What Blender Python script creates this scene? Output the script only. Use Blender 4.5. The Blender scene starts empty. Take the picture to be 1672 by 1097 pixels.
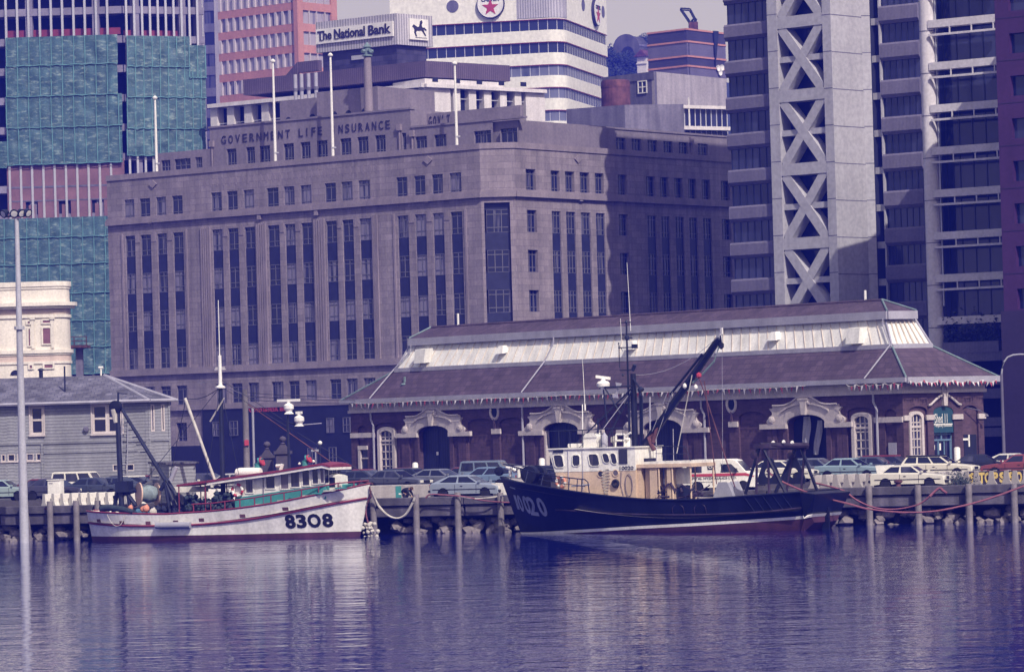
import bpy, bmesh, math, random
from math import sin, cos, pi, radians, atan2, sqrt, tan
from mathutils import Vector, Matrix
random.seed(11)
SC = bpy.context.scene
COL = SC.collection
# ---------------------------------------------------------------- camera model of the photograph
FPX, ROLL, HZ, CH = 6000.0, 0.028, 712.0, 5.6
AL = math.atan((HZ - 548.5) / FPX)
def ray(px, py):
    dx = px - 836.0; dy = 548.5 - py
    c, s = cos(ROLL), sin(ROLL)
    a = dx * c + dy * s; b = -dx * s + dy * c
    return Vector((a, FPX * cos(AL) - b * sin(AL), FPX * sin(AL) + b * cos(AL)))
def at(px, py, Y):
    r = ray(px, py); t = Y / r.y
    return Vector((r.x * t, Y, CH + r.z * t))
def rise(px, py):
    r = ray(px, py); return r.z / r.y
# ---------------------------------------------------------------- mesh collector
class MB:
    def __init__(s):
        s.v = []; s.f = []; s.m = []; s.cm = 0
    def add(s, vs, fs):
        o = len(s.v); s.v += [Vector(p) for p in vs]
        for f in fs: s.f.append([i + o for i in f]); s.m.append(s.cm)
    def poly(s, pts): s.add(pts, [list(range(len(pts)))])
    def hexa(s, p): s.add(p, [(0,1,2,3),(7,6,5,4),(0,4,5,1),(1,5,6,2),(2,6,7,3),(3,7,4,0)])
    def box(s, x0, x1, y0, y1, z0, z1):
        s.hexa([(x0,y0,z0),(x1,y0,z0),(x1,y1,z0),(x0,y1,z0),(x0,y0,z1),(x1,y0,z1),(x1,y1,z1),(x0,y1,z1)])
    def fbox(s, F, a0, a1, z0, z1, n0, n1):
        w = F.w
        s.hexa([w(a0,z0,n1),w(a1,z0,n1),w(a1,z0,n0),w(a0,z0,n0),w(a0,z1,n1),w(a1,z1,n1),w(a1,z1,n0),w(a0,z1,n0)])
    def prism(s, pts, fn, t0, t1, caps=True):
        n = len(pts)
        vs = [fn(x, y, t0) for x, y in pts] + [fn(x, y, t1) for x, y in pts]
        fs = [(i, (i+1) % n, n + (i+1) % n, n + i) for i in range(n)]
        if caps: fs += [list(range(n)), list(range(2*n-1, n-1, -1))]
        s.add(vs, fs)
    def loft(s, rings, closed=True, caps=True):
        n = len(rings[0]); vs = [p for r in rings for p in r]; fs = []
        m = n if closed else n - 1
        for k in range(len(rings) - 1):
            for i in range(m):
                j = (i + 1) % n
                fs.append((k*n+i, k*n+j, (k+1)*n+j, (k+1)*n+i))
        if caps and closed: fs += [list(range(n)), [len(vs)-1-i for i in range(n)]]
        s.add(vs, fs)
    def tube(s, pts, r, k=8, r1=None, caps=True):
        pts = [Vector(p) for p in pts]; rings = []
        N = len(pts)
        for i, p in enumerate(pts):
            d = (pts[min(i+1, N-1)] - pts[max(i-1, 0)]).normalized()
            ref = Vector((0,0,1)) if abs(d.z) < .9 else Vector((1,0,0))
            a = d.cross(ref).normalized(); b = d.cross(a)
            rr = r if r1 is None else r + (r1 - r) * i / max(1, N-1)
            rings.append([p + (a * cos(2*pi*j/k) + b * sin(2*pi*j/k)) * rr for j in range(k)])
        s.loft(rings, True, caps)
    def lathe(s, prof, o=(0,0,0), k=16, ax=None, caps=True):
        o = Vector(o); ax = Vector(ax or (0,0,1)).normalized()
        ref = Vector((1,0,0)) if abs(ax.x) < .9 else Vector((0,1,0))
        a = ax.cross(ref).normalized(); b = ax.cross(a)
        s.loft([[o + ax*z + (a*cos(2*pi*j/k) + b*sin(2*pi*j/k))*max(r,1e-4) for j in range(k)] for r, z in prof], True, caps)
    def ring(s, o, ax, R, r, k=20, q=8, sc=1.0):
        o = Vector(o); ax = Vector(ax).normalized()
        ref = Vector((0,0,1)) if abs(ax.z) < .9 else Vector((1,0,0))
        b = ref; a = ax.cross(ref).normalized(); b = a.cross(ax)
        rings = []
        for i in range(k):
            d = a*cos(2*pi*i/k) + b*sin(2*pi*i/k)*sc
            c = o + d*R
            rings.append([c + (d*cos(2*pi*j/q) + ax*sin(2*pi*j/q))*r for j in range(q)])
        n0 = len(s.v); s.loft(rings + [rings[0]], True, False)
    def text(s, txt, fn, w, h, dep=.05, bold=0.0, squeeze=True, shear=0):
        cu = bpy.data.curves.new('t', 'FONT'); cu.body = txt; cu.offset = bold; cu.resolution_u = 3; cu.shear = shear
        ob = bpy.data.objects.new('t', cu); me = bpy.data.meshes.new_from_object(ob)
        if not me.vertices: return
        xs = [v.co.x for v in me.vertices]; ys = [v.co.y for v in me.vertices]
        x0, x1, y0, y1 = min(xs), max(xs), min(ys), max(ys)
        sx = w / (x1 - x0); sy = h / (y1 - y0) if h else sx
        bm = bmesh.new(); bm.from_mesh(me)
        ex = bmesh.ops.extrude_face_region(bm, geom=bm.faces[:])
        for v in ex['geom']:
            if isinstance(v, bmesh.types.BMVert): v.co.z += 1
        bm.verts.index_update()
        vs = [fn((v.co.x - x0) * sx, (v.co.y - y0) * sy, v.co.z * dep) for v in bm.verts]
        s.add(vs, [[v.index for v in f.verts] for f in bm.faces])
        bm.free(); bpy.data.objects.remove(ob); bpy.data.curves.remove(cu); bpy.data.meshes.remove(me)
    def mesh(s, name, mats, off=Vector((0,0,0)), smooth=None, bevel=0, recalc=True):
        me = bpy.data.meshes.new(name)
        me.from_pydata([p - off for p in s.v], [], s.f)
        for m in (mats if isinstance(mats, (list, tuple)) else [mats]): me.materials.append(m)
        bm = bmesh.new(); bm.from_mesh(me)
        bm.faces.ensure_lookup_table()
        for i, f in enumerate(bm.faces): f.material_index = s.m[i]
        if bevel:
            bmesh.ops.remove_doubles(bm, verts=bm.verts[:], dist=.0005)
            es = [e for e in bm.edges if len(e.link_faces) == 2 and e.calc_face_angle(0) > .6]
            bmesh.ops.bevel(bm, geom=es, offset=bevel, segments=1, profile=.5, affect='EDGES', clamp_overlap=True)
        if recalc: bmesh.ops.recalc_face_normals(bm, faces=bm.faces[:])
        uv = bm.loops.layers.uv.new('UVMap')
        for f in bm.faces:
            n = f.normal
            if abs(n.z) < .75:
                t = Vector((-n.y, n.x, 0)); t = t.normalized() if t.length > 1e-6 else Vector((1,0,0))
                for l in f.loops: l[uv].uv = (l.vert.co.dot(t), l.vert.co.z)
            else:
                for l in f.loops: l[uv].uv = (l.vert.co.x, l.vert.co.y)
        bm.to_mesh(me); bm.free()
        if smooth:
            me.shade_smooth(); me.set_sharp_from_angle(angle=radians(smooth))
        return me
    def build(s, name, mats, parent=None, label=None, smooth=None, bevel=0, stuff=False):
        off = Vector((0,0,0)); q = parent
        while q is not None:
            if q.name in WORLD: off = WORLD[q.name]; break
            q = q.parent
        o = bpy.data.objects.new(name, s.mesh(name, mats, off, smooth, bevel)); COL.objects.link(o)
        if parent is not None: o.parent = parent
        if label: o['label'] = label
        if stuff: o['kind'] = 'stuff'
        return o
WORLD = {}
def tag(o, label, cat, group=None):
    o['label'] = label; o['category'] = cat
    if group: o['group'] = group
    return o
def thing(name, label, cat, loc=(0,0,0), rz=0, group=None, world=True):
    o = bpy.data.objects.new(name, None); COL.objects.link(o)
    o.empty_display_size = .3
    o.location = loc; o.rotation_euler = (0,0,rz)
    if world: WORLD[o.name] = Vector(loc)
    return tag(o, label, cat, group)
def solo(mb, name, mats, label, cat, loc=None, group=None, smooth=None, bevel=0):
    """a thing that is one mesh"""
    loc = Vector(loc) if loc is not None else Vector((0,0,0))
    o = bpy.data.objects.new(name, mb.mesh(name, mats, loc, smooth, bevel)); COL.objects.link(o); o.location = loc
    return tag(o, label, cat, group)
def structure(mb, name, mats, smooth=None):
    o = mb.build(name, mats, smooth=smooth); o['kind'] = 'structure'; return o
def dup(o, parent=None):
    c = o.copy(); COL.objects.link(c)
    if parent is not None: c.parent = parent
    for ch in list(o.children): dup(ch, c)
    return c
# ---------------------------------------------------------------- facades
class Face:
    """vertical plane; a = metres from its left end, z = height, n = outwards"""
    def __init__(s, P0, P1):
        s.o = Vector((P0[0], P0[1], 0)); d = Vector((P1[0]-P0[0], P1[1]-P0[1], 0))
        s.L = d.length; s.u = d.normalized(); s.n = Vector((s.u.y, -s.u.x, 0)); s.rz = atan2(s.u.y, s.u.x)
    def w(s, a, z, n=0): return s.o + s.u*a + s.n*n + Vector((0,0,z))
    def off(s, n):
        p = s.o + s.n*n; return Face(p, p + s.u*s.L)
    def hit(s, px, py, n=0):
        r = ray(px, py); o = s.o + s.n*n; C = Vector((0,0,CH))
        t = (o - C).dot(s.n) / r.dot(s.n); p = C + r*t
        return (p - o).dot(s.u), p.z
    def a(s, px, py, n=0): return s.hit(px, py, n)[0]
    def z(s, px, py, n=0): return s.hit(px, py, n)[1]
def fpx(x0, y0, x1, y1, D0=None, D1=None):
    r0, r1 = rise(x0, y0), rise(x1, y1)
    if D0 is None: D0 = D1 * r1 / r0
    else: D1 = D0 * r0 / r1
    return Face(at(x0, y0, D0), at(x1, y1, D1))
def fang(px, py, D, ang, L):
    """face starting at a pixel of depth D going right, turned by ang degrees (positive: right end nearer)"""
    p = at(px, py, D); t = radians(ang)
    return Face(p, p + Vector((cos(t)*L, -sin(t)*L, 0)))
def fangr(px, py, D, ang, L):
    p = at(px, py, D); t = radians(ang)
    return Face(p - Vector((cos(t)*L, -sin(t)*L, 0)), p)
def wall(mb, F, a0, a1, z0, z1, ops=(), rev=.3, n=0.0):
    A = sorted({a0, a1, *[min(max(v, a0), a1) for o in ops for v in o[:2]]})
    Z = sorted({z0, z1, *[min(max(v, z0), z1) for o in ops for v in o[2:4]]})
    for i in range(len(A)-1):
        am = (A[i]+A[i+1])/2; k = 0
        solid = [not any(o[0] < am < o[1] and o[2] < (Z[j]+Z[j+1])/2 < o[3] for o in ops) for j in range(len(Z)-1)]
        j = 0
        while j < len(solid):
            if solid[j]:
                e = j
                while e+1 < len(solid) and solid[e+1]: e += 1
                mb.poly([F.w(A[i],Z[j],n),F.w(A[i+1],Z[j],n),F.w(A[i+1],Z[e+1],n),F.w(A[i],Z[e+1],n)])
                j = e
            j += 1
    for o in ops:
        b0,b1,c0,c1 = o[:4]
        r = o[4] if len(o) > 4 else rev
        mb.poly([F.w(b0,c0,n),F.w(b0,c1,n),F.w(b0,c1,n-r),F.w(b0,c0,n-r)])
        mb.poly([F.w(b1,c0,n),F.w(b1,c0,n-r),F.w(b1,c1,n-r),F.w(b1,c1,n)])
        mb.poly([F.w(b0,c0,n),F.w(b0,c0,n-r),F.w(b1,c0,n-r),F.w(b1,c0,n)])
        mb.poly([F.w(b0,c1,n),F.w(b1,c1,n),F.w(b1,c1,n-r),F.w(b0,c1,n-r)])
def body(mb, pts, z0, z1):
    mb.prism([(p.x, p.y) for p in pts], lambda x, y, t: Vector((x, y, t)), z0, z1)
_wc = {}
def window(F, a0, a1, z0, z1, n, parent, style='plain', frame=None, pane=None, nm='window', bar=.06, cols=2, rows=(.5,)):
    """glazed window: pane + bars, local mesh (shared), child of a building"""
    w, h = round(a1-a0, 2), round(z1-z0, 2)
    key = (w, h, style, frame.name, pane.name, cols, tuple(rows), bar)
    if key not in _wc:
        m = MB(); m.cm = 1
        m.poly([(0,0,0),(w,0,0),(w,0,h),(0,0,h)]); m.cm = 0
        b = bar
        m.box(0,b,-.08,.02,0,h); m.box(w-b,w,-.08,.02,0,h); m.box(b,w-b,-.08,.02,0,b); m.box(b,w-b,-.08,.02,h-b,h)
        for k in range(1, cols): m.box(w*k/cols-b/2, w*k/cols+b/2, -.06,.02, b, h-b)
        for t in rows: m.box(b, w-b, -.05,.02, h*t-b/2, h*t+b/2)
        _wc[key] = m.mesh(nm, [frame, pane])
    o = bpy.data.objects.new(nm, _wc[key]); COL.objects.link(o); o.parent = parent
    o.location = F.w(a0, z0, n) - WORLD[parent.name]; o.rotation_euler = (0,0,F.rz)
    return o
# ---------------------------------------------------------------- materials
def M(name, col, rough=.75, var=.18, sc=.6, bump=0.0, bsc=20, brick=None, streak=0.0, metal=0.0, objcol=False, spec=.4, corr=None, fine=.12):
    m = bpy.data.materials.new(name); m.use_nodes = True
    nt = m.node_tree; N = nt.nodes; Lk = nt.links; B = N['Principled BSDF']
    B.inputs['Roughness'].default_value = rough; B.inputs['Metallic'].default_value = metal
    B.inputs['Specular IOR Level'].default_value = spec
    tc = N.new('ShaderNodeTexCoord')
    def noise(scale, detail, src='Object', vec=None):
        n = N.new('ShaderNodeTexNoise'); n.inputs['Scale'].default_value = scale; n.inputs['Detail'].default_value = detail
        if vec is not None: Lk.new(vec, n.inputs['Vector'])
        else: Lk.new(tc.outputs[src], n.inputs['Vector'])
        return n.outputs['Fac']
    def mrange(x, a, b):
        r = N.new('ShaderNodeMapRange'); r.inputs['From Min'].default_value = .3; r.inputs['From Max'].default_value = .7
        r.inputs['To Min'].default_value = a; r.inputs['To Max'].default_value = b; Lk.new(x, r.inputs['Value']); return r.outputs['Result']
    def mul(a, b):
        x = N.new('ShaderNodeMath'); x.operation = 'MULTIPLY'; Lk.new(a, x.inputs[0]); Lk.new(b, x.inputs[1]); return x.outputs[0]
    f = mrange(noise(sc, 4), 1-var, 1+var)
    f = mul(f, mrange(noise(sc*14, 3), 1-fine, 1+fine))
    if streak:
        mp = N.new('ShaderNodeMapping'); mp.inputs['Scale'].default_value = (1.6, 1.6, .12); Lk.new(tc.outputs['Object'], mp.inputs['Vector'])
        f = mul(f, mrange(noise(1.0, 4, vec=mp.outputs['Vector']), 1-streak, 1+streak*.6))
    if objcol:
        oi = N.new('ShaderNodeObjectInfo'); base = oi.outputs['Color']
    else:
        rgb = N.new('ShaderNodeRGB'); rgb.outputs[0].default_value = (*col, 1); base = rgb.outputs[0]
    hgt = None
    if brick:
        bw, bh, mort, mcol, v2 = brick
        bt = N.new('ShaderNodeTexBrick'); bt.inputs['Scale'].default_value = 1
        bt.inputs['Brick Width'].default_value = bw; bt.inputs['Row Height'].default_value = bh
        bt.inputs['Mortar Size'].default_value = mort; bt.inputs['Mortar Smooth'].default_value = .1
        bt.inputs['Color1'].default_value = (*[c*(1-v2) for c in col], 1); bt.inputs['Color2'].default_value = (*[min(1,c*(1+v2)) for c in col], 1)
        bt.inputs['Mortar'].default_value = (*mcol, 1)
        Lk.new(tc.outputs['UV'], bt.inputs['Vector']); base = bt.outputs['Color']; hgt = bt.outputs['Fac']
    if corr:
        wv = N.new('ShaderNodeTexWave'); wv.wave_type = 'BANDS'; wv.bands_direction = corr[1]; wv.inputs['Scale'].default_value = corr[0]
        Lk.new(tc.outputs['UV'], wv.inputs['Vector'])
        f = mul(f, mrange(wv.outputs['Fac'], 1-corr[2], 1+corr[2]*.4)); hgt = wv.outputs['Fac']
    mx = N.new('ShaderNodeVectorMath'); mx.operation = 'SCALE'; Lk.new(base, mx.inputs[0]); Lk.new(f, mx.inputs['Scale'])
    Lk.new(mx.outputs[0], B.inputs['Base Color'])
    if bump or corr or brick:
        bp = N.new('ShaderNodeBump'); bp.inputs['Strength'].default_value = .5; bp.inputs['Distance'].default_value = bump or .02
        if corr: Lk.new(hgt, bp.inputs['Height'])
        else: Lk.new(noise(bsc, 4), bp.inputs['Height'])
        Lk.new(bp.outputs['Normal'], B.inputs['Normal'])
    return m
def glassy(name, dark, cur, amount=.5, rough=.12, freq=5.0, tint=.5):
    """window pane: dark glass with blinds or curtains behind it, different from object to object"""
    m = bpy.data.materials.new(name); m.use_nodes = True
    nt = m.node_tree; N = nt.nodes; Lk = nt.links; B = N['Principled BSDF']
    B.inputs['Roughness'].default_value = rough; B.inputs['Specular IOR Level'].default_value = tint
    tc = N.new('ShaderNodeTexCoord'); oi = N.new('ShaderNodeObjectInfo')
    mp = N.new('ShaderNodeMapping'); mp.inputs['Scale'].default_value = (freq, freq, .25)
    Lk.new(tc.outputs['Object'], mp.inputs['Vector'])
    v = N.new('ShaderNodeVectorMath'); v.operation = 'ADD'; Lk.new(mp.outputs[0], v.inputs[0])
    s = N.new('ShaderNodeVectorMath'); s.operation = 'SCALE'; s.inputs[0].default_value = (97, 31, 53); Lk.new(oi.outputs['Random'], s.inputs['Scale'])
    Lk.new(s.outputs[0], v.inputs[1])
    n = N.new('ShaderNodeTexNoise'); n.inputs['Scale'].default_value = .5; n.inputs['Detail'].default_value = 2; Lk.new(v.outputs[0], n.inputs['Vector'])
    a = N.new('ShaderNodeMath'); a.operation = 'ADD'; Lk.new(n.outputs['Fac'], a.inputs[0])
    r2 = N.new('ShaderNodeMapRange'); r2.inputs['To Min'].default_value = amount-.75; r2.inputs['To Max'].default_value = amount-.25; Lk.new(oi.outputs['Random'], r2.inputs['Value']); Lk.new(r2.outputs[0], a.inputs[1])
    cr = N.new('ShaderNodeValToRGB'); cr.color_ramp.elements[0].position = .46; cr.color_ramp.elements[1].position = .6
    cr.color_ramp.elements[0].color = (*dark, 1); cr.color_ramp.elements[1].color = (*cur, 1); Lk.new(a.outputs[0], cr.inputs[0])
    Lk.new(cr.outputs[0], B.inputs['Base Color'])
    return m
def sheet_mat():
    m = M('green_mesh_sheet', (.055,.12,.14), .5, .25, .5, 0, streak=.2, fine=.2); nt = m.node_tree; N = nt.nodes; B = N['Principled BSDF']
    tc = N.new('ShaderNodeTexCoord'); mp = N.new('ShaderNodeMapping'); mp.inputs['Scale'].default_value = (.9,.9,2.6); nt.links.new(tc.outputs['Object'], mp.inputs['Vector'])
    n = N.new('ShaderNodeTexNoise'); n.inputs['Scale'].default_value = 1.1; n.inputs['Detail'].default_value = 6; n.inputs['Roughness'].default_value = .7; nt.links.new(mp.outputs[0], n.inputs['Vector'])
    cr = N.new('ShaderNodeValToRGB'); cr.color_ramp.elements[0].position = .52; cr.color_ramp.elements[1].position = .74; nt.links.new(n.outputs['Fac'], cr.inputs[0])
    mx = N.new('ShaderNodeMix'); mx.data_type = 'RGBA'; src = B.inputs['Base Color'].links[0].from_socket; nt.links.new(cr.outputs[0], mx.inputs['Factor']); nt.links.new(src, mx.inputs['A']); mx.inputs['B'].default_value = (.3,.4,.38,1); nt.links.new(mx.outputs['Result'], B.inputs['Base Color'])  # sparkle of the sheeting painted into the colour as pale noise flecks
    bp = N.new('ShaderNodeBump'); bp.inputs['Distance'].default_value = .12; bp.inputs['Strength'].default_value = .6; nt.links.new(n.outputs['Fac'], bp.inputs['Height']); nt.links.new(bp.outputs[0], B.inputs['Normal'])
    return m
# ---------------------------------------------------------------- materials
stone = M('sandstone', (.25,.212,.24), .85, .1, .35, .03, 6, brick=(1.5,.6,.025,(.18,.15,.175),.14), streak=.22)
stone_band = M('sandstone_moulding', (.25,.21,.24), .85, .15, .5, .03, 6, streak=.15)
stone_plain = M('rendered_attic', (.215,.185,.225), .9, .12, .3, .02, 4, streak=.15)
granite = M('dark_granite', (.012,.013,.032), .5, .3, .8, .02, 8)
spandrel = M('dark_bronze_spandrel', (.018,.02,.055), .5, .25, 1.5, .02, 12)
win_frame = M('grey_steel_window_frame', (.13,.125,.17), .5, .1, 1)
pane_curtain = glassy('pane_with_curtains', (.012,.014,.045), (.2,.18,.25), .47)
pane_dark = glassy('dark_pane', (.01,.012,.04), (.07,.07,.13), .42)
pane_tower = glassy('tower_glass', (.008,.012,.05), (.035,.04,.1), .5, .08, 1.2)
pane_blind = glassy('pane_with_blinds', (.06,.06,.12), (.4,.36,.4), .62, .3)
brick = M('purple_red_brick', (.088,.05,.068), .85, .2, .5, .015, 12, brick=(.45,.16,.012,(.1,.065,.085),.22), streak=.12)
cream_trim = M('cream_painted_plaster', (.56,.5,.5), .7, .1, .7, .01, 10, streak=.14)
slate = M('purple_slate_roof', (.08,.055,.08), .85, .2, .6, .03, 10, brick=(.6,.35,.03,(.06,.04,.065),.2), streak=.12)
glazing_white = M('white_painted_glazing', (.78,.77,.74), .55, .12, .6, .01, 5, streak=.16)
rust_bar = M('rusty_glazing_bar', (.66,.58,.5), .8, .25, 1)
copper = M('verdigris_copper', (.15,.21,.22), .6, .2, 2)
gutter_paint = M('pale_gutter_paint', (.36,.35,.42), .6, .12, 1, streak=.1)
white_paint = M('white_paint', (.8,.78,.74), .5, .08, .8, streak=.1)
grey_paint = M('grey_paint', (.3,.3,.36), .6, .12, 1)
door_navy = M('dark_navy_door', (.012,.016,.05), .5, .2, 1, corr=(1.2,'X',.25))
weatherboard = M('grey_weatherboard', (.27,.275,.31), .75, .12, .5, corr=(1.5,'Y',.2), streak=.14)
shingle = M('grey_shingle_roof', (.13,.125,.165), .9, .35, .9, .05, 6, brick=(.5,.4,.03,(.08,.08,.12),.3), streak=.2)
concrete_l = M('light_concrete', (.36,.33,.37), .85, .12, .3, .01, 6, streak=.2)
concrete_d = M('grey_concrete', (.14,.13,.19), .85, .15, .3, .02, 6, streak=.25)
precast = M('precast_concrete', (.42,.41,.45), .8, .08, .2, .01, 8, streak=.08)
precast_band = M('ribbed_precast_band', (.16,.145,.21), .85, .1, .3, corr=(2.2,'X',.12), streak=.12)
white_tower = M('white_tower_cladding', (.82,.8,.7), .6, .05, .15, streak=.04)
orange_wall = M('orange_painted_wall', (.52,.25,.2), .75, .08, .3, streak=.08)
purple_wall = M('plum_cladding', (.055,.02,.075), .6, .12, .3, streak=.12)
plum_dark = M('dark_plum_base', (.03,.02,.05), .6, .15, .3)
ribbed_dark = M('dark_ribbed_cladding', (.115,.085,.125), .6, .12, .4, corr=(1.1,'X',.3), streak=.1)
ribbed_light = M('pale_ribbed_fascia', (.45,.43,.47), .55, .08, .4, corr=(.8,'X',.35))
dark_tile = M('dark_tile_cladding', (.05,.045,.085), .4, .3, .6, .02, 6, brick=(1.2,.7,.03,(.03,.03,.06),.3))
net = sheet_mat()
brown_clad = M('brown_brick_cladding', (.2,.105,.125), .8, .22, .4, .01, 8)
slab = M('raw_concrete_slab', (.22,.2,.27), .85, .2, .5)
dark_void = M('dark_interior', (.012,.014,.035), .9, .2, 1)
alu = M('silver_mullion', (.5,.5,.55), .4, .05, 1, metal=.3)
cream_wall = M('cream_render', (.74,.69,.62), .8, .08, .5, .01, 5, streak=.1)
letter_dark = M('dark_lettering', (.03,.025,.05), .6, .1, 1)
letter_red = M('red_lettering', (.35,.05,.08), .6, .1, 1)
red_paint = M('red_paint', (.2,.032,.06), .5, .15, 1, streak=.15)
navy_steel = M('dark_navy_steel', (.014,.018,.045), .45, .3, 1)
rust = M('rusty_steel', (.12,.05,.06), .85, .4, 1.2, .03, 8, streak=.4)
asphalt = M('asphalt', (.05,.048,.065), .9, .2, .3, .02, 12)
deck_conc = M('wharf_concrete', (.075,.068,.085), .9, .25, .4, .02, 8)
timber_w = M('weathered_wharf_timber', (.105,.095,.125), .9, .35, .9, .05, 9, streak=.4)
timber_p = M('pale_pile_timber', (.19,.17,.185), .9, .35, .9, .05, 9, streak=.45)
rock = M('pale_boulder', (.19,.165,.175), .95, .45, 1.2, .08, 3)
leaf = M('dark_foliage', (.03,.042,.045), .8, .5, 2)
HAZE = 0.0006
# ================================================================ water, wharf, ground
def dockY(X): return 215.5 - .33*X
DU = Vector((1,-.33,0)).normalized(); DN = Vector((DU.y,-DU.x,0))    # along the wharf edge, outwards to the water
DF = Face(Vector((-60,dockY(-60),0)), Vector((60,dockY(60),0)))
WZ, DZ, GZ = 2.15, 1.95, 2.05
def ground():
    w = MB(); A, B = DF.w(-400,0,-9), DF.w(520,0,-9)
    w.poly([Vector((-700,-120,0)),Vector((700,-120,0)),Vector((700,B.y,0)),B,A,Vector((-700,A.y,0))]); structure(w, 'water', water_mat())
    g = MB(); e0, e1 = DF.w(-600,0,-6), DF.w(700,0,-6); zf = lambda p,z: Vector((p.x,p.y,z))
    g.poly([zf(e0,GZ), zf(e1,GZ), Vector((740,1000,GZ)), Vector((-740,1000,GZ))]); structure(g, 'ground', asphalt)
    d = MB(); d.fbox(DF,-300,420,DZ-.3,DZ,-7,0-.45); structure(d, 'wharf_deck', deck_conc)
    # bank under the wharf
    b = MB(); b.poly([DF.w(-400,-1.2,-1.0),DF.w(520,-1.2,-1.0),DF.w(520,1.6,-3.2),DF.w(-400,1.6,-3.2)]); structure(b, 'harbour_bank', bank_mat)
def water_mat():
    m = bpy.data.materials.new('harbour_water'); m.use_nodes = True; nt = m.node_tree; N = nt.nodes; Lk = nt.links; B = N['Principled BSDF']
    B.inputs['Base Color'].default_value = (.006,.012,.16,1); B.inputs['Roughness'].default_value = .015; B.inputs['IOR'].default_value = 1.34
    tc = N.new('ShaderNodeTexCoord'); hs = None
    for sx, sy, amp, det in ((.3,.42,.04,3),(.85,1.2,.02,3),(2.2,2.8,.007,2),(.07,.1,.04,1)):
        mp = N.new('ShaderNodeMapping'); mp.inputs['Scale'].default_value = (sx,sy,1); mp.inputs['Rotation'].default_value = (0,0,.15); Lk.new(tc.outputs['Object'], mp.inputs['Vector'])
        n = N.new('ShaderNodeTexNoise'); n.inputs['Scale'].default_value = 1; n.inputs['Detail'].default_value = det; Lk.new(mp.outputs[0], n.inputs['Vector'])
        k = N.new('ShaderNodeMath'); k.operation = 'MULTIPLY'; k.inputs[1].default_value = amp; Lk.new(n.outputs['Fac'], k.inputs[0])
        if hs is None: hs = k.outputs[0]
        else:
            a = N.new('ShaderNodeMath'); Lk.new(hs, a.inputs[0]); Lk.new(k.outputs[0], a.inputs[1]); hs = a.outputs[0]
    bp = N.new('ShaderNodeBump'); bp.inputs['Strength'].default_value = 1; bp.inputs['Distance'].default_value = 1; Lk.new(hs, bp.inputs['Height'])
    Lk.new(bp.outputs[0], B.inputs['Normal']); return m
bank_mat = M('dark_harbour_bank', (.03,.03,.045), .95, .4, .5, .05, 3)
ground()
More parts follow.
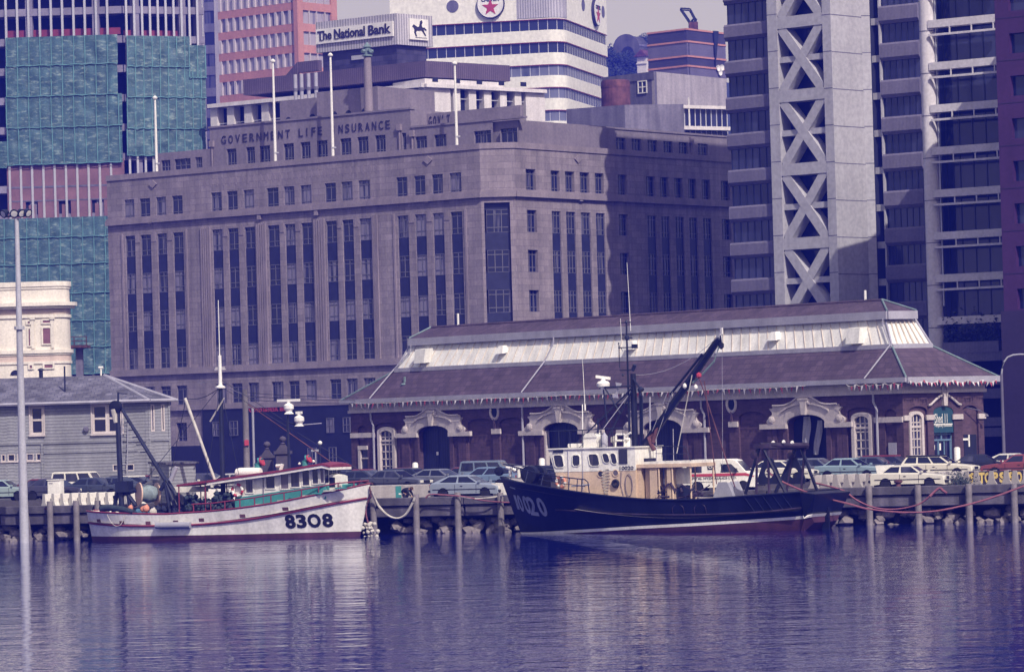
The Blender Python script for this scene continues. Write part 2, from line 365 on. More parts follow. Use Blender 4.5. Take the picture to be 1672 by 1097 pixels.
# ================================================================ large sandstone office building
def government_office():
    FL = fpx(176,365, 785,317.8, D1=340)
    pc = FL.w(FL.L, 0)
    p2 = at(840.8,316.5,340); p2.z = 0
    FC = Face(pc, p2)
    FRa = fpx(840.8,316.5, 1186.6,334.4, D0=340)
    FR = Face(FRa.o, FRa.o + FRa.u*(FRa.L + 6))
    G = 2.2
    root = thing('office_building', 'large purple grey sandstone office block lettered GOVERNMENT LIFE INSURANCE with tall window strips', 'office building', FC.w(0,G))
    zp = FL.z(780,235); zc = FL.z(785,317.8); zl = FL.z(400,603); zs = FL.z(460,660)
    wb = MB(); win = []; spn = []
    cols = [(203,219),(228,245),(255,271),(281,298),(345,362),(371,388),(398,415),(436,455),(464,481),(491,509),(531,549),(558,576),(586,605),(648,666),(677,695),(706,724),(735,754)]
    groups = [(0,4),(4,7),(7,10),(10,13),(13,17)]
    ca = [(FL.a(x0,330), FL.a(x1,330)) for x0, x1 in cols]
    rowz = [(FL.z(660,388), FL.z(660,352)), (FL.z(660,453), FL.z(660,418)), (FL.z(660,518), FL.z(660,484)), (FL.z(660,583.5), FL.z(660,548.5)), (FL.z(660,649), FL.z(660,613.5))]
    rowz = rowz[:4]; 
    uz = (FL.z(655,326), FL.z(655,289.5))
    mz = (FL.z(450,655), FL.z(450,623))
    ops = []
    for i, (a0, a1) in enumerate(ca):
        ops.append((a0, a1, uz[0], uz[1], .18))
        ops.append((a0, a1, rowz[3][0], rowz[0][1], .2))
        if i: ops.append((a0, a1, mz[0], mz[1], .2))
    # ground floor openings left of the shed
    aL = FL.a(276,700); aD = FL.a(333,700)
    ops.append((FL.a(288,700), FL.a(305,700), FL.z(296,720), FL.z(296,690), .4))
    wall(wb, FL, 0, FL.L, G, zp, ops)
    for i, (a0, a1) in enumerate(ca):
        win.append((FL, a0, a1, uz[0], uz[1], -.18))
        for z0, z1 in rowz: win.append((FL, a0, a1, z0, z1, -.2))
        for k in range(3): spn.append((FL, a0, a1, rowz[k+1][1], rowz[k][0], -.5, -.15))
        if i: win.append((FL, a0, a1, mz[0], mz[1], -.2))
    win.append((FL, FL.a(288,700), FL.a(305,700), FL.z(296,720), FL.z(296,690), -.4))
    # right face
    rc = [(859,875,0),(899.5,914,1),(923,938,1),(947,962.5,1),(971.5,986,1),(1009,1024.5,0),(1055,1070,1),(1078,1092,1),(1101,1115,1),(1123.5,1137,1),(1146,1160,1),(1177,1192,0)]
    ruz = (FR.z(866,313.5), FR.z(866,276.5))
    rz = [(FR.z(866,379), FR.z(866,343)), (FR.z(866,444), FR.z(866,408)), (FR.z(866,509), FR.z(866,473.5)), (FR.z(866,574), FR.z(866,538.5))]
    rops = []
    for x0, x1, strip in rc:
        a0, a1 = FR.a(x0,300), FR.a(x1,300)
        rops.append((a0,a1,ruz[0],ruz[1],.35)); win.append((FR,a0,a1,ruz[0],ruz[1],-.35))
        if strip:
            rops.append((a0,a1,rz[3][0],rz[0][1],.2))
            for z0,z1 in rz: win.append((FR,a0,a1,z0,z1,-.2))
            for k in range(3): spn.append((FR,a0,a1,rz[k+1][1],rz[k][0],-.5,-.15))
        else:
            for z0,z1 in rz: rops.append((a0,a1,z0,z1,.35)); win.append((FR,a0,a1,z0,z1,-.35))
    wall(wb, FR, 0, FR.L, G, zp, rops)
    # chamfered corner with its tall bay
    b0, b1 = FC.a(793,430), FC.a(835,430); bz0, bz1 = FC.z(800,560), FC.z(800,331)
    wall(wb, FC, 0, FC.L, G, zp, [(b0,b1,bz0,bz1,.6)])
    bay = MB()
    for y0, y1 in ((379,342),(444,408),(510,473),(575,538)):
        win.append((FC, b0+.18, b1-.12, FC.z(814,y0), FC.z(814,y1), -.5))
    for y0, y1 in ((342,331),(408,379),(473,444),(538,510)): spn.append((FC, b0, b1, FC.z(814,y0), FC.z(814,y1), -.6, -.45))
    wb.build('wall', stone, root)
    for q in spn: m = MB(); m.fbox(*q); m.build('spandrel', spandrel, root)
    # mouldings: cornices, parapet copings, pilaster flutes
    tr = MB()
    for F, e in ((FL,0),(FC,0),(FR,0)):
        tr.fbox(F, -.1, F.L+.1, zc-.28, zc+.22, 0, .32); tr.fbox(F, -.1, F.L+.1, zc+.22, zc+.4, 0, .18)
        tr.fbox(F, -.05, F.L+.05, zp-.5, zp+.05, -.5, .1)
    tr.fbox(FL, 0, FL.L, zl-.2, zl+.45, 0, .28); tr.fbox(FL, 0, FL.L, zs-.25, zs+.2, 0, .3)
    a325, a615 = FL.a(325,330), FL.a(614,330)
    for x0, x1 in ((417,434),(511,530),(607,616),(326,343)):
        q0, q1 = FL.a(x0,330), FL.a(x1,330); n = 5; d = (q1-q0)/n
        for k in range(n): tr.fbox(FL, q0+d*k+d*.2, q0+d*k+d*.8, rowz[3][0]-.3, rowz[0][1]+.3, 0, .14)
    for g0, g1 in groups:   # capital blocks on the piers between the strips
        for i in range(g0, g1-1):
            tr.fbox(FL, ca[i][1]+.1, ca[i+1][0]-.1, rowz[0][1]-.75, rowz[0][1]-.55, -.02, .05)
            tr.fbox(FL, ca[i][1]+.18, ca[i+1][0]-.18, rowz[0][1]-.55, rowz[0][1]+.2, -.02, .035)
        q0, q1 = ca[g0][0]-.5, ca[g1-1][1]+.5
        tr.fbox(FL, q0, q0+.22, rowz[3][0]-.3, rowz[0][1]+.25, 0, .1); tr.fbox(FL, q1-.22, q1, rowz[3][0]-.3, rowz[0][1]+.25, 0, .1)
    # carved frieze of small lozenges under the middle parapet
    k = a325 + .6
    while k < a615:
        tr.fbox(FL, k, k+.45, zp-1.7, zp-1.3, 0, .015); tr.fbox(FL, k+.12, k+.33, zp-1.9, zp-1.1, 0, .022); k += .8
    for F, x, y in ((FL,250,301),(FL,699,262),(FR,943,260)):
        a, z = F.hit(x, y)
        tr.prism([(-.55,0),(0,-.4),(.55,0),(0,.4)], lambda p,q,t,F=F,a=a,z=z: F.w(a+p,z+q,t), 0, .12)
    for F, x, y in ((FL,247,360),(FL,425,353),(FL,518,346),(FL,699,325),(FR,946,323)):
        a, z = F.hit(x, y); tr.fbox(F, a-.22, a+.22, z-.35, z+.1, 0, .28)
    tr.build('cornice', stone_band, root)
    dk = MB()     # dark granite shop front along the street
    dk.fbox(FL, aD, FL.L, G, zs-.25, 0, .18)
    dk.fbox(FL, 0, aD-.02, G, FL.z(300,728), 0, .16)
    dk.build('shop_front', granite, root)
    for x0, x1 in ((350,362),(378,391),(536,548),(563,575)):
        window(FL, FL.a(x0,700), FL.a(x1,700), FL.z(355,712), FL.z(355,688), .22, root, 'shop', win_frame, pane_curtain)
    for x0, x1 in ((505,520),(540,552)):
        window(FL, FL.a(x0,740), FL.a(x1,740), FL.z(355,768), FL.z(355,735), .22, root, 'shop', win_frame, pane_dark)
    tx = MB(); a0, z0 = FL.hit(409,673); a1 = FL.a(470,672)
    tx.text('Government life', lambda x,y,z: FL.w(a0+x, z0+y, .2+z), a1-a0, .75, .08)
    tx.build('shop_lettering', letter_red, root)
    # upper floor, attic with lettering, stair towers
    F2 = FL.off(-2.5); F4 = FL.off(-6.5); R2 = FR.off(-3.0)
    at_ = MB(); aw = []
    za = F2.z(500,195)
    ops2 = []
    aa0, aa1 = F2.a(343,240), F2.a(671,220)
    for x0, x1 in ((370,386),(402,416),(424,441),(463,480),(491,507),(518,535),(556,574),(584,602),(613,630),(657,664)):
        o = (F2.a(x0,250), F2.a(x1,250), F2.z(500,262), F2.z(500,232), .25); ops2.append(o); aw.append((F2,*o[:4],-.25))
    wall(at_, F2, aa0, aa1, zp-2, za, ops2, .25)
    at_.poly([F2.w(aa1,zp-2,0),F2.w(aa1,zp-2,-9),F2.w(aa1,za,-9),F2.w(aa1,za,0)])
    # low left wing of the attic
    zw = F4.z(300,247); w0, w1 = F4.a(256,255), F4.a(345,250); ops3 = []
    for x0, x1 in ((263,278),(285,311),(319,330)):
        o = (F4.a(x0,262), F4.a(x1,262), zp-1.5, F4.z(290,260), .2); ops3.append(o); aw.append((F4,*o[:4],-.2))
    wall(at_, F4, w0, w1, zp-2, zw, ops3, .2)
    # right-hand attic along the side street
    zr = R2.z(1000,211); r0, r1 = R2.a(846,215), R2.a(1179,235); ops4 = []
    for x0, x1 in ((872,888),(899,916),(926,942),(953,968),(979,995),(1006,1021),(1031,1047),(1057,1073),(1083,1098),(1108,1123),(1139,1155)):
        hh = 25 if x0 >= 1031 and x0 < 1130 else 19
        zt = R2.z(880,215.5) - .004
        o = (R2.a(x0,225), R2.a(x1,225), zt-1.2 if x0 > 1130 else zp-.3, zt, .25); ops4.append(o); aw.append((R2,*o[:4],-.25))
    wall(at_, R2, r0, R2.L, zp-2, zr, ops4, .25)
    body(at_, [R2.w(r0,0,-.4), R2.w(R2.L,0,-.4), R2.w(R2.L,0,-16), R2.w(r0,0,-16)], zp-2, zr-.1)
    # left-front part of that attic
    zq = F2.z(720,205); q0, q1 = F2.a(671,215), F2.a(856,200); ops5 = []
    for x0, x1 in ((678,697),(709,729),(774,802),(817,845)):
        o = (F2.a(x0,230), F2.a(x1,230), zp-.3, F2.z(690,222.5)+.0, .25); ops5.append(o); aw.append((F2,*o[:4],-.25))
    wall(at_, F2, q0, R2.w(r0,0).__sub__(F2.o).dot(F2.u), zp-2, zq, ops5, .25)
    body(at_, [F2.w(q0,0,-.4), F2.w(q1-1,0,-.4), F2.w(q1-1,0,-16), F2.w(q0,0,-16)], zp-2, zq-.1)
    body(at_, [F2.w(aa0,0,-.4), F2.w(aa1-.3,0,-.4), F2.w(aa1-.3,0,-12), F2.w(aa0,0,-12)], zp-2, za-.05)
    body(at_, [F4.w(w0,0,-.4), F4.w(w1+1,0,-.4), F4.w(w1+1,0,-12), F4.w(w0,0,-12)], zp-2, zw-.05)
    # stepped blocks behind the lettering
    F7 = FL.off(-8)
    def block(F, x0, x1, yt, xm, dep, arches=()):
        z1 = F.z(xm, yt); c0, c1 = F.a(x0, yt+15), F.a(x1, yt+15)
        body(at_, [F.w(c0,0,0), F.w(c1,0,0), F.w(c1,0,-dep), F.w(c0,0,-dep)], za-3, z1)
        return c0, c1, z1
    block(F7, 457, 520, 163, 485, 10); F8 = FL.off(-7.2)
    c0, c1, z1 = block(F8, 517, 617, 146, 567, 9)
    ar = MB()
    for x, y in ((471,197),(510,192),(546,188),(569,186),(595,183)):
        F = F7 if x < 515 else F8; a, z = F.hit(x, y)
        ar.prism([(cos(t*pi/8)*.42, sin(t*pi/8)*.55) for t in range(9)], lambda p,q,t,F=F,a=a,z=z: F.w(a+p, z-.2+q, t), -.3, .03)
    ar.build('vent_opening', dark_void, root)
    # coping lines
    at_.fbox(F2, aa0-.1, aa1+.1, za, za+.18, -.6, .1); at_.fbox(R2, r0-.1, R2.L, zr, zr+.18, -.5, .1); at_.fbox(F2, q0, q1, zq, zq+.18, -.5, .1)
    at_.build('attic', stone_plain, root)
    # hidden main body and flat roof
    bd = MB()
    body(bd, [FL.w(0,0,-1), FL.w(FL.L-.4,0,-1), FC.w(FC.L/2,0,-1), FR.w(.4,0,-1), FR.w(FR.L,0,-1), FR.w(FR.L,0,-40), FL.w(0,0,-45)], G, zp-1)
    bd.build('core', stone_plain, root)
    rf = MB()
    for F in (FL,FR): rf.poly([F.w(-.0,G,0),F.w(0,G,-12),F.w(0,zp,-12),F.w(0,zp,0)]) if F is FL else None
    rf.build('end_wall', stone_plain, root)
    z0 = F2.z(362,235.5); z1 = F2.z(362,222.5)
    for word, x0, x1 in (('GOVERNMENT',362,473.5),('LIFE',488.5,526),('INSURANCE',543,637)):
        tx = MB(); q0, q1 = F2.a(x0,225), F2.a(x1,215); n = len(word); pitch = (q1-q0)/(n-.4)
        for i, chx in enumerate(word):
            wd = pitch*(.12 if chx == 'I' else .62)
            tx = MB(); tx.text(chx, lambda x,y,z: F2.w(q0+pitch*(i+(.2 if chx=='I' else 0))+x, z0+y, .02+z), wd, z1-z0, .05); tx.build('letter', letter_dark, root)
    F6 = FL.off(-5); a0, z0 = F6.hit(701,206); a1 = F6.a(738,203)
    pt = (a1-a0)/5
    for i, chx in enumerate("GOV'T"): tx = MB(); tx.text(chx, lambda x,y,z: F6.w(a0+pt*i+x, z0+y+(.6 if chx == "'" else 0), .02+z), pt*(.15 if chx == "'" else .6), .9 if chx != "'" else .3, .05); tx.build('letter', letter_dark, root)
    hw = MB(); hw.fbox(F6, F6.a(690,200), F6.a(850,200), zq-1, F6.z(700,186), -.5, 0); hw.build('parapet', stone_plain, root)
    # downpipes with rain heads
    for F, x, y0, y1 in ((F2,347,232,262),(F2,653,205,235),(F2,674,215,240),(R2,860,205,236),(R2,1000,216,247),(R2,1127,226,258)):
        a, z = F.hit(x, y0); dp = MB(); dp.fbox(F, a-.25, a+.25, z-.5, z+.1, 0, .3); dp.tube([F.w(a,z-.4,.12), F.w(a,zp-.2,.12)], .09, 6); dp.build('downpipe', stone_band, root)
    # windows: the largest in view as parts, the rest together
    allw = win + aw
    for k, (F,a0,a1,z0,z1,n) in enumerate(allw[:100]):
        st = 'u' if z1 - z0 < 2.3 else 's'
        window(F, a0, a1, z0, z1, n, root, st, win_frame, pane_curtain, bar=.06, cols=2, rows=(.25,.8))
    rest = MB()
    for F,a0,a1,z0,z1,n in allw[100:]:
        rest.cm = 1; rest.poly([F.w(a0,z0,n),F.w(a1,z0,n),F.w(a1,z1,n),F.w(a0,z1,n)]); rest.cm = 0
        for k in range(4): t = a0+(a1-a0)*k/3; rest.fbox(F, max(a0,t-.035), min(a1,t+.035), z0, z1, n, n+.07)
        for q in (0,.22,.8,1): t = z0+(z1-z0)*q; rest.fbox(F, a0, a1, max(z0,t-.035), min(z1,t+.035), n, n+.06)
    rest.build('window', [win_frame, pane_curtain2], root, stuff=True)
    # lighthouse-shaped beacon on the stair tower
    b = at(601,143,355); zb = c0
    base = FL.w((FL.a(601,143)), 0, -9); base.z = z1
    D = base.y
    zt = at(601,69,D).z; zk = at(601,138,D).z; base.x = at(601,138,D).x
    base.z = min(base.z, zk)
    bc = thing('rooftop_beacon', 'small lighthouse shaped beacon column with green copper cap on the sandstone roof', 'beacon', base)
    m = MB(); h = zt - base.z
    m.lathe([(1.0,0),(1.0,.25),(.62,.5),(.55,.8)], base, 14); m.build('base', copper, bc, smooth=40)
    m = MB(); m.lathe([(.5,.75),(.36,h-1.5)], base, 14); m.build('shaft', stone_band, bc, smooth=40)
    m = MB(); m.lathe([(.34,h-1.45),(.5,h-1.4),(.5,h-1.28),(.3,h-1.2),(.3,h-.6),(.42,h-.5),(.12,h-.12),(.05,h)], base, 14)
    for k in range(4):
        d = Vector((cos(k*pi/2+.6), sin(k*pi/2+.6), 0)); m.tube([base+Vector((0,0,h-.9))+d*.3, base+Vector((0,0,h-.9))+d*.62], .2, 6)
    m.build('copper_cap', copper, bc, smooth=40)
    return FL, FC, FR, zp
pane_curtain2 = glassy('pane_with_curtains_wide', (.012,.014,.045), (.16,.15,.22), .5)
GFL, GFC, GFR, GZP = government_office()
# flagpoles on the roof edge
for x, yt, yb, dn, lab in ((253,163,279,-1.0,'tall bare white flagpole on the far left wing of the sandstone roof'),
                       (447,103,272,-1.0,'white flagpole in front of the letters ERNMENT'),
                       (541,93,265,-1.0,'tallest white flagpole hiding the letter I of INSURANCE'),
                       (743,107,237,-1.0,'white flagpole on the sandstone corner, in front of the letters GOV\'T')):
    F = GFL.off(dn); a, z = F.hit(x+3, yb); p = F.w(a, GZP-1); top = F.z(x, yt)
    # the pole is plumb; its foot stands behind the parapet
    p = F.w(F.a((x + (yb-yt)*0), yt) if False else a, GZP-1)
    t = thing('flagpole', lab, 'flagpole', p, group='flagpoles on the sandstone roof')
    m = MB(); m.tube([p, Vector((p.x,p.y,top))], .16, 10, .1); m.build('pole', white_paint, t, smooth=50)
    m = MB(); m.lathe([(.05,0),(.24,.08),(.26,.2),(.12,.34),(.02,.4)], (p.x,p.y,top), 10); m.build('finial', white_paint, t, smooth=50)
    m = MB(); m.box(p.x-.05,p.x+.35,p.y-.2,p.y-.1,p.z+1.9,p.z+2.0); m.build('cleat', alu, t)
# ================================================================ towers behind
def band_path(mb, path, z0, z1, t):
    """strip wall following a plan path (left to right as seen), thickness t inwards"""
    n = len(path); nr = []
    for i in range(n):
        d = (path[min(i+1,n-1)] - path[max(i-1,0)]); d.z = 0; d.normalize(); nr.append(Vector((d.y,-d.x,0)))
    ring = []
    for p, q in zip(path, nr):
        i = p - q*t
        ring.append([Vector((p.x,p.y,z0)), Vector((p.x,p.y,z1)), Vector((i.x,i.y,z1)), Vector((i.x,i.y,z0))])
    mb.loft(ring, True, True)
def band_off(path, o):
    n = len(path); out = []
    for i in range(n):
        d = (path[min(i+1,n-1)] - path[max(i-1,0)]); d.z = 0; d.normalize(); out.append(path[i] + Vector((d.y,-d.x,0))*o)
    return out
def walk(path, step):
    out = []; acc = 0
    for a, b in zip(path, path[1:]):
        L = (b-a).length; d = (b-a)/L; s = acc
        while s < L: out.append((a+d*s, Vector((d.y,-d.x,0)))); s += step
        acc = s - L
    return out
# ---- white tower with round oil company signs
def white_office_tower():
    D = 560
    F = fang(640, 150, D, 14, 40)
    aR = F.a(895, 150)
    F = Face(F.o, F.w(aR, 0))
    # curved corner and right face
    R = 2.6; c = F.w(F.L, 0, -R); path = [F.w(0,0,0), F.w(F.L*.5,0,0), F.w(F.L,0,0)]
    a0 = atan2(F.n.y, F.n.x); turn = radians(88)
    for k in range(1, 9): t = a0 + turn*k/8; path.append(c + Vector((cos(t),sin(t),0))*R)
    d = Vector((-sin(a0+turn), cos(a0+turn), 0)); e0 = path[-1].copy(); FRR = Face(e0, e0 + d*26); w = FRR.a(993,120)
    FRR = Face(e0, e0 + d*w); path += [e0 + d*w*.5, e0 + d*w]
    root = thing('office_tower', 'white office tower with rounded corner, dark window bands and round star signs', 'office tower', F.w(F.L,2.2))
    zst = [(F.z(850,87+37.2*k-35.6+.0), F.z(850,70+37.2*k-35.6)) for k in range(5)]
    top = F.z(850,-70)
    for k, (z0, z1) in enumerate(zst):
        up = top if k == 0 else zst[k-1][0]
        m = MB(); band_path(m, path, z1, up, .5); m.build('wall_band', white_tower, root, smooth=30)
        g = MB(); g.cm = 1; band_path(g, band_off(path,-.25), z0, z1, .2); g.cm = 0
        for p, n in walk(band_off(path,-.25), 1.45): 
            u = Vector((-n.y,n.x,0)); q = p + n*.02
            g.hexa([q+u*-.06+Vector((0,0,z0)), q+u*.06+Vector((0,0,z0)), q+u*.06-n*.1+Vector((0,0,z0)), q+u*-.06-n*.1+Vector((0,0,z0)), q+u*-.06+Vector((0,0,z1)), q+u*.06+Vector((0,0,z1)), q+u*.06-n*.1+Vector((0,0,z1)), q+u*-.06-n*.1+Vector((0,0,z1))])
        g.build('window_band', [alu, pane_blind2], root)
        h = MB()
        band_path(h, band_off(path,.02), z1-.02, z1+.1, .1); h.build('window_head', red_paint, root)
    m = MB(); band_path(m, path, 2.2, zst[-1][0], .5); m.build('wall_band', white_tower, root)
    m = MB(); ins = band_off(path,-.7); body(m, ins + [ins[-1]-FRR.n*22], 2.2, top-1); m.build('core', concrete_d, root)
    # ribbed vertical strip above the top windows at the rounded corner
    rp = path[2:11]; m = MB(); band_path(m, band_off([F.w(F.L-4.5,0)] + rp, .08), zst[0][1]+.3, top, .3); m.build('corner_panel', ribbed_light, root)
    # dark return on the far left
    def disc(FF, px, py, r, mat, nm, n0=0, n1=.12, k=32, par=root):
        a, z = FF.hit(px, py); q = MB()
        q.prism([(cos(2*pi*i/k)*r, sin(2*pi*i/k)*r) for i in range(k)], lambda x,y,t: FF.w(a+x, z+y, t), n0, n1); return q.build(nm, mat, par)
    sx = F.L/ (895-640)
    for FF, px, py, r in ((F,802,8,2.15),(FRR,971,21,2.15)):
        a, z = FF.hit(px, py)
        o = disc(FF, px, py, r, letter_dark, 'round_sign', 0, .5)
        disc(FF, px, py, r*.94, white_paint, 'sign_face', .5, .56, par=o)
        s = MB(); R1 = r*.62
        s.prism([(sin(2*pi*i/10)*(R1 if i%2==0 else R1*.4), cos(2*pi*i/10)*(R1 if i%2==0 else R1*.4)-r*.22) for i in range(10)], lambda x,y,t: FF.w(a+x,z+y,t), .56, .62)
        s.build('sign_star', sign_red, o)
        t = MB(); t.text('CALTEX', lambda x,y,q: FF.w(a-r*.66+x, z+r*.2+y, .56+q), r*1.32, r*.3, .06, bold=.03); t.build('sign_lettering', letter_dark, o)
    for FF, px, py, r in ((F,739,11,.95),(F,868,6,.95),(FRR,952,9,.95),(FRR,984.5,20,.95)):
        disc(FF, px, py, r, concrete_d, 'round_window', 0, .05)
    # grey neighbours seen on its left
    return F
sign_red = M('sign_red', (.42,.05,.08), .5, .05, 1)
pane_blind2 = glassy('office_pane_blinds', (.02,.028,.07), (.16,.17,.24), .46, .15, .8)
white_office_tower()
# ---- orange office slab
def orange_slab():
    D = 600
    F = fangr(487, 100, D, 40, 24); F = Face(F.w(F.a(357.5,100),0), F.w(F.L,0)); FRt = fang(490, 100, D, -50, 9)
    root = thing('office_slab', 'orange and pink banded office slab with rows of cream window mullions', 'office building', F.w(F.L,2.2))
    top = F.z(480,-60)
    m = MB(); body(m, [F.w(0,0,-.4),F.w(F.L-.2,0,-.4),FRt.w(0.2,0,-.4),FRt.w(FRt.L,0,-.4),FRt.w(FRt.L,0,-14),F.w(0,0,-16)], 2.2, top); m.build('core', concrete_d, root)
    y0s = [-25.0 + 35.0*k for k in range(8)]
    for y in y0s:
        z1 = F.z(485, y+6); z0 = F.z(485, y+28)   # window band, below it the orange spandrel
        zn = F.z(485, y+41)
        m = MB(); m.fbox(F, 0, F.L, zn, z0, -.5, 0); m.fbox(FRt, 0, FRt.L, zn, z0, -.5, 0); m.build('spandrel_band', orange_wall, root)
        g = MB(); g.cm = 1; g.fbox(F, 0, F.L-.4, z0, z1, -.5, -.3); g.fbox(FRt, .8, FRt.L-.5, z0, z1, -.5, -.3); g.cm = 0
        k = .2
        while k < F.L-1: g.fbox(F, k, k+.45, z0, z1, -.32, .05); k += 1.6
        for q in (.6, 2.4, 4.2, 6.2): g.fbox(FRt, q, q+.18, z0, z1, -.32, .03)
        g.build('window_band', [cream_trim, pane_blind], root)
    p = MB(); zt = top
    p.fbox(F, F.L-.5, F.L+.4, 2.2, zt, -.4, .35); p.fbox(FRt, -.4, .9, 2.2, zt, -.4, .1); p.fbox(FRt, FRt.L-1.2, FRt.L+.2, 2.2, zt, -.4, .05)
    p.build('corner_pier', orange_wall, root)
    # narrow grey block on its left
    F = fang(334, 100, 650, 12, 2.6)
    root = thing('narrow_office_block', 'narrow grey block with stacked dark windows left of the orange slab', 'office building', F.w(0,2.2))
    top = F.z(340,-60); m = MB(); a1 = F.a(352,100); FR_ = fang(350, 100, F.w(a1,0).y, -45, 1.3)
    body(m, [F.w(0,0,-.3),F.w(a1,0,-.3),F.w(a1,0,-9),F.w(0,0,-9)], 2.2, top); m.build('core', dark_void, root)
    for k in range(9):
        y = -20+35.0*k
        m = MB(); m.fbox(F, 0, a1, F.z(345,y+38), F.z(345,y+24), -.4, .1); m.build('spandrel_band', concrete_d, root)
        m = MB(); m.fbox(F, .15, a1-.1, F.z(345,y+24), F.z(345,y+3), -.35, -.1); m.build('window', pane_dark, root)
    m = MB(); m.fbox(F, a1, a1+.9, 2.2, top, -1, .2); m.fbox(F, -.05, .12, 2.2, top, -1, .2); m.build('edge_pier', concrete_l, root)
orange_slab()
# ---- construction building under green sheeting
def netted_building():
    D = 430
    F = fpx(-30,100, 197,95.2, D0=D); F = fang(-40, 100, D, 2, 30); a0 = F.a(200,100); F = Face(F.o, F.w(a0,0))
    FB = fang(203, 100, F.w(F.L,0).y, -22, 30); FB = Face(FB.o, FB.w(FB.a(336,100),0))
    root = thing('construction_building', 'concrete frame tower under construction, wrapped in green mesh sheets with silver mullions', 'building', F.w(F.L,2.2))
    top = F.z(100,-70)
    m = MB(); body(m, [F.w(0,0,-3),F.w(F.L,0,-3),FB.w(0,0,-3),FB.w(FB.L-.2,0,-3),FB.w(FB.L-.2,0,-20),F.w(0,0,-24)], 2.2, top); m.build('core', dark_void, root)
    st = MB(); y = -30
    zs_ = []
    for k in range(14):
        z = F.z(100, y + 48*k); zs_.append(z); st.fbox(F, 0, F.L, z-.5, z+.35, -3, -.15); st.fbox(FB, 0, FB.L, z-.5, z+.35, -3, -.15)
    for px in (46,155,): st.fbox(F, F.a(px-5,30), F.a(px+6,30), 2.2, top, -1.2, -.2)
    for px in (222,298,325): st.fbox(FB, FB.a(px-5,30), FB.a(px+6,30), 2.2, top, -1.2, -.2)
    st.build('floor_slab', slab, root)
    for F_, x0, x1, stp in ((F,10,192,18.4),(FB,206,334,12.9)):
        px = x0
        while px <= x1:
            q = MB(); a = F_.a(px, 40); zb = 2.2
            if F_ is FB: zb = F_.z(px, 300)
            q.fbox(F_, a-.13, a+.13, zb, top, -.1, .14); q.build('mullion', alu, root); px += stp
    # safety rail / red panels on the open floor
    rp = MB(); rp.fbox(F, F.a(10,50), F.a(195,50), F.z(100,58), F.z(100,47), -.9, -.8); rp.fbox(FB, FB.a(205,50), FB.a(300,50), FB.z(250,60), FB.z(250,49), -.9, -.8)
    rp.build('edge_screen', red_paint, root)
    # mesh sheets, floor by floor, puckered between the mullions
    def sheet(F_, x0, x1, yt, yb, seed, n=.32, drop=0):
        rnd = random.Random(seed); a0, a1 = F_.a(x0,yt), F_.a(x1,yt); xm = (x0+x1)/2
        zt, zb = F_.z(xm,yt), F_.z(xm,yb); nu = max(6,int((a1-a0)/.33)); nv = max(5,int((zt-zb)/.4)); vs = []; fs = []
        ph = [rnd.uniform(0,6.3) for _ in range(8)]
        for j in range(nv+1):
            for i in range(nu+1):
                u, v = i/nu, j/nv; a = a0+(a1-a0)*u; z = zt+(zb-zt)*v
                q = sin(pi*min(1,max(0,v)))  
                b = .1*abs(sin(pi*(a-a0)/1.32+.2)) + q*(.05*sin(1.3*a+2.2*z+ph[0]+1.5*sin(.7*a+ph[5]))+.04*sin(2.3*a-1.6*z+ph[1]+2*sin(.9*z+ph[6])))*(1+.8*sin(.35*a+ph[7])) + rnd.uniform(-.035,.035)
                e = (.05*sin(a*1.1+ph[3])+.05*sin(a*2.7+ph[4])) * (v if j else 0)
                vs.append(F_.w(a, z+e, n+b))
        for j in range(nv):
            for i in range(nu): k = j*(nu+1)+i; fs.append((k,k+1,k+nu+2,k+nu+1))
        q = MB(); q.add(vs, fs); q.build('mesh_sheet', net, root, smooth=60)
        h = MB(); pts = [F_.w(a0+(a1-a0)*i/24, zb+.04*sin(i*1.7+ph[3]), n+.2) for i in range(25)]; h.tube(pts, .055, 5); h.build('sheet_hem', net_hem, root)
        k = a0 + .05
        while k < a1: g = MB(); g.fbox(F_, k-.05, k+.05, zb, zt, n+.02, n+.16); g.build('sheet_seam', net_hem, root); k += 1.32 if F_ is F else 1.0
    rows = [(57,107),(106,157),(156,208),(207,268)]
    for k, (yt, yb) in enumerate(rows):
        sheet(F, 10 if k < 3 else 12, 192 if k < 2 else 200, yt+(3 if k == 0 else 0), yb, k)
        sheet(FB, 205, 308 if k == 0 else 334, yt+5 if k else 60, yb+3 if k < 3 else 255, k+20)
    sheet(FB, 306, 334, 75, 128, 44); sheet(F, -20, 12, 232, 275, 55)
    for k, (yt, yb) in enumerate(((356,388),(386,432),(431,480),(479,525),(524,568),(567,612))):
        sheet(F, -30, 187, yt, yb, k+60, .3)
    # brown brick storey between the sheets
    b = MB(); z0, z1 = F.z(100,360), F.z(100,262); ops = []
    for px in (52,106,160):
        ops.append((F.a(px-10,340), F.a(px+10,340), F.z(100,358), F.z(100,328), .4))
    a0, a1 = F.a(12,310), F.a(204,310)
    wall(b, F, a0, a1, z0, z1, ops, .4, .02); b.build('brick_wall', brown_clad, root)
    b = MB(); b.fbox(F, a0, a1, F.z(100,306), F.z(100,303), 0, .06); b.fbox(F, a0, a1, F.z(100,328), F.z(100,326), 0, .06); b.build('wall_joint', concrete_d, root)
    for o in ops:
        m = MB(); m.cm = 1; m.fbox(F, o[0], o[1], o[2], o[3], -.38, -.3); m.cm = 0
        m.fbox(F, o[0]+.35, o[1]-.35, o[2], o[3]-.4, -.3, -.1); m.build('window', [brown_clad, dark_void], root)
net_hem = M('green_sheet_hem', (.11,.25,.26), .6, .2, 1)
netted_building()
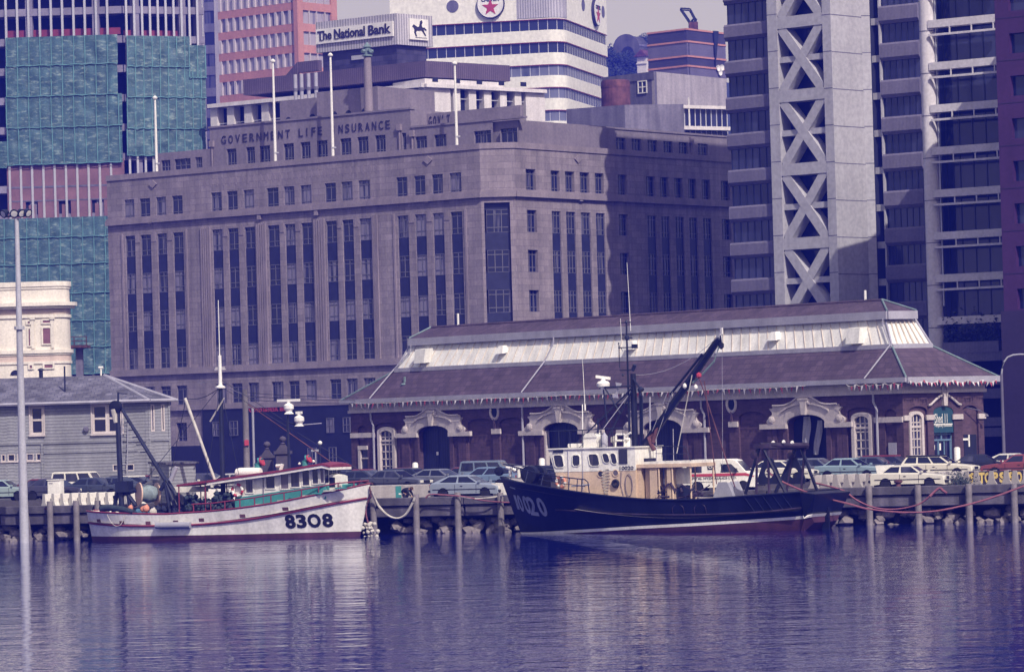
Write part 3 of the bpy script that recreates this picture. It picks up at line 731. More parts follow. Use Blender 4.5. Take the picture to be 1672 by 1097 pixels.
# ---- cross-braced concrete tower
def braced_tower():
    D = 326
    FB_ = fangr(1254, 60, D, 40, 9)      # left banded wing
    root = thing('braced_office_tower', 'concrete office tower with white cross braced bay and ribbed grey floor bands', 'office tower', FB_.w(FB_.L,2.2))
    F = fang(1253, 60, D-.6, 40, 20); aR = F.a(1357,60); F = Face(F.o, F.w(aR,0))
    FS = fang(1357, 60, F.w(F.L,0).y, -46, 9); FS = Face(FS.o, FS.w(FS.a(1407,60),0))
    FT = fang(1407, 60, FS.w(FS.L,0).y, -12, 4); FT = Face(FT.o, FT.w(FT.a(1421,60),0))
    FC2 = fang(1436, 60, FT.w(FT.L,0).y, 36, 12); FC2 = Face(FC2.o, FC2.w(FC2.a(1500,60),0))
    top = F.z(1300,-330); G = 2.2  # unseen upper tower kept tall so it shades the sandstone side face
    x0 = FB_.a(1183,60)
    FB_ = Face(FB_.w(x0,0), FB_.w(FB_.L,0))
    core = MB()
    body(core, [FB_.w(.4,0,-1.3),FB_.w(FB_.L,0,-1.3),F.w(.2,0,-1.9),F.w(F.L-.2,0,-1.9),FS.w(.3,0,-.6),FS.w(FS.L,0,-.6),FT.w(FT.L,0,-.6),FC2.w(0,0,-1.4),FC2.w(FC2.L,0,-1.4),FC2.w(FC2.L,0,-26),FB_.w(.4,0,-30)], G, top)
    core.build('core', dark_void, root)
    # floor bands on both wings: bevelled precast spandrels and dark glazing
    for k in range(-6,11):  # bands above the view are added for the shadow they cast
        for W, xr, yt, yb in ((FB_,1250,34,60),(FC2,1460,8,37)):
            p = 59.9 if W is FB_ else 60.6
            z1, z0 = W.z(xr, yt-60+p*k), W.z(xr, yb-60+p*k); zn = W.z(xr, yt-60+p*(k+1))
            m = MB(); c = .28
            prof = [(-1.3,z0),(-.15,z0),(.12,z0+c),(.12,z1-c*.6),(0,z1),(-1.3,z1)]
            aa0 = 0 if W is FB_ else 0
            m.loft([[W.w(aa0+.0,z,n) for n,z in prof],[W.w(W.L,z,n) for n,z in prof]])
            if W is FB_: m.loft([[W.w(0,z,n) for n,z in prof],[W.w(-.35,z,min(n,-.5)) for n,z in prof]])
            m.build('floor_band', precast_band, root)
            g = MB(); g.cm = 1; g.fbox(W, .1, W.L, zn, z0, -1.25, -.4); g.cm = 0
            n = 6
            for j in range(n): a = .1+(W.L-.2)*j/n; g.fbox(W, a, a+.06, zn, z0, -.42, -.34)
            g.build('window_band', [navy_steel, pane_tower], root)
    # braced bay: two columns, cross braces, beams; everything 1 m deep in front of the glass
    fr = MB(); a0, a1 = F.a(1269,60), F.a(1343,60)
    fr.fbox(F, 0, a0, G, top, -1.7, 0); fr.fbox(F, a1, F.L, G, top, -1.7, 0)
    zb = [F.z(1305, y) for y in (34.5-119.8, 34.5, 155.5, 276, 397.5, 519)]
    cx = (a0+a1)/2
    for z in zb: fr.fbox(F, a0, a1, z-.52, z+.52, -1.5, -.02)
    fr.build('frame', precast, root)
    for i in range(5):
        zt, zl = zb[i]-.5, zb[i+1]+.5; zm = (zt+zl)/2; hw = .62
        br = MB()
        for sgn in (1,-1):
            u0, u1 = (a0,a1) if sgn > 0 else (a1,a0)
            d = Vector((u1-u0, zl-zt)).normalized(); nn = Vector((-d.y, d.x))*hw
            c0 = Vector((u0, zt+.15)); c1 = Vector((u1, zl-.15))
            dn = -.06 if sgn > 0 else -.075
            br.prism([(c0-nn)[:],(c1-nn)[:],(c1+nn)[:],(c0+nn)[:]], lambda x,y,t: F.w(min(max(x,a0+.01),a1-.01),y,t), -1.3, dn)
        br.build('cross_brace', precast, root)
        t = MB(); t.fbox(F, a0, a1, zm-.26, zm+.26, -1.3, -.25); t.build('tie_beam', precast, root)
    g = MB(); g.cm=1; g.fbox(F, a0, a1, G, top, -1.85, -1.72); g.cm=0
    g.build('glazing', [navy_steel, pane_tower], root)
    sp = MB(); sp.fbox(FS, .0, FS.L, G, top, -.6, 0); sp.fbox(FT, 0, FT.L, G, top, -.6, 0)
    j = sp; j.cm = 1
    for k in range(10):
        for F_, px in ((F,1262),(F,1350),(FS,1380),(FT,1414)):
            z = F_.z(px, 24-60+60.2*k + (0 if F_ is F else 2))
            if F_ is F: q = (0,a0) if px < 1300 else (a1,F.L)
            else: q = (0,F_.L)
            j.fbox(F_, q[0], q[1], z-.04, z+.04, -.02, .008)
    sp.build('side_panel', [precast, concrete_d], root)
    for k in range(11):
        z1, z0 = FT.z(1421, 29-60+60.8*k), FT.z(1421, 40-60+60.8*k)
        lk = MB(); lk.fbox(FC2, -1.2, 0, z0, z1, -1.0, -.15); lk.build('link_beam', precast, root)
    mu = MB(); mu.fbox(FC2, -.12, .02, G, top, -.4, -.05); mu.build('edge_mullion', precast, root)
braced_tower()
beam_white = M('white_beam_concrete', (.6,.57,.6), .8, .08, .3, streak=.1)
# ---- white-beamed tower on the right and the plum block
def beamed_tower():
    D = 297
    F = fang(1497, 60, D, 34, 14); F = Face(F.o, F.w(F.a(1634,60),0))
    root = thing('beamed_office_tower', 'dark glass office tower with white sun beams on every floor and a round white column', 'office tower', F.w(0,2.2))
    top = F.z(1560,-25); G = 2.2  # stops just above the view so sunlight reaches the braced tower
    m = MB(); body(m, [F.w(.3,0,-3.2),F.w(F.L,0,-3.2),F.w(F.L,0,-26),F.w(.3,0,-26)], G, top); m.build('core', dark_void, root)
    c = F.w(.62,0,-.6); q = MB(); q.lathe([(.62,G),(.62,top)], (c.x,c.y,0), 20); q.build('round_column', beam_white, root, smooth=40)
    jn = MB()
    for k in range(11):
        y = 36-69.6+69.6*k
        z1, z0 = F.z(1560,y-6.5), F.z(1560,y+6)
        if y > 590: break
        b = MB(); b.fbox(F, 1.0, F.L, z0, z1, -.9, 0); b.build('floor_beam', beam_white, root)
        jn.lathe([(.64,z0-.25),(.64,z0-.18)], (c.x,c.y,0), 20)
        if y < 520:
            r = MB(); zr0, zr1 = F.z(1560,y+20), F.z(1560,y+16.5)
            r.fbox(F, 1.1, F.L-.1, zr0, zr1, -.1, .12)
            for s in (.3,.6,.9): r.fbox(F, 1+(F.L-1)*s-.05, 1+(F.L-1)*s+.05, zr1, z0, -.08, .0)
            r.build('shade_rail', beam_white, root)
        zn = F.z(1560, y+69.6-6.5)
        g = MB(); g.cm = 1; g.fbox(F, .9, F.L, zn, z0, -2.2, -1.9); g.cm = 0
        for j in range(6): a = 1.4+(F.L-1.5)*j/5; g.fbox(F, a-.04, a+.04, zn, z0, -1.92, -1.84)
        g.build('window_band', [navy_steel, pane_tower], root)
    jn.build('column_joint', concrete_d, root)
    mu = MB(); mu.fbox(F, 1.32, 1.42, F.z(1520,500), top, -.7, -.6); mu.build('edge_mullion', alu, root)
    # planted terrace near the street
    b = MB(); z1, z0 = F.z(1560,553+6), F.z(1560,577)
    b.fbox(F, 1.6, F.L-.9, z0, z1, -.5, .3); 
    for y0, y1 in ((576,591),(616,630),(636,652),(683,697),(700,714)): b.fbox(F, 1, F.L, F.z(1560,y1), F.z(1560,y0), -1.5, .25)
    b.build('terrace_wall', precast_band, root)
    lf = MB(); rnd = random.Random(5)
    for k in range(900):
        a = rnd.uniform(1.7,F.L-1); z = z1+abs(rnd.gauss(0,.9)); n = rnd.uniform(-.6,.3); r = rnd.uniform(.08,.2); t = rnd.uniform(0,6.3); e = rnd.uniform(-1,1)
        p = F.w(a,z,n); d1 = Vector((cos(t),sin(t),e))*r; d2 = Vector((-sin(t),cos(t),.7))*r*.6
        lf.poly([p-d1,p+d2,p+d1,p-d2])
    solo(lf, 'terrace_plants', leaf, 'dark green planting spilling over the terrace of the white beamed tower', 'plants')
    # plum block at the frame edge
    P = fang(1633, 300, 284, 34, 10); root = thing('plum_office_block', 'plum coloured office block with dark window slots at the right edge', 'office building', P.w(0,2.2))
    zt, zb = P.z(1650,-25), P.z(1640,508); m = MB(); ops = []  # unseen top cut low as well, letting sun onto the braced tower
    for k in range(10):
        y = 56-69.6+69.6*k; a0 = P.a(1658,y)
        if y < 480: ops.append((P.a(1655,300), 9.2, P.z(1660,y+31), P.z(1660,y-2), .5))
    wall(m, P, 0, 10, zb, zt, ops, .5); m.poly([P.w(0,zb,0),P.w(0,zt,0),P.w(0,zt,-20),P.w(0,zb,-20)]); 
    m.poly([P.w(0,zt,0),P.w(10,zt,0),P.w(10,zt,-20),P.w(0,zt,-20)]); m.poly([P.w(10,zb,0),P.w(10,zt,0),P.w(10,zt,-20),P.w(10,zb,-20)])
    m.build('wall', purple_wall, root)
    for o in ops: g = MB(); g.fbox(P, o[0], o[1], o[2], o[3], -.6, -.48); g.build('window', pane_tower, root)
    b = MB(); b.fbox(P, -.25, 10, 2.2, zb, -20, .1); b.build('base', plum_dark, root)
    for k in range(10):
        j = MB(); z = P.z(1640, 30+69.6*k)
        if z > zb: j.fbox(P, 0, 10, z-.03, z+.03, -.01, .02); j.build('wall_joint', plum_dark, root)
beamed_tower()
# ================================================================ middle-distance blocks
def bank_block():
    D = 420
    L = fangr(648, 60, D, 36, 22); R = fang(648, 60, D, -44, 12)
    root = thing('bank_building', 'brown clad bank building with ribbed rooftop sign box reading The National Bank', 'bank building', L.w(L.L,2.2))
    # sign box
    a0, a1 = L.a(516,65), L.L; zt, zb = L.z(648,22), L.z(648,73); r1 = R.a(706,50)
    sb = MB(); body(sb, [L.w(a0,0,0),L.w(a1,0,0),R.w(r1,0,0),R.w(r1,0,-9),L.w(a0,0,-9)], zb, zt); sb.build('sign_box', ribbed_light, root)
    q = MB(); p0, p1 = L.a(517.5,60), L.a(643,50); s0, s1 = L.z(643,59.5), L.z(643,35)
    q.fbox(L, p0, p1, s0, s1, 0, .22); pn = q.build('sign_panel', white_paint, root)
    t = MB(); w = p1-p0; mid = (s0+s1)/2
    def serif(txt, x, ww, hh):
        t.text(txt, lambda X,Y,Z: L.w(x+X, mid-hh*.42+Y, .22+Z), ww, hh, .08, bold=.022)
    serif('The', p0+w*.025, w*.185, (s1-s0)*.62); serif('National', p0+w*.245, w*.4, (s1-s0)*.66); serif('Bank', p0+w*.69, w*.285, (s1-s0)*.66)
    for cx_, zz in ((.075,1),(.275,0),(.36,0),(.712,0)):     # slab serifs under the stems
        for sg in (0,): t.fbox(L, p0+w*(cx_-.022), p0+w*(cx_+.022), mid-(s1-s0)*.29, mid-(s1-s0)*.25, .22, .3)
    t.build('sign_lettering', letter_dark, pn)
    q = MB(); b0, b1 = R.a(667,50), R.a(697,50); z0, z1 = R.z(682,66), R.z(682,32)
    q.fbox(R, b0, b1, z0, z1, 0, .25); lp = q.build('logo_panel', white_paint, root)
    t = MB(); W, H = b1-b0, z1-z0
    horse = [(.12,.62),(.2,.72),(.3,.66),(.42,.6),(.5,.64),(.56,.9),(.64,.95),(.68,.84),(.62,.72),(.66,.6),(.78,.6),(.9,.48),(.84,.46),(.76,.52),(.72,.5),(.78,.36),(.86,.22),(.8,.22),(.7,.36),(.62,.46),(.46,.44),(.36,.44),(.3,.34),(.36,.16),(.3,.16),(.22,.34),(.24,.46),(.2,.56)]
    t.prism(horse, lambda x,y,n: R.w(b0+x*W, z0+y*H, n), .25, .32)
    t.fbox(R, b0+W*.28, b0+W*.9, z0+H*.1, z0+H*.115, .25, .3)
    t.build('horse_emblem', letter_dark, lp)
    # dark stone body
    c0, c1 = L.a(523,100), L.L-.4; rr = R.a(701,90); zd = L.z(648,122)-4
    m = MB(); body(m, [L.w(c0,0,-.5),L.w(c1,0,-.5),R.w(rr,0,-.5),R.w(rr,0,-10),L.w(c0,0,-10)], zd-8, zb); m.build('plant_tower', dark_tile, root)
    v = MB(); v.fbox(L, L.a(571,95), L.a(598,92), L.z(585,97), L.z(585,90), -.5, -.3); v.build('louvre', alu, root)
    # ribbed plant-room screen, in front
    L2 = L.off(4); k0, k1 = L2.a(397,140), L2.a(695,110); R2 = fang(695, 110, L2.w(k1,0).y, -40, 30); k2 = R2.a(833,125)
    z1, z0 = L2.z(695,99.5), L2.z(695,126)
    m = MB(); body(m, [L2.w(k0,0),L2.w(k1,0),R2.w(k2,0),R2.w(k2,0,-10),L2.w(k0,0,-10)], z0, z1); m.build('plant_screen', ribbed_dark, root)
    h0, h1 = L2.a(462,112), L2.a(482,110)   # sloping lid with a dark face
    m = MB(); zt2 = L2.z(485,101); m.prism([(h0,z1),(L2.a(482,118),z1),(L2.a(482,118),zt2)], lambda x,y,t: L2.w(x,y,t), -.8, -.4)
    m.fbox(L2, L2.a(482,118), L2.a(515,118), z1+.2, zt2, -1.2, -.5); m.build('plant_hood', ribbed_dark, root)
    # white storey with square piers under the screen
    L3 = L.off(5); j0, j1 = L3.a(343,185), L3.a(692,135); R3 = fang(692, 135, L3.w(j1,0).y, -40, 36); j2 = R3.a(889,165)
    s1, s0 = L3.z(692,128), L3.z(692,143)
    m = MB()
    m.fbox(L3, j0, j1, s0, s0+.45, -6, .5); m.fbox(L3, j0+3, j1, s0+.45, s1-.5, -6, -.6)
    m.fbox(R3, 0, j2, s0, s0+.4, -6, .5); m.fbox(R3, .3, j2-6, s0+.4, s1, -6, -.2); m.build('roof_slab', concrete_white, root)
    for k in range(5): 
        q = MB(); q.fbox(R3, R3.a(708+36*k,141), R3.a(717+36*k,141), s0+.7, s0+1.2, -.25, -.16); q.build('slab_slot', dark_void, root)
    m = MB(); body(m, [L3.w(j0,0,-1.6),L3.w(j1,0,-1.6),R3.w(j2,0,-1.6),R3.w(j2,0,-14),L3.w(j0,0,-14)], 2.2, s0+.2); m.build('core', dark_void, root)
    zb3 = GZP
    for F_, x0, x1, yy in ((L3,344,355,200),(L3,371,382,200),(L3,399,411,195),(L3,427,439,190),(R3,694,736,170),(R3,741,752,175),(R3,766,778,178),(R3,791,803,180),(R3,817,828,180),(R3,841,852,182),(R3,859,890,182)):
        q = MB(); q.fbox(F_, F_.a(x0,yy), F_.a(x1,yy), zb3-2, s0, -1.2, 0); q.build('pier', concrete_white, root)
    r = MB(); zr = L3.z(400,198); r.fbox(L3, j0, j1, zr-.05, zr+.05, -.5, -.4); r.fbox(R3, 0, j2, zr-.05+.8, zr+.05+.8, -.5, -.4)
    r.build('balcony_rail', alu, root)
    for x, y0, y1 in ((483,122,163),(493,121,162),(504.5,120,161),(516.5,119,160)):
        F_ = GFL.off(-9); a, z = F_.hit(x, y1); p = F_.w(a, z-1); zt = F_.z(x,y0)
        fl = thing('roof_flue', 'twin pale metal flue pipe standing on the sandstone roof in a row of four', 'flue', p, group='pale flue pipes')
        m = MB(); m.tube([p, Vector((p.x,p.y,zt))], .2, 10); m.build('pipe', gutter_paint, fl, smooth=50)
        m = MB(); m.lathe([(.26,0),(.26,.3)], (p.x,p.y,p.z+(zt-p.z)*.52), 10); m.build('collar', concrete_d, fl)
concrete_white = M('white_concrete', (.66,.62,.62), .8, .08, .4, streak=.12)
bank_block()
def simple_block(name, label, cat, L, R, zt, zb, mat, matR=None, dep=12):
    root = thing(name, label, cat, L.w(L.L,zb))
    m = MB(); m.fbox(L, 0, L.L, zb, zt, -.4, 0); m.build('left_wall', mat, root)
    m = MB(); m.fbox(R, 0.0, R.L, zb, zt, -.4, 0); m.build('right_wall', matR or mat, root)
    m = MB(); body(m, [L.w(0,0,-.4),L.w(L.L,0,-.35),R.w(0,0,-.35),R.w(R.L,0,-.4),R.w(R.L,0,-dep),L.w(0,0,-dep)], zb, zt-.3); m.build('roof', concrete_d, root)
    return root
def mid_blocks():
    # pale concrete block with small window, rusted tank beside it
    L = fpx(984,127, 1068,117, D1=430); R = fpx(1068,117, 1186,129, D0=430); zt = R.z(1068,117)
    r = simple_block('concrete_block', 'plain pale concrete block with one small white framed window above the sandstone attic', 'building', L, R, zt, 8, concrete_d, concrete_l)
    window(L, L.a(1042,140), L.a(1057,140), L.z(1050,153), L.z(1050,132), .05, r, 'c', white_paint, pane_dark, cols=2, rows=(.5,), bar=.12)
    m = MB(); m.fbox(L, 0, L.L, zt-.9, zt, 0, .1); m.build('coping', concrete_d, r)
    p = at(1006,176,427); t = thing('water_tank', 'rust stained round tank beside the pale concrete block', 'tank', (p.x,p.y,p.z-3))
    z1 = at(1006,132,427).z; m = MB(); rr = 24.5/6000*427*.97
    m.lathe([(rr,p.z-3),(rr,z1-.3),(rr*.96,z1)], (p.x,p.y,0), 28); m.build('shell', rust, t, smooth=40)
    m = MB(); m.lathe([(rr*1.02,z1-.9),(rr*1.02,z1-.6)], (p.x,p.y,0), 28); m.build('hoop', rust, t)
    # low grey lift house in front
    L = fpx(925,181, 1020,174, D1=402); R = fpx(1020,174, 1116,167.5, D0=402)
    R = fang(1020,174,402,-8,12); R = Face(R.o, R.w(R.a(1116,172),0))
    r = simple_block('lift_house', 'low streaked grey concrete roof house in front of the rusty tank', 'roof house', L, R, R.z(1060,171), 8, concrete_d, concrete_s)
    # glazed penthouse right of it
    F = fang(1116,180,408,-30,14); F = Face(F.o, F.w(F.a(1186,190),0)); z1, z0 = F.z(1120,178), F.z(1120,212)
    r = thing('glazed_penthouse', 'low glazed penthouse with white roof edge beside the cross braced tower', 'penthouse', F.w(0,8))
    g = MB(); g.cm=1; g.fbox(F,0,F.L,8,z1,-6,0); g.cm=0
    for k in range(9): g.fbox(F, F.L*k/8, F.L*k/8+.12, 8, z1, 0, .08)
    g.build('glazing',[alu,pane_tower],r)
    m = MB(); m.fbox(F,-.5,F.L+.2,z1,z1+.35,-6,.6); m.fbox(F,-1,F.L,z0-.1,z0+.3,-4,1.2); m.build('roof', concrete_white, r)
    m = MB(); m.tube([F.w(.4,z0,.5),F.w(.4,z1+1.2,.5)],.08,6); m.build('pipe', white_paint, r)
    # banded dark building with a roof crane
    D = 560
    L = fpx(1057,54, 1121,46.5, D1=D); R = fpx(1121,46.5, 1184,54, D0=D)
    r = thing('banded_office_block', 'dark office block with grey bands edged in orange, topped by a window cleaning crane', 'office building', L.w(L.L,2.2))
    m = MB(); body(m,[L.w(0,0,-.3),L.w(L.L,0,-.3),R.w(R.L,0,-.3),R.w(R.L,0,-14),L.w(0,0,-14)],2.2,L.z(1121,48)); m.build('core', dark_tile, r)
    for ya, yb, mt in ((47,67,slate_dark),(67,91,concrete_v),(91,107,slate_dark),(107,128,concrete_v)):
        m = MB(); z1, z0 = L.z(1121,ya), L.z(1121,yb); m.fbox(L,0,L.L,z0,z1,-.3,0); m.fbox(R,0,R.L,z0,z1,-.3,0); m.build('wall_band', mt, r)
        m = MB(); m.fbox(L,-.05,L.L,z1-.22,z1+.05,0,.12); m.fbox(R,0,R.L,z1-.22,z1+.05,0,.12); m.build('orange_edge', orange_wall, r)
    m = MB(); m.prism([(R.a(1163,50),L.z(1121,46)),(R.a(1171,50),L.z(1121,46)),(R.a(1166,100),L.z(1121,104))], lambda x,y,t: R.w(x,y,t), 0, .3); m.build('fin', navy_steel, r)
    dsh = MB()
    for x, y in ((1171,112),(1177,111),(1174,119)):
        a, z = R.hit(x,y); dsh.lathe([(.45,0),(.5,.2),(.2,.05)], R.w(a,z,.1), 14, R.n)
    dsh.build('dish', white_paint, r); 
    zt = L.z(1121,46.5); P = lambda x,y: at(x,y,D+3)
    c = thing('roof_crane', 'spindly steel window cleaning crane on the roof of the banded block', 'crane', P(1134,46))
    m = MB()
    b = [P(1128,46),P(1134,46),P(1137,31),P(1130,33)]
    for p, q in ((0,2),(1,3),(2,3),(0,3),(1,2)): m.tube([b[p],b[q]],.16,5)
    for dy in (0,2.2):
        o = Vector((0,dy,0)); m.tube([P(1131,42)+o, P(1112,14)+o],.12,5); m.tube([P(1136,32)+o, P(1127,15)+o],.12,5); m.tube([P(1112,14)+o, P(1127,15)+o],.12,5)
    m.tube([P(1131,42), P(1131,42)+Vector((0,2.2,0))],.12,5); m.tube([P(1112,14), P(1112,14)+Vector((0,2.2,0))],.12,5); m.build('boom', navy_steel, c)
    m = MB(); m.box(b[0].x-.3,b[1].x+.5,b[0].y-1,b[0].y+1,b[0].z-.4,b[0].z+.8); m.build('base', rust, c)
concrete_s = M('streaked_concrete', (.2,.185,.25), .85, .15, .3, streak=.35)
slate_dark = M('dark_slate_band', (.05,.045,.09), .6, .15, .5)
concrete_v = M('violet_grey_band', (.14,.125,.2), .6, .1, .5)
mid_blocks()
def hill():
    # wooded ridge far behind the gap between the towers
    m = MB(); rnd = random.Random(3); nx, ny = 60, 14; vs = []; fs = []
    x0, x1 = -70.0, 260.0
    for j in range(ny+1):
        for i in range(nx+1):
            x = x0+(x1-x0)*i/nx; y = 860+8.0*j; v = j/ny
            zt = 98 - abs(x-60)*.02 + 4*sin(x*.06) + 2*sin(x*.17+1)
            vs.append(Vector((x, y, 2.2 + (zt-2.2)*sin(min(1,v*1.25)*pi/2) + rnd.uniform(-1,1)*v)))
    for j in range(ny):
        for i in range(nx): k = j*(nx+1)+i; fs.append((k,k+1,k+nx+2,k+nx+1))
    m.add(vs, fs); structure(m, 'hill', hill_mat, 40)
    Dh = 840
    # observatory-like house with a round dome and arched front
    c = at(1028,90,Dh); r = thing('observatory', 'grey round topped observatory on the wooded hill between two towers', 'observatory', (c.x,c.y,c.z))
    m = MB(); R = 3.0; top = at(1022,57,Dh)
    m.prism([(-R,-9),(R,-9),(R,2.0)]+[(cos(t*pi/10)*R, 2+sin(t*pi/10)*R*1.05) for t in range(1,10)]+[(-R,2.0)], lambda x,y,t: Vector((top.x+x, c.y+t, top.z-5+y)), 0, 10); m.build('wall', concrete_o, r)
    m = MB(); m.prism([(cos(t*pi/10)*1.35+.3, .9+sin(t*pi/10)*1.35) for t in range(20)], lambda x,y,t: Vector((top.x+x, c.y+t, top.z-5+y)), -.25, .1); m.build('arched_opening', dark_void, r)
    m = MB(); q = at(1037,56,Dh); m.lathe([(3.1,-9),(3.1,-2),(2.9,-.9),(2.2,0),(1.2,.5),(.1,.7)], (q.x,q.y+6,q.z-.6), 18); m.build('dome', concrete_o, r, smooth=40); m = MB(); m.lathe([(3.2,-2.0),(3.25,-1.7),(3.1,-1.5)],(q.x,q.y+6,q.z-.6),18); m.build('dome_ring', concrete_d, r)
    m = MB(); w = at(1042,84,Dh); m.prism([(-6,-3),(6,-3),(6,0),(0,1.2),(-6,0)], lambda x,y,t: Vector((w.x+x-3,w.y+t,w.z+y)), 5, 14); m.build('roof', concrete_l, r)
    # small cream villa with a red roof
    L = fang(1040,100,820,30,4); L = Face(L.o, L.w(L.a(1055,100),0)); z1, z0 = L.z(1047,93), L.z(1047,125)
    r = thing('villa', 'small cream villa with a red roof on the wooded hill', 'house', L.w(0,z0))
    m = MB(); m.fbox(L,0,L.L,z0-30,z1,-6,0); m.build('wall', cream_wall, r)
    m = MB(); m.prism([(-.6,z1),(L.L+.4,z1),(L.L*.6,z1+1.6)], lambda x,y,t: L.w(x,y,t), -6.5, .6); m.build('roof', rust, r)
    m = MB(); m.fbox(L,-.1,L.L+.1,L.z(1047,103)-.3,L.z(1047,103),0,.2); m.build('string_course', cream_wall, r)
    # tree clumps on the slope, each a thing with trunk and crown
    spots = [(998,104,838,3.4),(1012,116,836,3.6),(1024,108,834,3.2),(1034,124,832,3.2),(1000,128,832,4),(1018,136,830,4),(1054,72,846,2.2),(999,84,845,2.0),(1052,62,850,1.6),(1036,104,833,2.6),(1010,98,837,2.4),(1026,96,836,2.2),(990,112,839,3.2),(1040,140,828,3.4)]
    for k,(px,py,D_,R) in enumerate(spots):
        p = at(px,py,D_); t = thing('tree', 'dark evergreen tree on the hill by the observatory', 'tree', (p.x,p.y,p.z-R*1.6), group='dark trees on the hill')
        m = MB(); m.tube([(p.x,p.y,p.z-R*3),(p.x+.2,p.y,p.z)], R*.09, 6, R*.05); m.build('trunk', timber_w, t)
        m = MB(); rn = random.Random(k); cl = [Vector((rn.uniform(-1,1),rn.uniform(-1,1),rn.uniform(-.8,.9))).normalized()*rn.uniform(.3,.75)*R for _ in range(12)]
        for q in range(700):
            c = rn.choice(cl); d = Vector((rn.gauss(0,1),rn.gauss(0,1),rn.gauss(0,1))).normalized()*rn.uniform(.25,.42)*R
            o = p + c + d; s = R*rn.uniform(.05,.11); e = Vector((rn.gauss(0,1),rn.gauss(0,1),rn.gauss(0,1))).normalized(); f = e.orthogonal().normalized()
            m.poly([o-e*s,o+f*s*.7,o+e*s,o-f*s*.7])
        m.build('crown', leaf, t)
concrete_o = M('weathered_observatory_wall', (.085,.08,.09), .9, .25, .4, streak=.3)
hill_mat = M('wooded_hillside', (.04,.05,.05), .95, .4, .15, .3, .8)
hill()
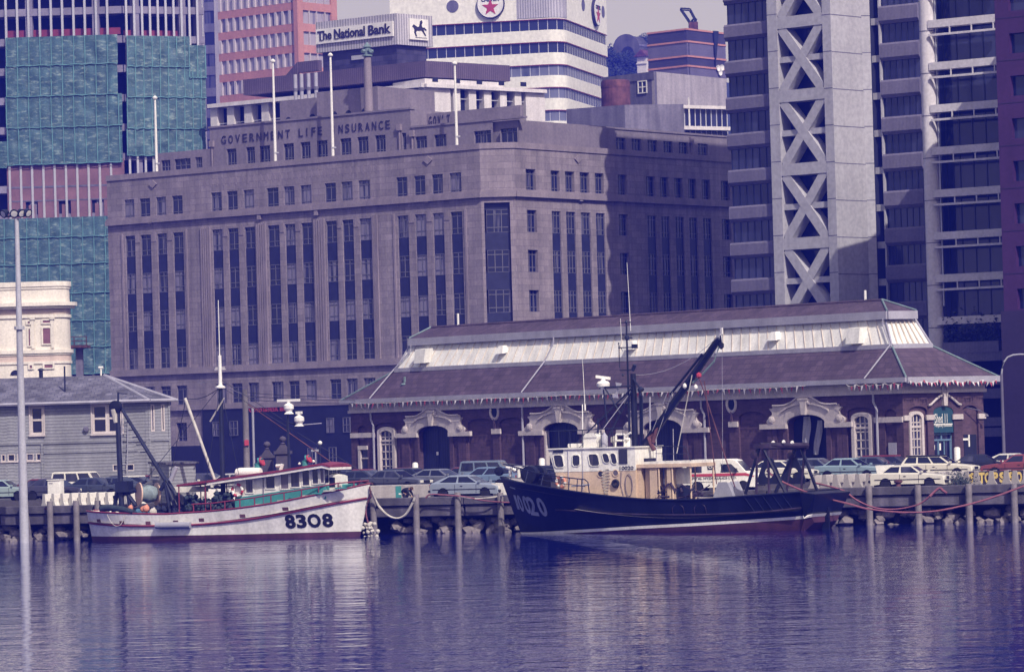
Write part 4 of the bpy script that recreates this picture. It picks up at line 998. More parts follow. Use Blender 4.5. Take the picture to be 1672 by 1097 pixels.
# ================================================================ long brick wharf shed
def shed():
    E = fpx(556,655, 1480,618, D1=240)            # eaves line
    F = E.off(-.5); G = GZ
    aL, aR = F.a(573,700), F.a(1475,690)
    F = Face(F.w(aL,0), F.w(aR,0)); L = F.L
    ze = E.z(1480,618)
    Wd = 8.4                                       # eave to eave across the end
    root = thing('brick_shed', 'long purple red brick wharf shed with white glazed clerestory and scrolled cream arches', 'shed', F.w(L,G))
    z_fr0, z_fr1 = F.z(1440,641), F.z(1440,625)    # frieze under the eaves
    wb = MB(); tr = MB(); ops = []; doors = []
    # ---- bays, read along the front
    arch = []     # (a0,a1,zspring,zcrown,depth)
    def bay(x0, x1, yspr, ycr, xr, dep):
        a0, a1 = F.a(x0,yspr), F.a(x1,yspr); zs, zc = F.z(xr,yspr), F.z(xr,ycr)
        ops.append((a0,a1,G,zc,dep)); arch.append((a0,a1,zs,zc,dep)); return a0,a1,zs,zc
    D = []
    for x0,x1,ys,yc in ((683.5,735,706,694.5),(889,947,702,689),(1052.5,1116,700,684),(1286.5,1350,691,676.5)):
        D.append(bay(x0,x1,ys,yc,(x0+x1)/2,.55))
    B = []
    for x0,x1,ys,yc in ((763,804,691,683.5),(815,856,690,682),(979,1021,686,677.5),(1149,1190,684,675.5),(1206,1250,681.5,672)):
        B.append(bay(x0,x1,ys,yc,(x0+x1)/2,.16))
    Wn = []
    for x0,x1,ys,yc in ((611.5,649,697,689.5),(1383,1428,673,665)):
        Wn.append(bay(x0,x1,ys,yc,(x0+x1)/2,.12))
    N = []
    for x0,x1,ys,yc in ((584,599,702,695),(1444,1463,676,668)):
        N.append(bay(x0,x1,ys,yc,(x0+x1)/2,.14))
    wall(wb, F, 0, L, G, ze, ops)
    for a0,a1,zs,zc,dep in arch:                   # corners above each segmental arch, and a brick back for blind bays
        am = (a0+a1)/2; hw = (a1-a0)/2; h = zc-zs; n = 8
        for sg in (-1,1):
            pts = [(am+sg*hw, zs),(am+sg*hw, zc),(am, zc)] + [(am+sg*hw*k/n, zs + h*sqrt(max(0,1-(k/n)**2))) for k in range(0,n)]
            wb.prism(pts, lambda x,y,t: F.w(x,y,t), -dep, -.004)
    for a0,a1,zs,zc in B+Wn+N:
        d = .16 if (a0,a1,zs,zc) in B else .12
        wb.poly([F.w(a0,G,-.16),F.w(a1,G,-.16),F.w(a1,zc,-.16),F.w(a0,zc,-.16)])
    # ---- end wall on the right
    p1 = F.w(L,0); er = at(1606,640,0.0001+F.w(L,0).y+4.5)
    # direction across: perpendicular to the front, cut where the end corner shows
    w = -F.n; dlt = radians(-3.5); w = Vector((w.x*cos(dlt)-w.y*sin(dlt), w.x*sin(dlt)+w.y*cos(dlt),0))
    En = Face(p1, p1 + w*20); En = Face(p1, p1 + w*En.a(1605,640)); LE = En.L
    eops = []; earch = []
    def ebay(x0,x1,ys,yc,dep):
        a0,a1 = En.a(x0,ys), En.a(x1,ys); zs, zc = En.z((x0+x1)/2,ys), En.z((x0+x1)/2,yc); eops.append((a0,a1,G,zc,dep)); earch.append((a0,a1,zs,zc,dep)); return a0,a1,zs,zc
    ew = ebay(1484,1514,671,663,.12); ed = ebay(1524,1557,672,663,.45); en = ebay(1571,1597,671,661.5,.16)
    wall(wb, En, 0, LE, G, ze, eops)
    for a0,a1,zs,zc,dep in earch:
        am=(a0+a1)/2; hw=(a1-a0)/2; h=zc-zs; n=8
        for sg in (-1,1):
            pts=[(am+sg*hw,zs),(am+sg*hw,zc),(am,zc)]+[(am+sg*hw*k/n, zs+h*sqrt(max(0,1-(k/n)**2))) for k in range(0,n)]
            wb.prism(pts, lambda x,y,t: En.w(x,y,t), -dep, -.004)
        if dep < .4: wb.poly([En.w(a0,G,-.17),En.w(a1,G,-.17),En.w(a1,zc,-.17),En.w(a0,zc,-.17)])
    body(wb, [F.w(0,0,-.6),F.w(L-.6,0,-.6),En.w(LE,0,-.6),F.w(0,0,-LE)], G, ze-.3)
    wb.poly([F.w(0,G,0),F.w(0,ze,0),F.w(0,ze,-LE),F.w(0,G,-LE)])
    wb.build('brick_wall', brick, root)
    # ---- frieze and eaves board
    fr = MB()
    for FF, LL in ((F,L),(En,LE)):
        fr.fbox(FF, -.08, LL+.12, z_fr0+.12, z_fr1+.1, 0, .1); fr.fbox(FF, -.1, LL+.16, z_fr0-.1, z_fr0+.12, 0, .2)
    fr.build('frieze', cream_trim, root)
    # ---- string course blocks
    zs1, zs0 = F.z(600,706.3), F.z(600,714.2)
    for x0,x1 in ((573.2,612),(803.5,818.5),(855.5,866),(1021,1033),(1191,1206),(1429,1475)):
        q = MB(); q.fbox(F, max(0,F.a(x0,700)), min(L,F.a(x1,700)), zs0, zs1, 0, .12); q.build('string_course', cream_trim, root)
    ez1, ez0 = En.z(1500,677.5), En.z(1500,686)
    for a0,a1 in ((0,En.a(1484,680)),(En.a(1511,680),En.a(1524,680)),(En.a(1554.5,680),En.a(1571,680)),(En.a(1596,680),LE+.1)):
        q = MB(); q.fbox(En, a0, a1, ez0, ez1, 0, .12); q.build('string_course', cream_trim, root)
    # ---- scrolled door surrounds: one profile, measured on the first door
    cz = lambda x,y: F.hit(560+x/5.487, 620+y/5.487)
    ca = (D[0][0]+D[0][1])/2
    left = [(795,243),(772,247),(750,262),(725,284),(700,300),(668,313),(630,317),(582,317),(578,338),(556,342),(560,352),(572,366),(576,382),(570,402),(556,418),(540,432),(536,448),(543,462),(560,468),(590,466)]
    Lp = [(cz(x,y)[0]-ca, cz(x,y)[1]) for x,y in left]
    zsp = Lp[-1][1]; Lp = [(x, z-zsp) for x,z in Lp]
    bw = ca - cz(487,470)[0]; bh0, bh1 = cz(520,468)[1]-zsp, cz(520,506)[1]-zsp
    hwd = (D[0][1]-D[0][0])/2
    for a0,a1,zs,zc in D:
        am=(a0+a1)/2; hw=(a1-a0)/2; k=hw/hwd; n=10
        inner=[(am+hw*cos(t*pi/n/1), zs+(zc-zs)*sin(t*pi/n)) for t in range(0,n+1)]    # right to left over the crown
        outer=[(am+x*k, zs+z) for x,z in Lp][::-1]
        right=[(am-x*k, zs+z) for x,z in Lp[1:]]
        s = MB(); s.prism(outer+right+[(am+hw, zs)]+inner[1:-1]+[(am-hw, zs)], lambda x,y,t: F.w(x,y,t), 0, .2)
        # arch ring, keystone and string blocks at the springing
        ring_o=[(am+hw*1.5*cos(t*pi/n), zs+.12+(zc-zs)*1.0*sin(t*pi/n)+.62*sin(t*pi/n)) for t in range(0,n+1)]
        rg=[(x,y) for x,y in ring_o if abs(x-am)<hw*1.42]
        for (x0,y0),(x1,y1) in zip(rg,rg[1:]): s.hexa([F.w(x0,y0-.05,.3),F.w(x1,y1-.05,.3),F.w(x1,y1-.05,.19),F.w(x0,y0-.05,.19),F.w(x0,y0+.06,.3),F.w(x1,y1+.06,.3),F.w(x1,y1+.06,.19),F.w(x0,y0+.06,.19)])
        s.prism([(am-.16,zc-.02),(am+.16,zc-.02),(am+.3,zc+.98),(am-.3,zc+.98)], lambda x,y,t: F.w(x,y,t), .18, .42)
        s.prism([(am-.4,zc+.98),(am+.4,zc+.98),(am+.45,zc+1.1),(am-.45,zc+1.1)], lambda x,y,t: F.w(x,y,t), .18, .46)
        top=zs+Lp[0][1]
        for sg in (-1,1): s.lathe([(.01,0),(.22,.03),(.24,.12),(.1,.2)], F.w(am+sg*.3, top-.35, .18), 10, F.n); s.lathe([(.01,0),(.26,.02),(.28,.1),(.12,.16)], F.w(am+sg*abs(Lp[-3][0]+.4)*k, zs+.28, .18), 10, F.n)
        # cap moulding along the ogee
        pts=[F.w(x,y,.24) for x,y in (outer[-8:]+right[:7])]; s.tube(pts, .075, 6)
        o = s.build('door_surround', cream_trim, root)
        for sg in (-1,1):
            q = MB(); q.fbox(F, *(sorted((am+sg*hw, am+sg*bw*k))), zs+bh1, zs+bh0+.02, 0, .26); q.build('impost_block', cream_trim, root)
        # pilasters below the blocks, stone quoin on the right reveal
        for sg in (-1,1):
            q = MB()
            for f0,f1 in ((1.0,1.22),(1.55,1.8),(1.82,2.05)):
                b0,b1 = sorted((am+sg*hw*f0, am+sg*hw*f1)); q.fbox(F, b0, b1, G, zs+bh1, 0, .1)
            q.build('pilaster', brick, root)
    for i,(a0,a1,zs,zc) in enumerate(D):
        q = MB(); n=10; am=(a0+a1)/2; hw=(a1-a0)/2
        if i == 3:
            q.poly([F.w(a0,G,-.57),F.w(a1,G,-.57),F.w(a1,zc,-.57),F.w(a0,zc,-.57)]); q.build('dark_interior', dark_void, root)
            for x0,x1,x2,x3,y1,y0 in ((1312,1323,1311,1321,680,730),(1335,1343,1328,1337,686,742)):
                b0,b1 = F.a(x0,y1,-.3),F.a(x1,y1,-.3); c0,c1=F.a(x2,y0,-.3),F.a(x3,y0,-.3); z1,z0=F.z(x0,y1,-.3),F.z(x0,y0,-.3); s=MB(); rows=12
                vs=[]; fs=[]
                for r in range(rows+1):
                    t=r/rows
                    for c in range(5): 
                        u=c/4; a=(b0+(b1-b0)*u)*(1-t)+(c0+(c1-c0)*u)*t; vs.append(F.w(a+.05*sin(6*t), z1+(z0-z1)*t, -.3+.08*sin(u*9+t*4)))
                for r in range(rows):
                    for c in range(4): kk=r*5+c; fs.append((kk,kk+1,kk+6,kk+5))
                s.add(vs,fs); s.build('plastic_strip', gutter_paint, root, 'pale plastic strip curtain hanging in the open door', smooth=60)
        else:
            q.cm=0; q.fbox(F,a0,a1,G,zc,-.5,-.42)
            q.fbox(F,am-.03,am+.03,G,zc,-.42,-.39); dd = q.build('sliding_door', door_navy, root)
            if i == 0: s=MB(); s.fbox(F,F.a(706,740),F.a(710.5,740),F.z(708,743),F.z(708,737.5),-.42,-.4); s.build('notice', white_paint, dd)
            if i in (1,2): s=MB(); s.fbox(F,a0,a0+.16,G,zs,-.3,.05); s.build('door_jamb', cream_trim, root)
    # ---- tall windows with cream surrounds
    def tallwin(FF, x0,x1,y0,y1, inset, nm='window'):
        xm=(x0+x1)/2; a0,a1=FF.a(x0,y1-20),FF.a(x1,y1-20); zt,zb=FF.z(xm,y0),FF.z(xm,y1); am=(a0+a1)/2; hw=(a1-a0)/2; t=hw*.3; n=8; rise_=.35
        o=[(a0,G),(a0,zt-rise_)]+[(am-hw*cos(k*pi/n), zt-rise_+rise_*sin(k*pi/n)) for k in range(1,n)]+[(a1,zt-rise_),(a1,G)]
        i=[(a1-t,G),(a1-t,zt-rise_-t*.8)]+[(am+(hw-t)*cos(k*pi/n), zt-rise_-t*.8+rise_*.9*sin(k*pi/n)) for k in range(1,n)]+[(a0+t,zt-rise_-t*.8),(a0+t,G)]
        q=MB(); q.prism(o+i, lambda x,y,tt: FF.w(x,y,tt), -.16, .1); s=q.build('window_surround', cream_trim, root)
        q=MB(); q.cm=1; q.fbox(FF,a0+t-.05,a1-t+.05,G+1.0,zt-t*.5,-.15,-.1); q.cm=0
        w_=a1-a0-2*t
        for k in range(4): q.fbox(FF,a0+t+w_*k/3-.04,a0+t+w_*k/3+.04,G+1,zt-t,-.1,-.05)
        for k in range(7): z=G+1+(zt-G-1.2)*k/6; q.fbox(FF,a0+t,a1-t,z-.04,z+.04,-.1,-.05)
        q.fbox(FF,a0+t,a1-t,zt-rise_-.75,zt-rise_-.6,-.1,0); q.fbox(FF,a0+t,a1-t,G,G+1.0,-.15,-.04)
        q.build(nm, [cream_trim, pane_dark], root)
    tallwin(F,618,646,697,762,.1); tallwin(F,1392,1425,673,745,.1); tallwin(En,1484.5,1508,671,741,.1)
    # small door at the left end, board beside the right pier
    q=MB(); a0,a1=F.a(586,740),F.a(601,740); zt=F.z(593,727.5); q.fbox(F,a0,a0+.28,G,zt,-.1,.1); q.fbox(F,a0,a1,zt-.3,zt,-.1,.12); q.fbox(F,a0,a1,zt-1.0,zt-.9,-.1,.02); q.cm=1; q.fbox(F,a0+.28,a1,G,zt-.3,-.15,-.06); q.build('side_door',[cream_trim,pane_dark],root)
    q=MB(); q.fbox(F,F.a(1451,735),F.a(1464,735),G+.2,F.z(1457,722.5),-.15,.02); q.build('service_panel', gutter_paint, root)
    # oval vents
    for x,y in ((808,672.5),(1195,660)):
        a,z=F.hit(x,y); q=MB(); q.ring(F.w(a,z,.05), F.n, .42, .1, 20, 6, 1.25); q.build('oval_vent', cream_trim, root)
        q=MB(); q.prism([(cos(t*pi/8)*.38,sin(t*pi/8)*.5) for t in range(16)], lambda x_,y_,t: F.w(a+x_,z+y_,t),0,.04); q.build('vent_grille', dark_void, root)
        q=MB(); q.tube([F.w(a,z-.5,.06),F.w(a,zs1,.06)],.1,6); q.build('vent_pipe', brick, root)
    # ---- end entrance: dark fanlight sign, doors, ornament
    a0,a1,zs,zc=ed; zS=En.z(1540,706)
    q=MB(); q.fbox(En,a0+.02,a1-.02,zS,zc-.02,-.3,-.05); sg=q.build('fascia_sign', sign_teal, root)
    t=MB(); w=a1-a0
    t.text('Shed 11', lambda x,y,z: En.w(a0+w*.08+x, En.z(1530,690.5)+y, -.05+z), w*.62, .62, .02); 
    t.fbox(En,a0+w*.03,a1-w*.05,En.z(1530,693.5),En.z(1530,691.8),-.05,-.035)
    t.text('Temporary Exhibitions', lambda x,y,z: En.w(a0+w*.06+x, En.z(1530,698.5)+y, -.05+z), w*.86, .3, .02)
    t.build('sign_lettering', white_paint, sg)
    q=MB(); q.cm=1; q.fbox(En,a0,a1,G,zS,-.4,-.34); q.cm=0
    zt=En.z(1540,718)
    for f in (0,.5,1): x=a0+w*f; q.fbox(En,max(a0,x-.06),min(a1,x+.06),zt if f==.5 else G,zS,-.34,-.26)
    for z in (zS-.1,zt): q.fbox(En,a0,a1,z-.06,z+.06,-.34,-.25)
    for f in (.06,.33,.36,.64,.94): x=a0+w*f; q.fbox(En,x-.045,x+.045,G,zt,-.34,-.28)
    q.cm=2; q.fbox(En,a0+w*.1,a0+w*.2,En.z(1530,734),En.z(1530,726),-.34,-.33); q.fbox(En,a0+w*.42,a0+w*.5,En.z(1530,735),En.z(1530,724),-.34,-.33)
    q.build('entrance_door',[door_blue,pane_dark,white_paint],root)
    am=(a0+a1)/2; q=MB(); zo=En.z(1540,661); oh=(En.a(1569,660)-En.a(1516,660))/2
    for sgn in (-1,1): 
        pts=[En.w(am+sgn*x,zo+z,.14) for x,z in [(f_*oh,z_) for f_,z_ in ((.12,.62),(.3,.56),(.5,.4),(.7,.2),(.86,.03),(1,0))]]; q.tube(pts,.08,6)
    H=En.z(1540,641)-zo-.0
    q.prism([(-.16,-.05),(.16,-.05),(.2,.6),(.34,.95),(.3,1.25),(.18,1.45),(.13,H),(-.13,H),(-.18,1.45),(-.3,1.25),(-.34,.95),(-.2,.6)], lambda x,y,t: En.w(am+x,zo+y,t),0,.26)
    q.build('entrance_ornament', cream_trim, root)
    a0,a1,zs,zc=en; q=MB(); q.fbox(En,a0+.15*(a1-a0),a1-.1,G,En.z(1585,709),-.17,-.13); q.build('niche_door', dark_void, root)
    q=MB(); x=En.a(1583.5,720); q.fbox(En,x-.06,x+.06,En.z(1583,729),En.z(1583,709.5),-.1,-.05); q.fbox(En,En.a(1573,718),x,En.z(1583,718.5),En.z(1583,715),-.1,-.05); q.build('painted_arrow_board', white_paint, root)
    # ---- roof
    rz=lambda m,px,py: (E.off(-m)).z(px,py)
    h1=rz(2.0,1020,588); h2=rz(2.9,1020,541); h3=rz(2.6,1020,544.5); h4=rz(Wd/2,1020,515.5)
    ra=lambda m,px,py: E.off(-m).a(px,py)
    e0,e1=0.0,E.L
    l1,r1=ra(2.0,645,603),ra(2.0,1457,567); l2,r2=ra(2.9,672,566),ra(2.9,1445,528); l3,r3=ra(2.6,668,562),ra(2.6,1449,523); l4,r4=ra(Wd/2,705,533),ra(Wd/2,1440,492)
    Er=lambda a,z,m: E.w(a,z,-m)
    # far-side corners of the end, placed where they show
    def farc(px,py,z):
        r=ray(px,py); t=(z-CH)/r.z; return Vector((r.x*t, r.y*t, z))
    cF=[Er(e0,ze,0),Er(e1,ze,0)]; eB=En.w(LE+.75,ze,.75); eB.z=ze
    c1=[Er(l1,h1,2.0),Er(r1,h1,2.0)]; b1=at(1522,566,c1[1].y+1.2); b1.z=h1
    c2=[Er(l2,h2,2.9),Er(r2,h2,2.9)]; b2=at(1491,529,c2[1].y+1.0); b2.z=h2
    c3=[Er(l3,h3,2.6),Er(r3,h3,2.6)]; b3=at(1497,523,c3[1].y+1.1); b3.z=h3
    rg=[Er(l4,h4,Wd/2),Er(r4,h4,Wd/2)]
    back=lambda a,z,m: E.w(a,z,-m)
    m=MB(); m.poly([cF[0],cF[1],c1[1],c1[0]]); m.poly([cF[1],eB,b1,c1[1]]); m.poly([cF[0],c1[0],back(l1,h1,Wd-2),back(e0,ze,Wd)]); m.poly([back(e0,ze,Wd),back(l1,h1,Wd-2),b1,eB])
    m.poly([c3[0]+Vector((0,0,.5)),c3[1]+Vector((0,0,.5)),rg[1],rg[0]]); m.poly([c3[1]+Vector((0,0,.5)),b3+Vector((0,0,.5)),rg[1]]); m.poly([c3[0]+Vector((0,0,.5)),rg[0],back(l3,h3+.5,Wd-2.6)]); m.poly([back(l3,h3+.5,Wd-2.6),rg[0],rg[1],b3+Vector((0,0,.5))])
    m.build('slate_roof', slate, root)
    g=MB(); g.poly([c1[0],c1[1],c2[1],c2[0]]); g.poly([c1[1],b1,b2,c2[1]]); g.poly([c1[0],c2[0],back(l2,h2,Wd-2.9),back(l1,h1,Wd-2)]); g.build('glazed_clerestory', glazing_white, root)
    # soffits, fascias and gutters
    s=MB(); s.poly([cF[0],cF[1],F.w(L,ze,0),F.w(0,ze,0)]); s.poly([cF[1],eB,En.w(LE,ze,0),F.w(L,ze,0)]); s.build('soffit', gutter_paint, root)
    def strip(p,q,z0,z1,t,mb): 
        d=(q-p); d.z=0; d.normalize(); n=Vector((d.y,-d.x,0))*t
        mb.hexa([p+Vector((0,0,z0))+n,q+Vector((0,0,z0))+n,q+Vector((0,0,z0)),p+Vector((0,0,z0)),p+Vector((0,0,z1))+n,q+Vector((0,0,z1))+n,q+Vector((0,0,z1)),p+Vector((0,0,z1))])
    s=MB(); strip(cF[0],cF[1],-.22,.1,.16,s); strip(cF[1],eB,-.3,.1,.16,s); s.build('gutter', gutter_paint, root)
    s=MB(); strip(c1[0],c1[1],-.08,.22,.12,s); strip(c1[1],b1,-.08,.22,.12,s); s.build('sill_gutter', gutter_paint, root)
    s=MB(); strip(c3[0],c3[1],-.02,.52,.14,s); strip(c3[1],b3,-.02,.52,.14,s); s.build('upper_fascia', gutter_paint, root)
    # glazing bars (every pane line), rusty
    n=58
    gb=MB()
    for k in range(1,n):
        t=k/n; p=c1[0].lerp(c1[1],t); q=c2[0].lerp(c2[1],t); o=Vector((E.n.x*.03,E.n.y*.03,.03)); gb.tube([p+o,q+o],.028,4,caps=False)
    for k in range(1,7):
        t=k/7; gb.tube([c1[1].lerp(b1,t)+Vector((.03,-.03,.03)), c2[1].lerp(b2,t)+Vector((.03,-.03,.03))],.06,4,caps=False)
    gb.build('glazing_bar', rust_bar, root, stuff=True)
    # hips: copper rolls on slate, white rolls on the glazing
    for p,q,mt in ((cF[1],c1[1],copper),(eB,b1,copper),(cF[0],c1[0],copper),(c1[1],c2[1],gutter_paint),(b1,b2,gutter_paint),(c1[0],c2[0],gutter_paint),(c3[1]+Vector((0,0,.5)),rg[1],copper),(b3+Vector((0,0,.5)),rg[1],copper),(c3[0]+Vector((0,0,.5)),rg[0],copper)):
        s=MB(); s.tube([p+Vector((0,0,.05)),q+Vector((0,0,.05))],.075,6); s.build('hip_roll', mt, root)
    s=MB(); s.tube([rg[0],rg[1]],.12,6); s.build('ridge_roll', slate, root)
    # pipes down over the roofs: upper fascia - glazing - lower roof - gutter - wall
    for xs in (((672,560),(645,603),(604,651)),((905,549),(890,598),(852,642)),((1178,536),(1170,572),None),((1443,524),(1455,566),(1412,621))):
        p=E.off(-2.55).hit(*xs[0]); P=E.off(-2.55).w(p[0],h3,0.1)
        q=E.off(-1.95).hit(*xs[1]); Q=E.off(-1.95).w(q[0],h1+.15,.1)
        s=MB(); pts=[P,P+Vector((0,0,-.4)),Q]
        if xs[2]: r_=E.hit(*xs[2]); pts.append(E.w(r_[0],ze+.12,.05))
        s.tube(pts,.055,6); s.build('roof_pipe', gutter_paint if xs[2] else gutter_paint, root)
    for x,y1,y0 in ((606.5,658,762),(854,650,745),(1030,645,740),(1146,642,745),(1427,630,745)):
        a=F.a(x,y1); s=MB(); z=F.z(x,y1); jog=.28 if x in (606.5,1427,1146) else 0
        zj=zs1+1.0
        pts=[E.w(E.a(x,y1),ze-.2,-.1),F.w(a,z-.2,.12),F.w(a,zj,.12),F.w(a+jog,zj-.45,.12),F.w(a+jog,G,.12)]
        s.tube(pts,.085,6); s.build('downpipe', gutter_paint, root)
    # roof vents on the glazing, small pipe on the slate
    for x,y,f in ((695,581,0),(821,571,1),(1033,564,1),(1266,549,1),(1402,548,0)):
        P=E.off(-2.35); a,z=P.hit(x,y); s=MB()
        o=[(-.55,-.1,.0),(.55,-.1,.0),(.55,.75,.0),(-.55,.75,.0)]
        if f: s.hexa([P.w(a-.45,z-.3,.42),P.w(a+.4,z-.3,.42),P.w(a+.4,z-.2,-.2),P.w(a-.45,z-.2,-.2),P.w(a-.2,z+.3,.2),P.w(a+.2,z+.3,.2),P.w(a+.2,z+.34,-.4),P.w(a-.2,z+.34,-.4)])
        else: s.hexa([P.w(a-.55,z-.55,.75),P.w(a+.6,z-.55,.75),P.w(a+.6,z-.5,-.1),P.w(a-.55,z-.5,-.1),P.w(a-.55,z+.5,.55),P.w(a+.6,z+.5,.55),P.w(a+.6,z+.6,-.5),P.w(a-.55,z+.6,-.5)])
        s.build('roof_vent', glazing_white, root)
    P=E.off(-1.2); a,z=P.hit(661,628); s=MB(); s.tube([P.w(a,z,0),P.w(a,z+.6,0)],.1,6); s.lathe([(.35,0),(.2,.12)],P.w(a,z,0),8); s.build('vent_stub', copper, root)
    P=E.off(-Wd/2); a=P.a(748,523); s=MB(); s.tube([P.w(a,h4-.2,0),P.w(a,P.z(748,512),0)],.09,6); a=P.a(1413,490); s.tube([P.w(a,h4-.2,0),P.w(a,P.z(1413,474),0)],.09,6); s.build('ridge_pipe', white_paint, root)
    # bracket lamp on the end wall
    s=MB(); a,z=En.hit(1590,670); s.tube([En.w(a-.8,z+.2,0.1),En.w(a,z,.5),En.w(a+.5,z-.3,.7)],.04,5); s.lathe([(.04,0),(.14,-.16),(.1,-.2)],En.w(a+.5,z-.25,.7),10); s.build('wall_lamp', concrete_d, root)
    return E,F,En,root,ze,cF,eB
sign_teal = M('dark_teal_sign', (.02,.07,.1), .5, .1, 1)
door_blue = M('blue_door_frame', (.12,.2,.29), .5, .1, 1)
SE,SF,SEn,SROOT,SZE,ScF,SeB = shed()
# ---- pennant strings under the eaves
def bunting():
    rnd = random.Random(4)
    cloth_r = M('red_pennant', (.3,.05,.08), .8, .1, 2); cloth_w = M('white_pennant', (.6,.57,.6), .8, .1, 2)
    def string(name, label, A, B, n, sag, seed, drop):
        r = random.Random(seed); t0 = thing(name, label, 'bunting', A)
        N = 40; pts = []
        for k in range(N+1):
            t = k/N; p = A.lerp(B,t); p.z -= sag*abs(sin(t*pi*6)); pts.append(p)
        c = MB(); c.tube(pts,.012,4,caps=False); c.build('cord', white_paint, t0)
        d = (B-A).normalized()
        for k in range(n):
            t = (k+.5)/n; p = A.lerp(B,t); p.z -= sag*abs(sin(t*pi*6)); w = .1; h = drop*.8*r.uniform(.75,1.1); sw = r.uniform(-.12,.12); o = Vector((d.y,-d.x,0))
            m = MB(); q = [p-d*w, p+d*w, p+d*sw+o*r.uniform(-.1,.15)-Vector((0,0,h))]; m.add(q+[v+o*.006 for v in q],[(0,1,2),(5,4,3),(0,3,4,1),(1,4,5,2),(2,5,3,0)])
            m.build('pennant', cloth_r if k%2 else cloth_w, t0)
    o = SE.n*.2; z = Vector((0,0,-.22))
    string('bunting','long string of small red and white pennants along the shed front gutter', SE.w(SE.a(575,655),SZE,.2)+z, SE.w(SE.a(1318,628),SZE,.2)+z, 96, .05, 1, .5)
    string('bunting','short sagging string of pennants at the right end of the shed front', SE.w(SE.a(1385,624),SZE,.2)+z*1.1, SE.w(SE.L-.1,SZE,.2)+z, 16, .15, 2, .5)
    e=SeB-ScF[1]; n=Vector((e.y,-e.x,0)).normalized()*.25
    string('bunting','string of pennants tangled over the sunlit end gutter of the shed', ScF[1]+n+Vector((0,0,-.1)), ScF[1]+e*.95+n+Vector((0,0,-.15)), 34, .2, 3, .38)
bunting()
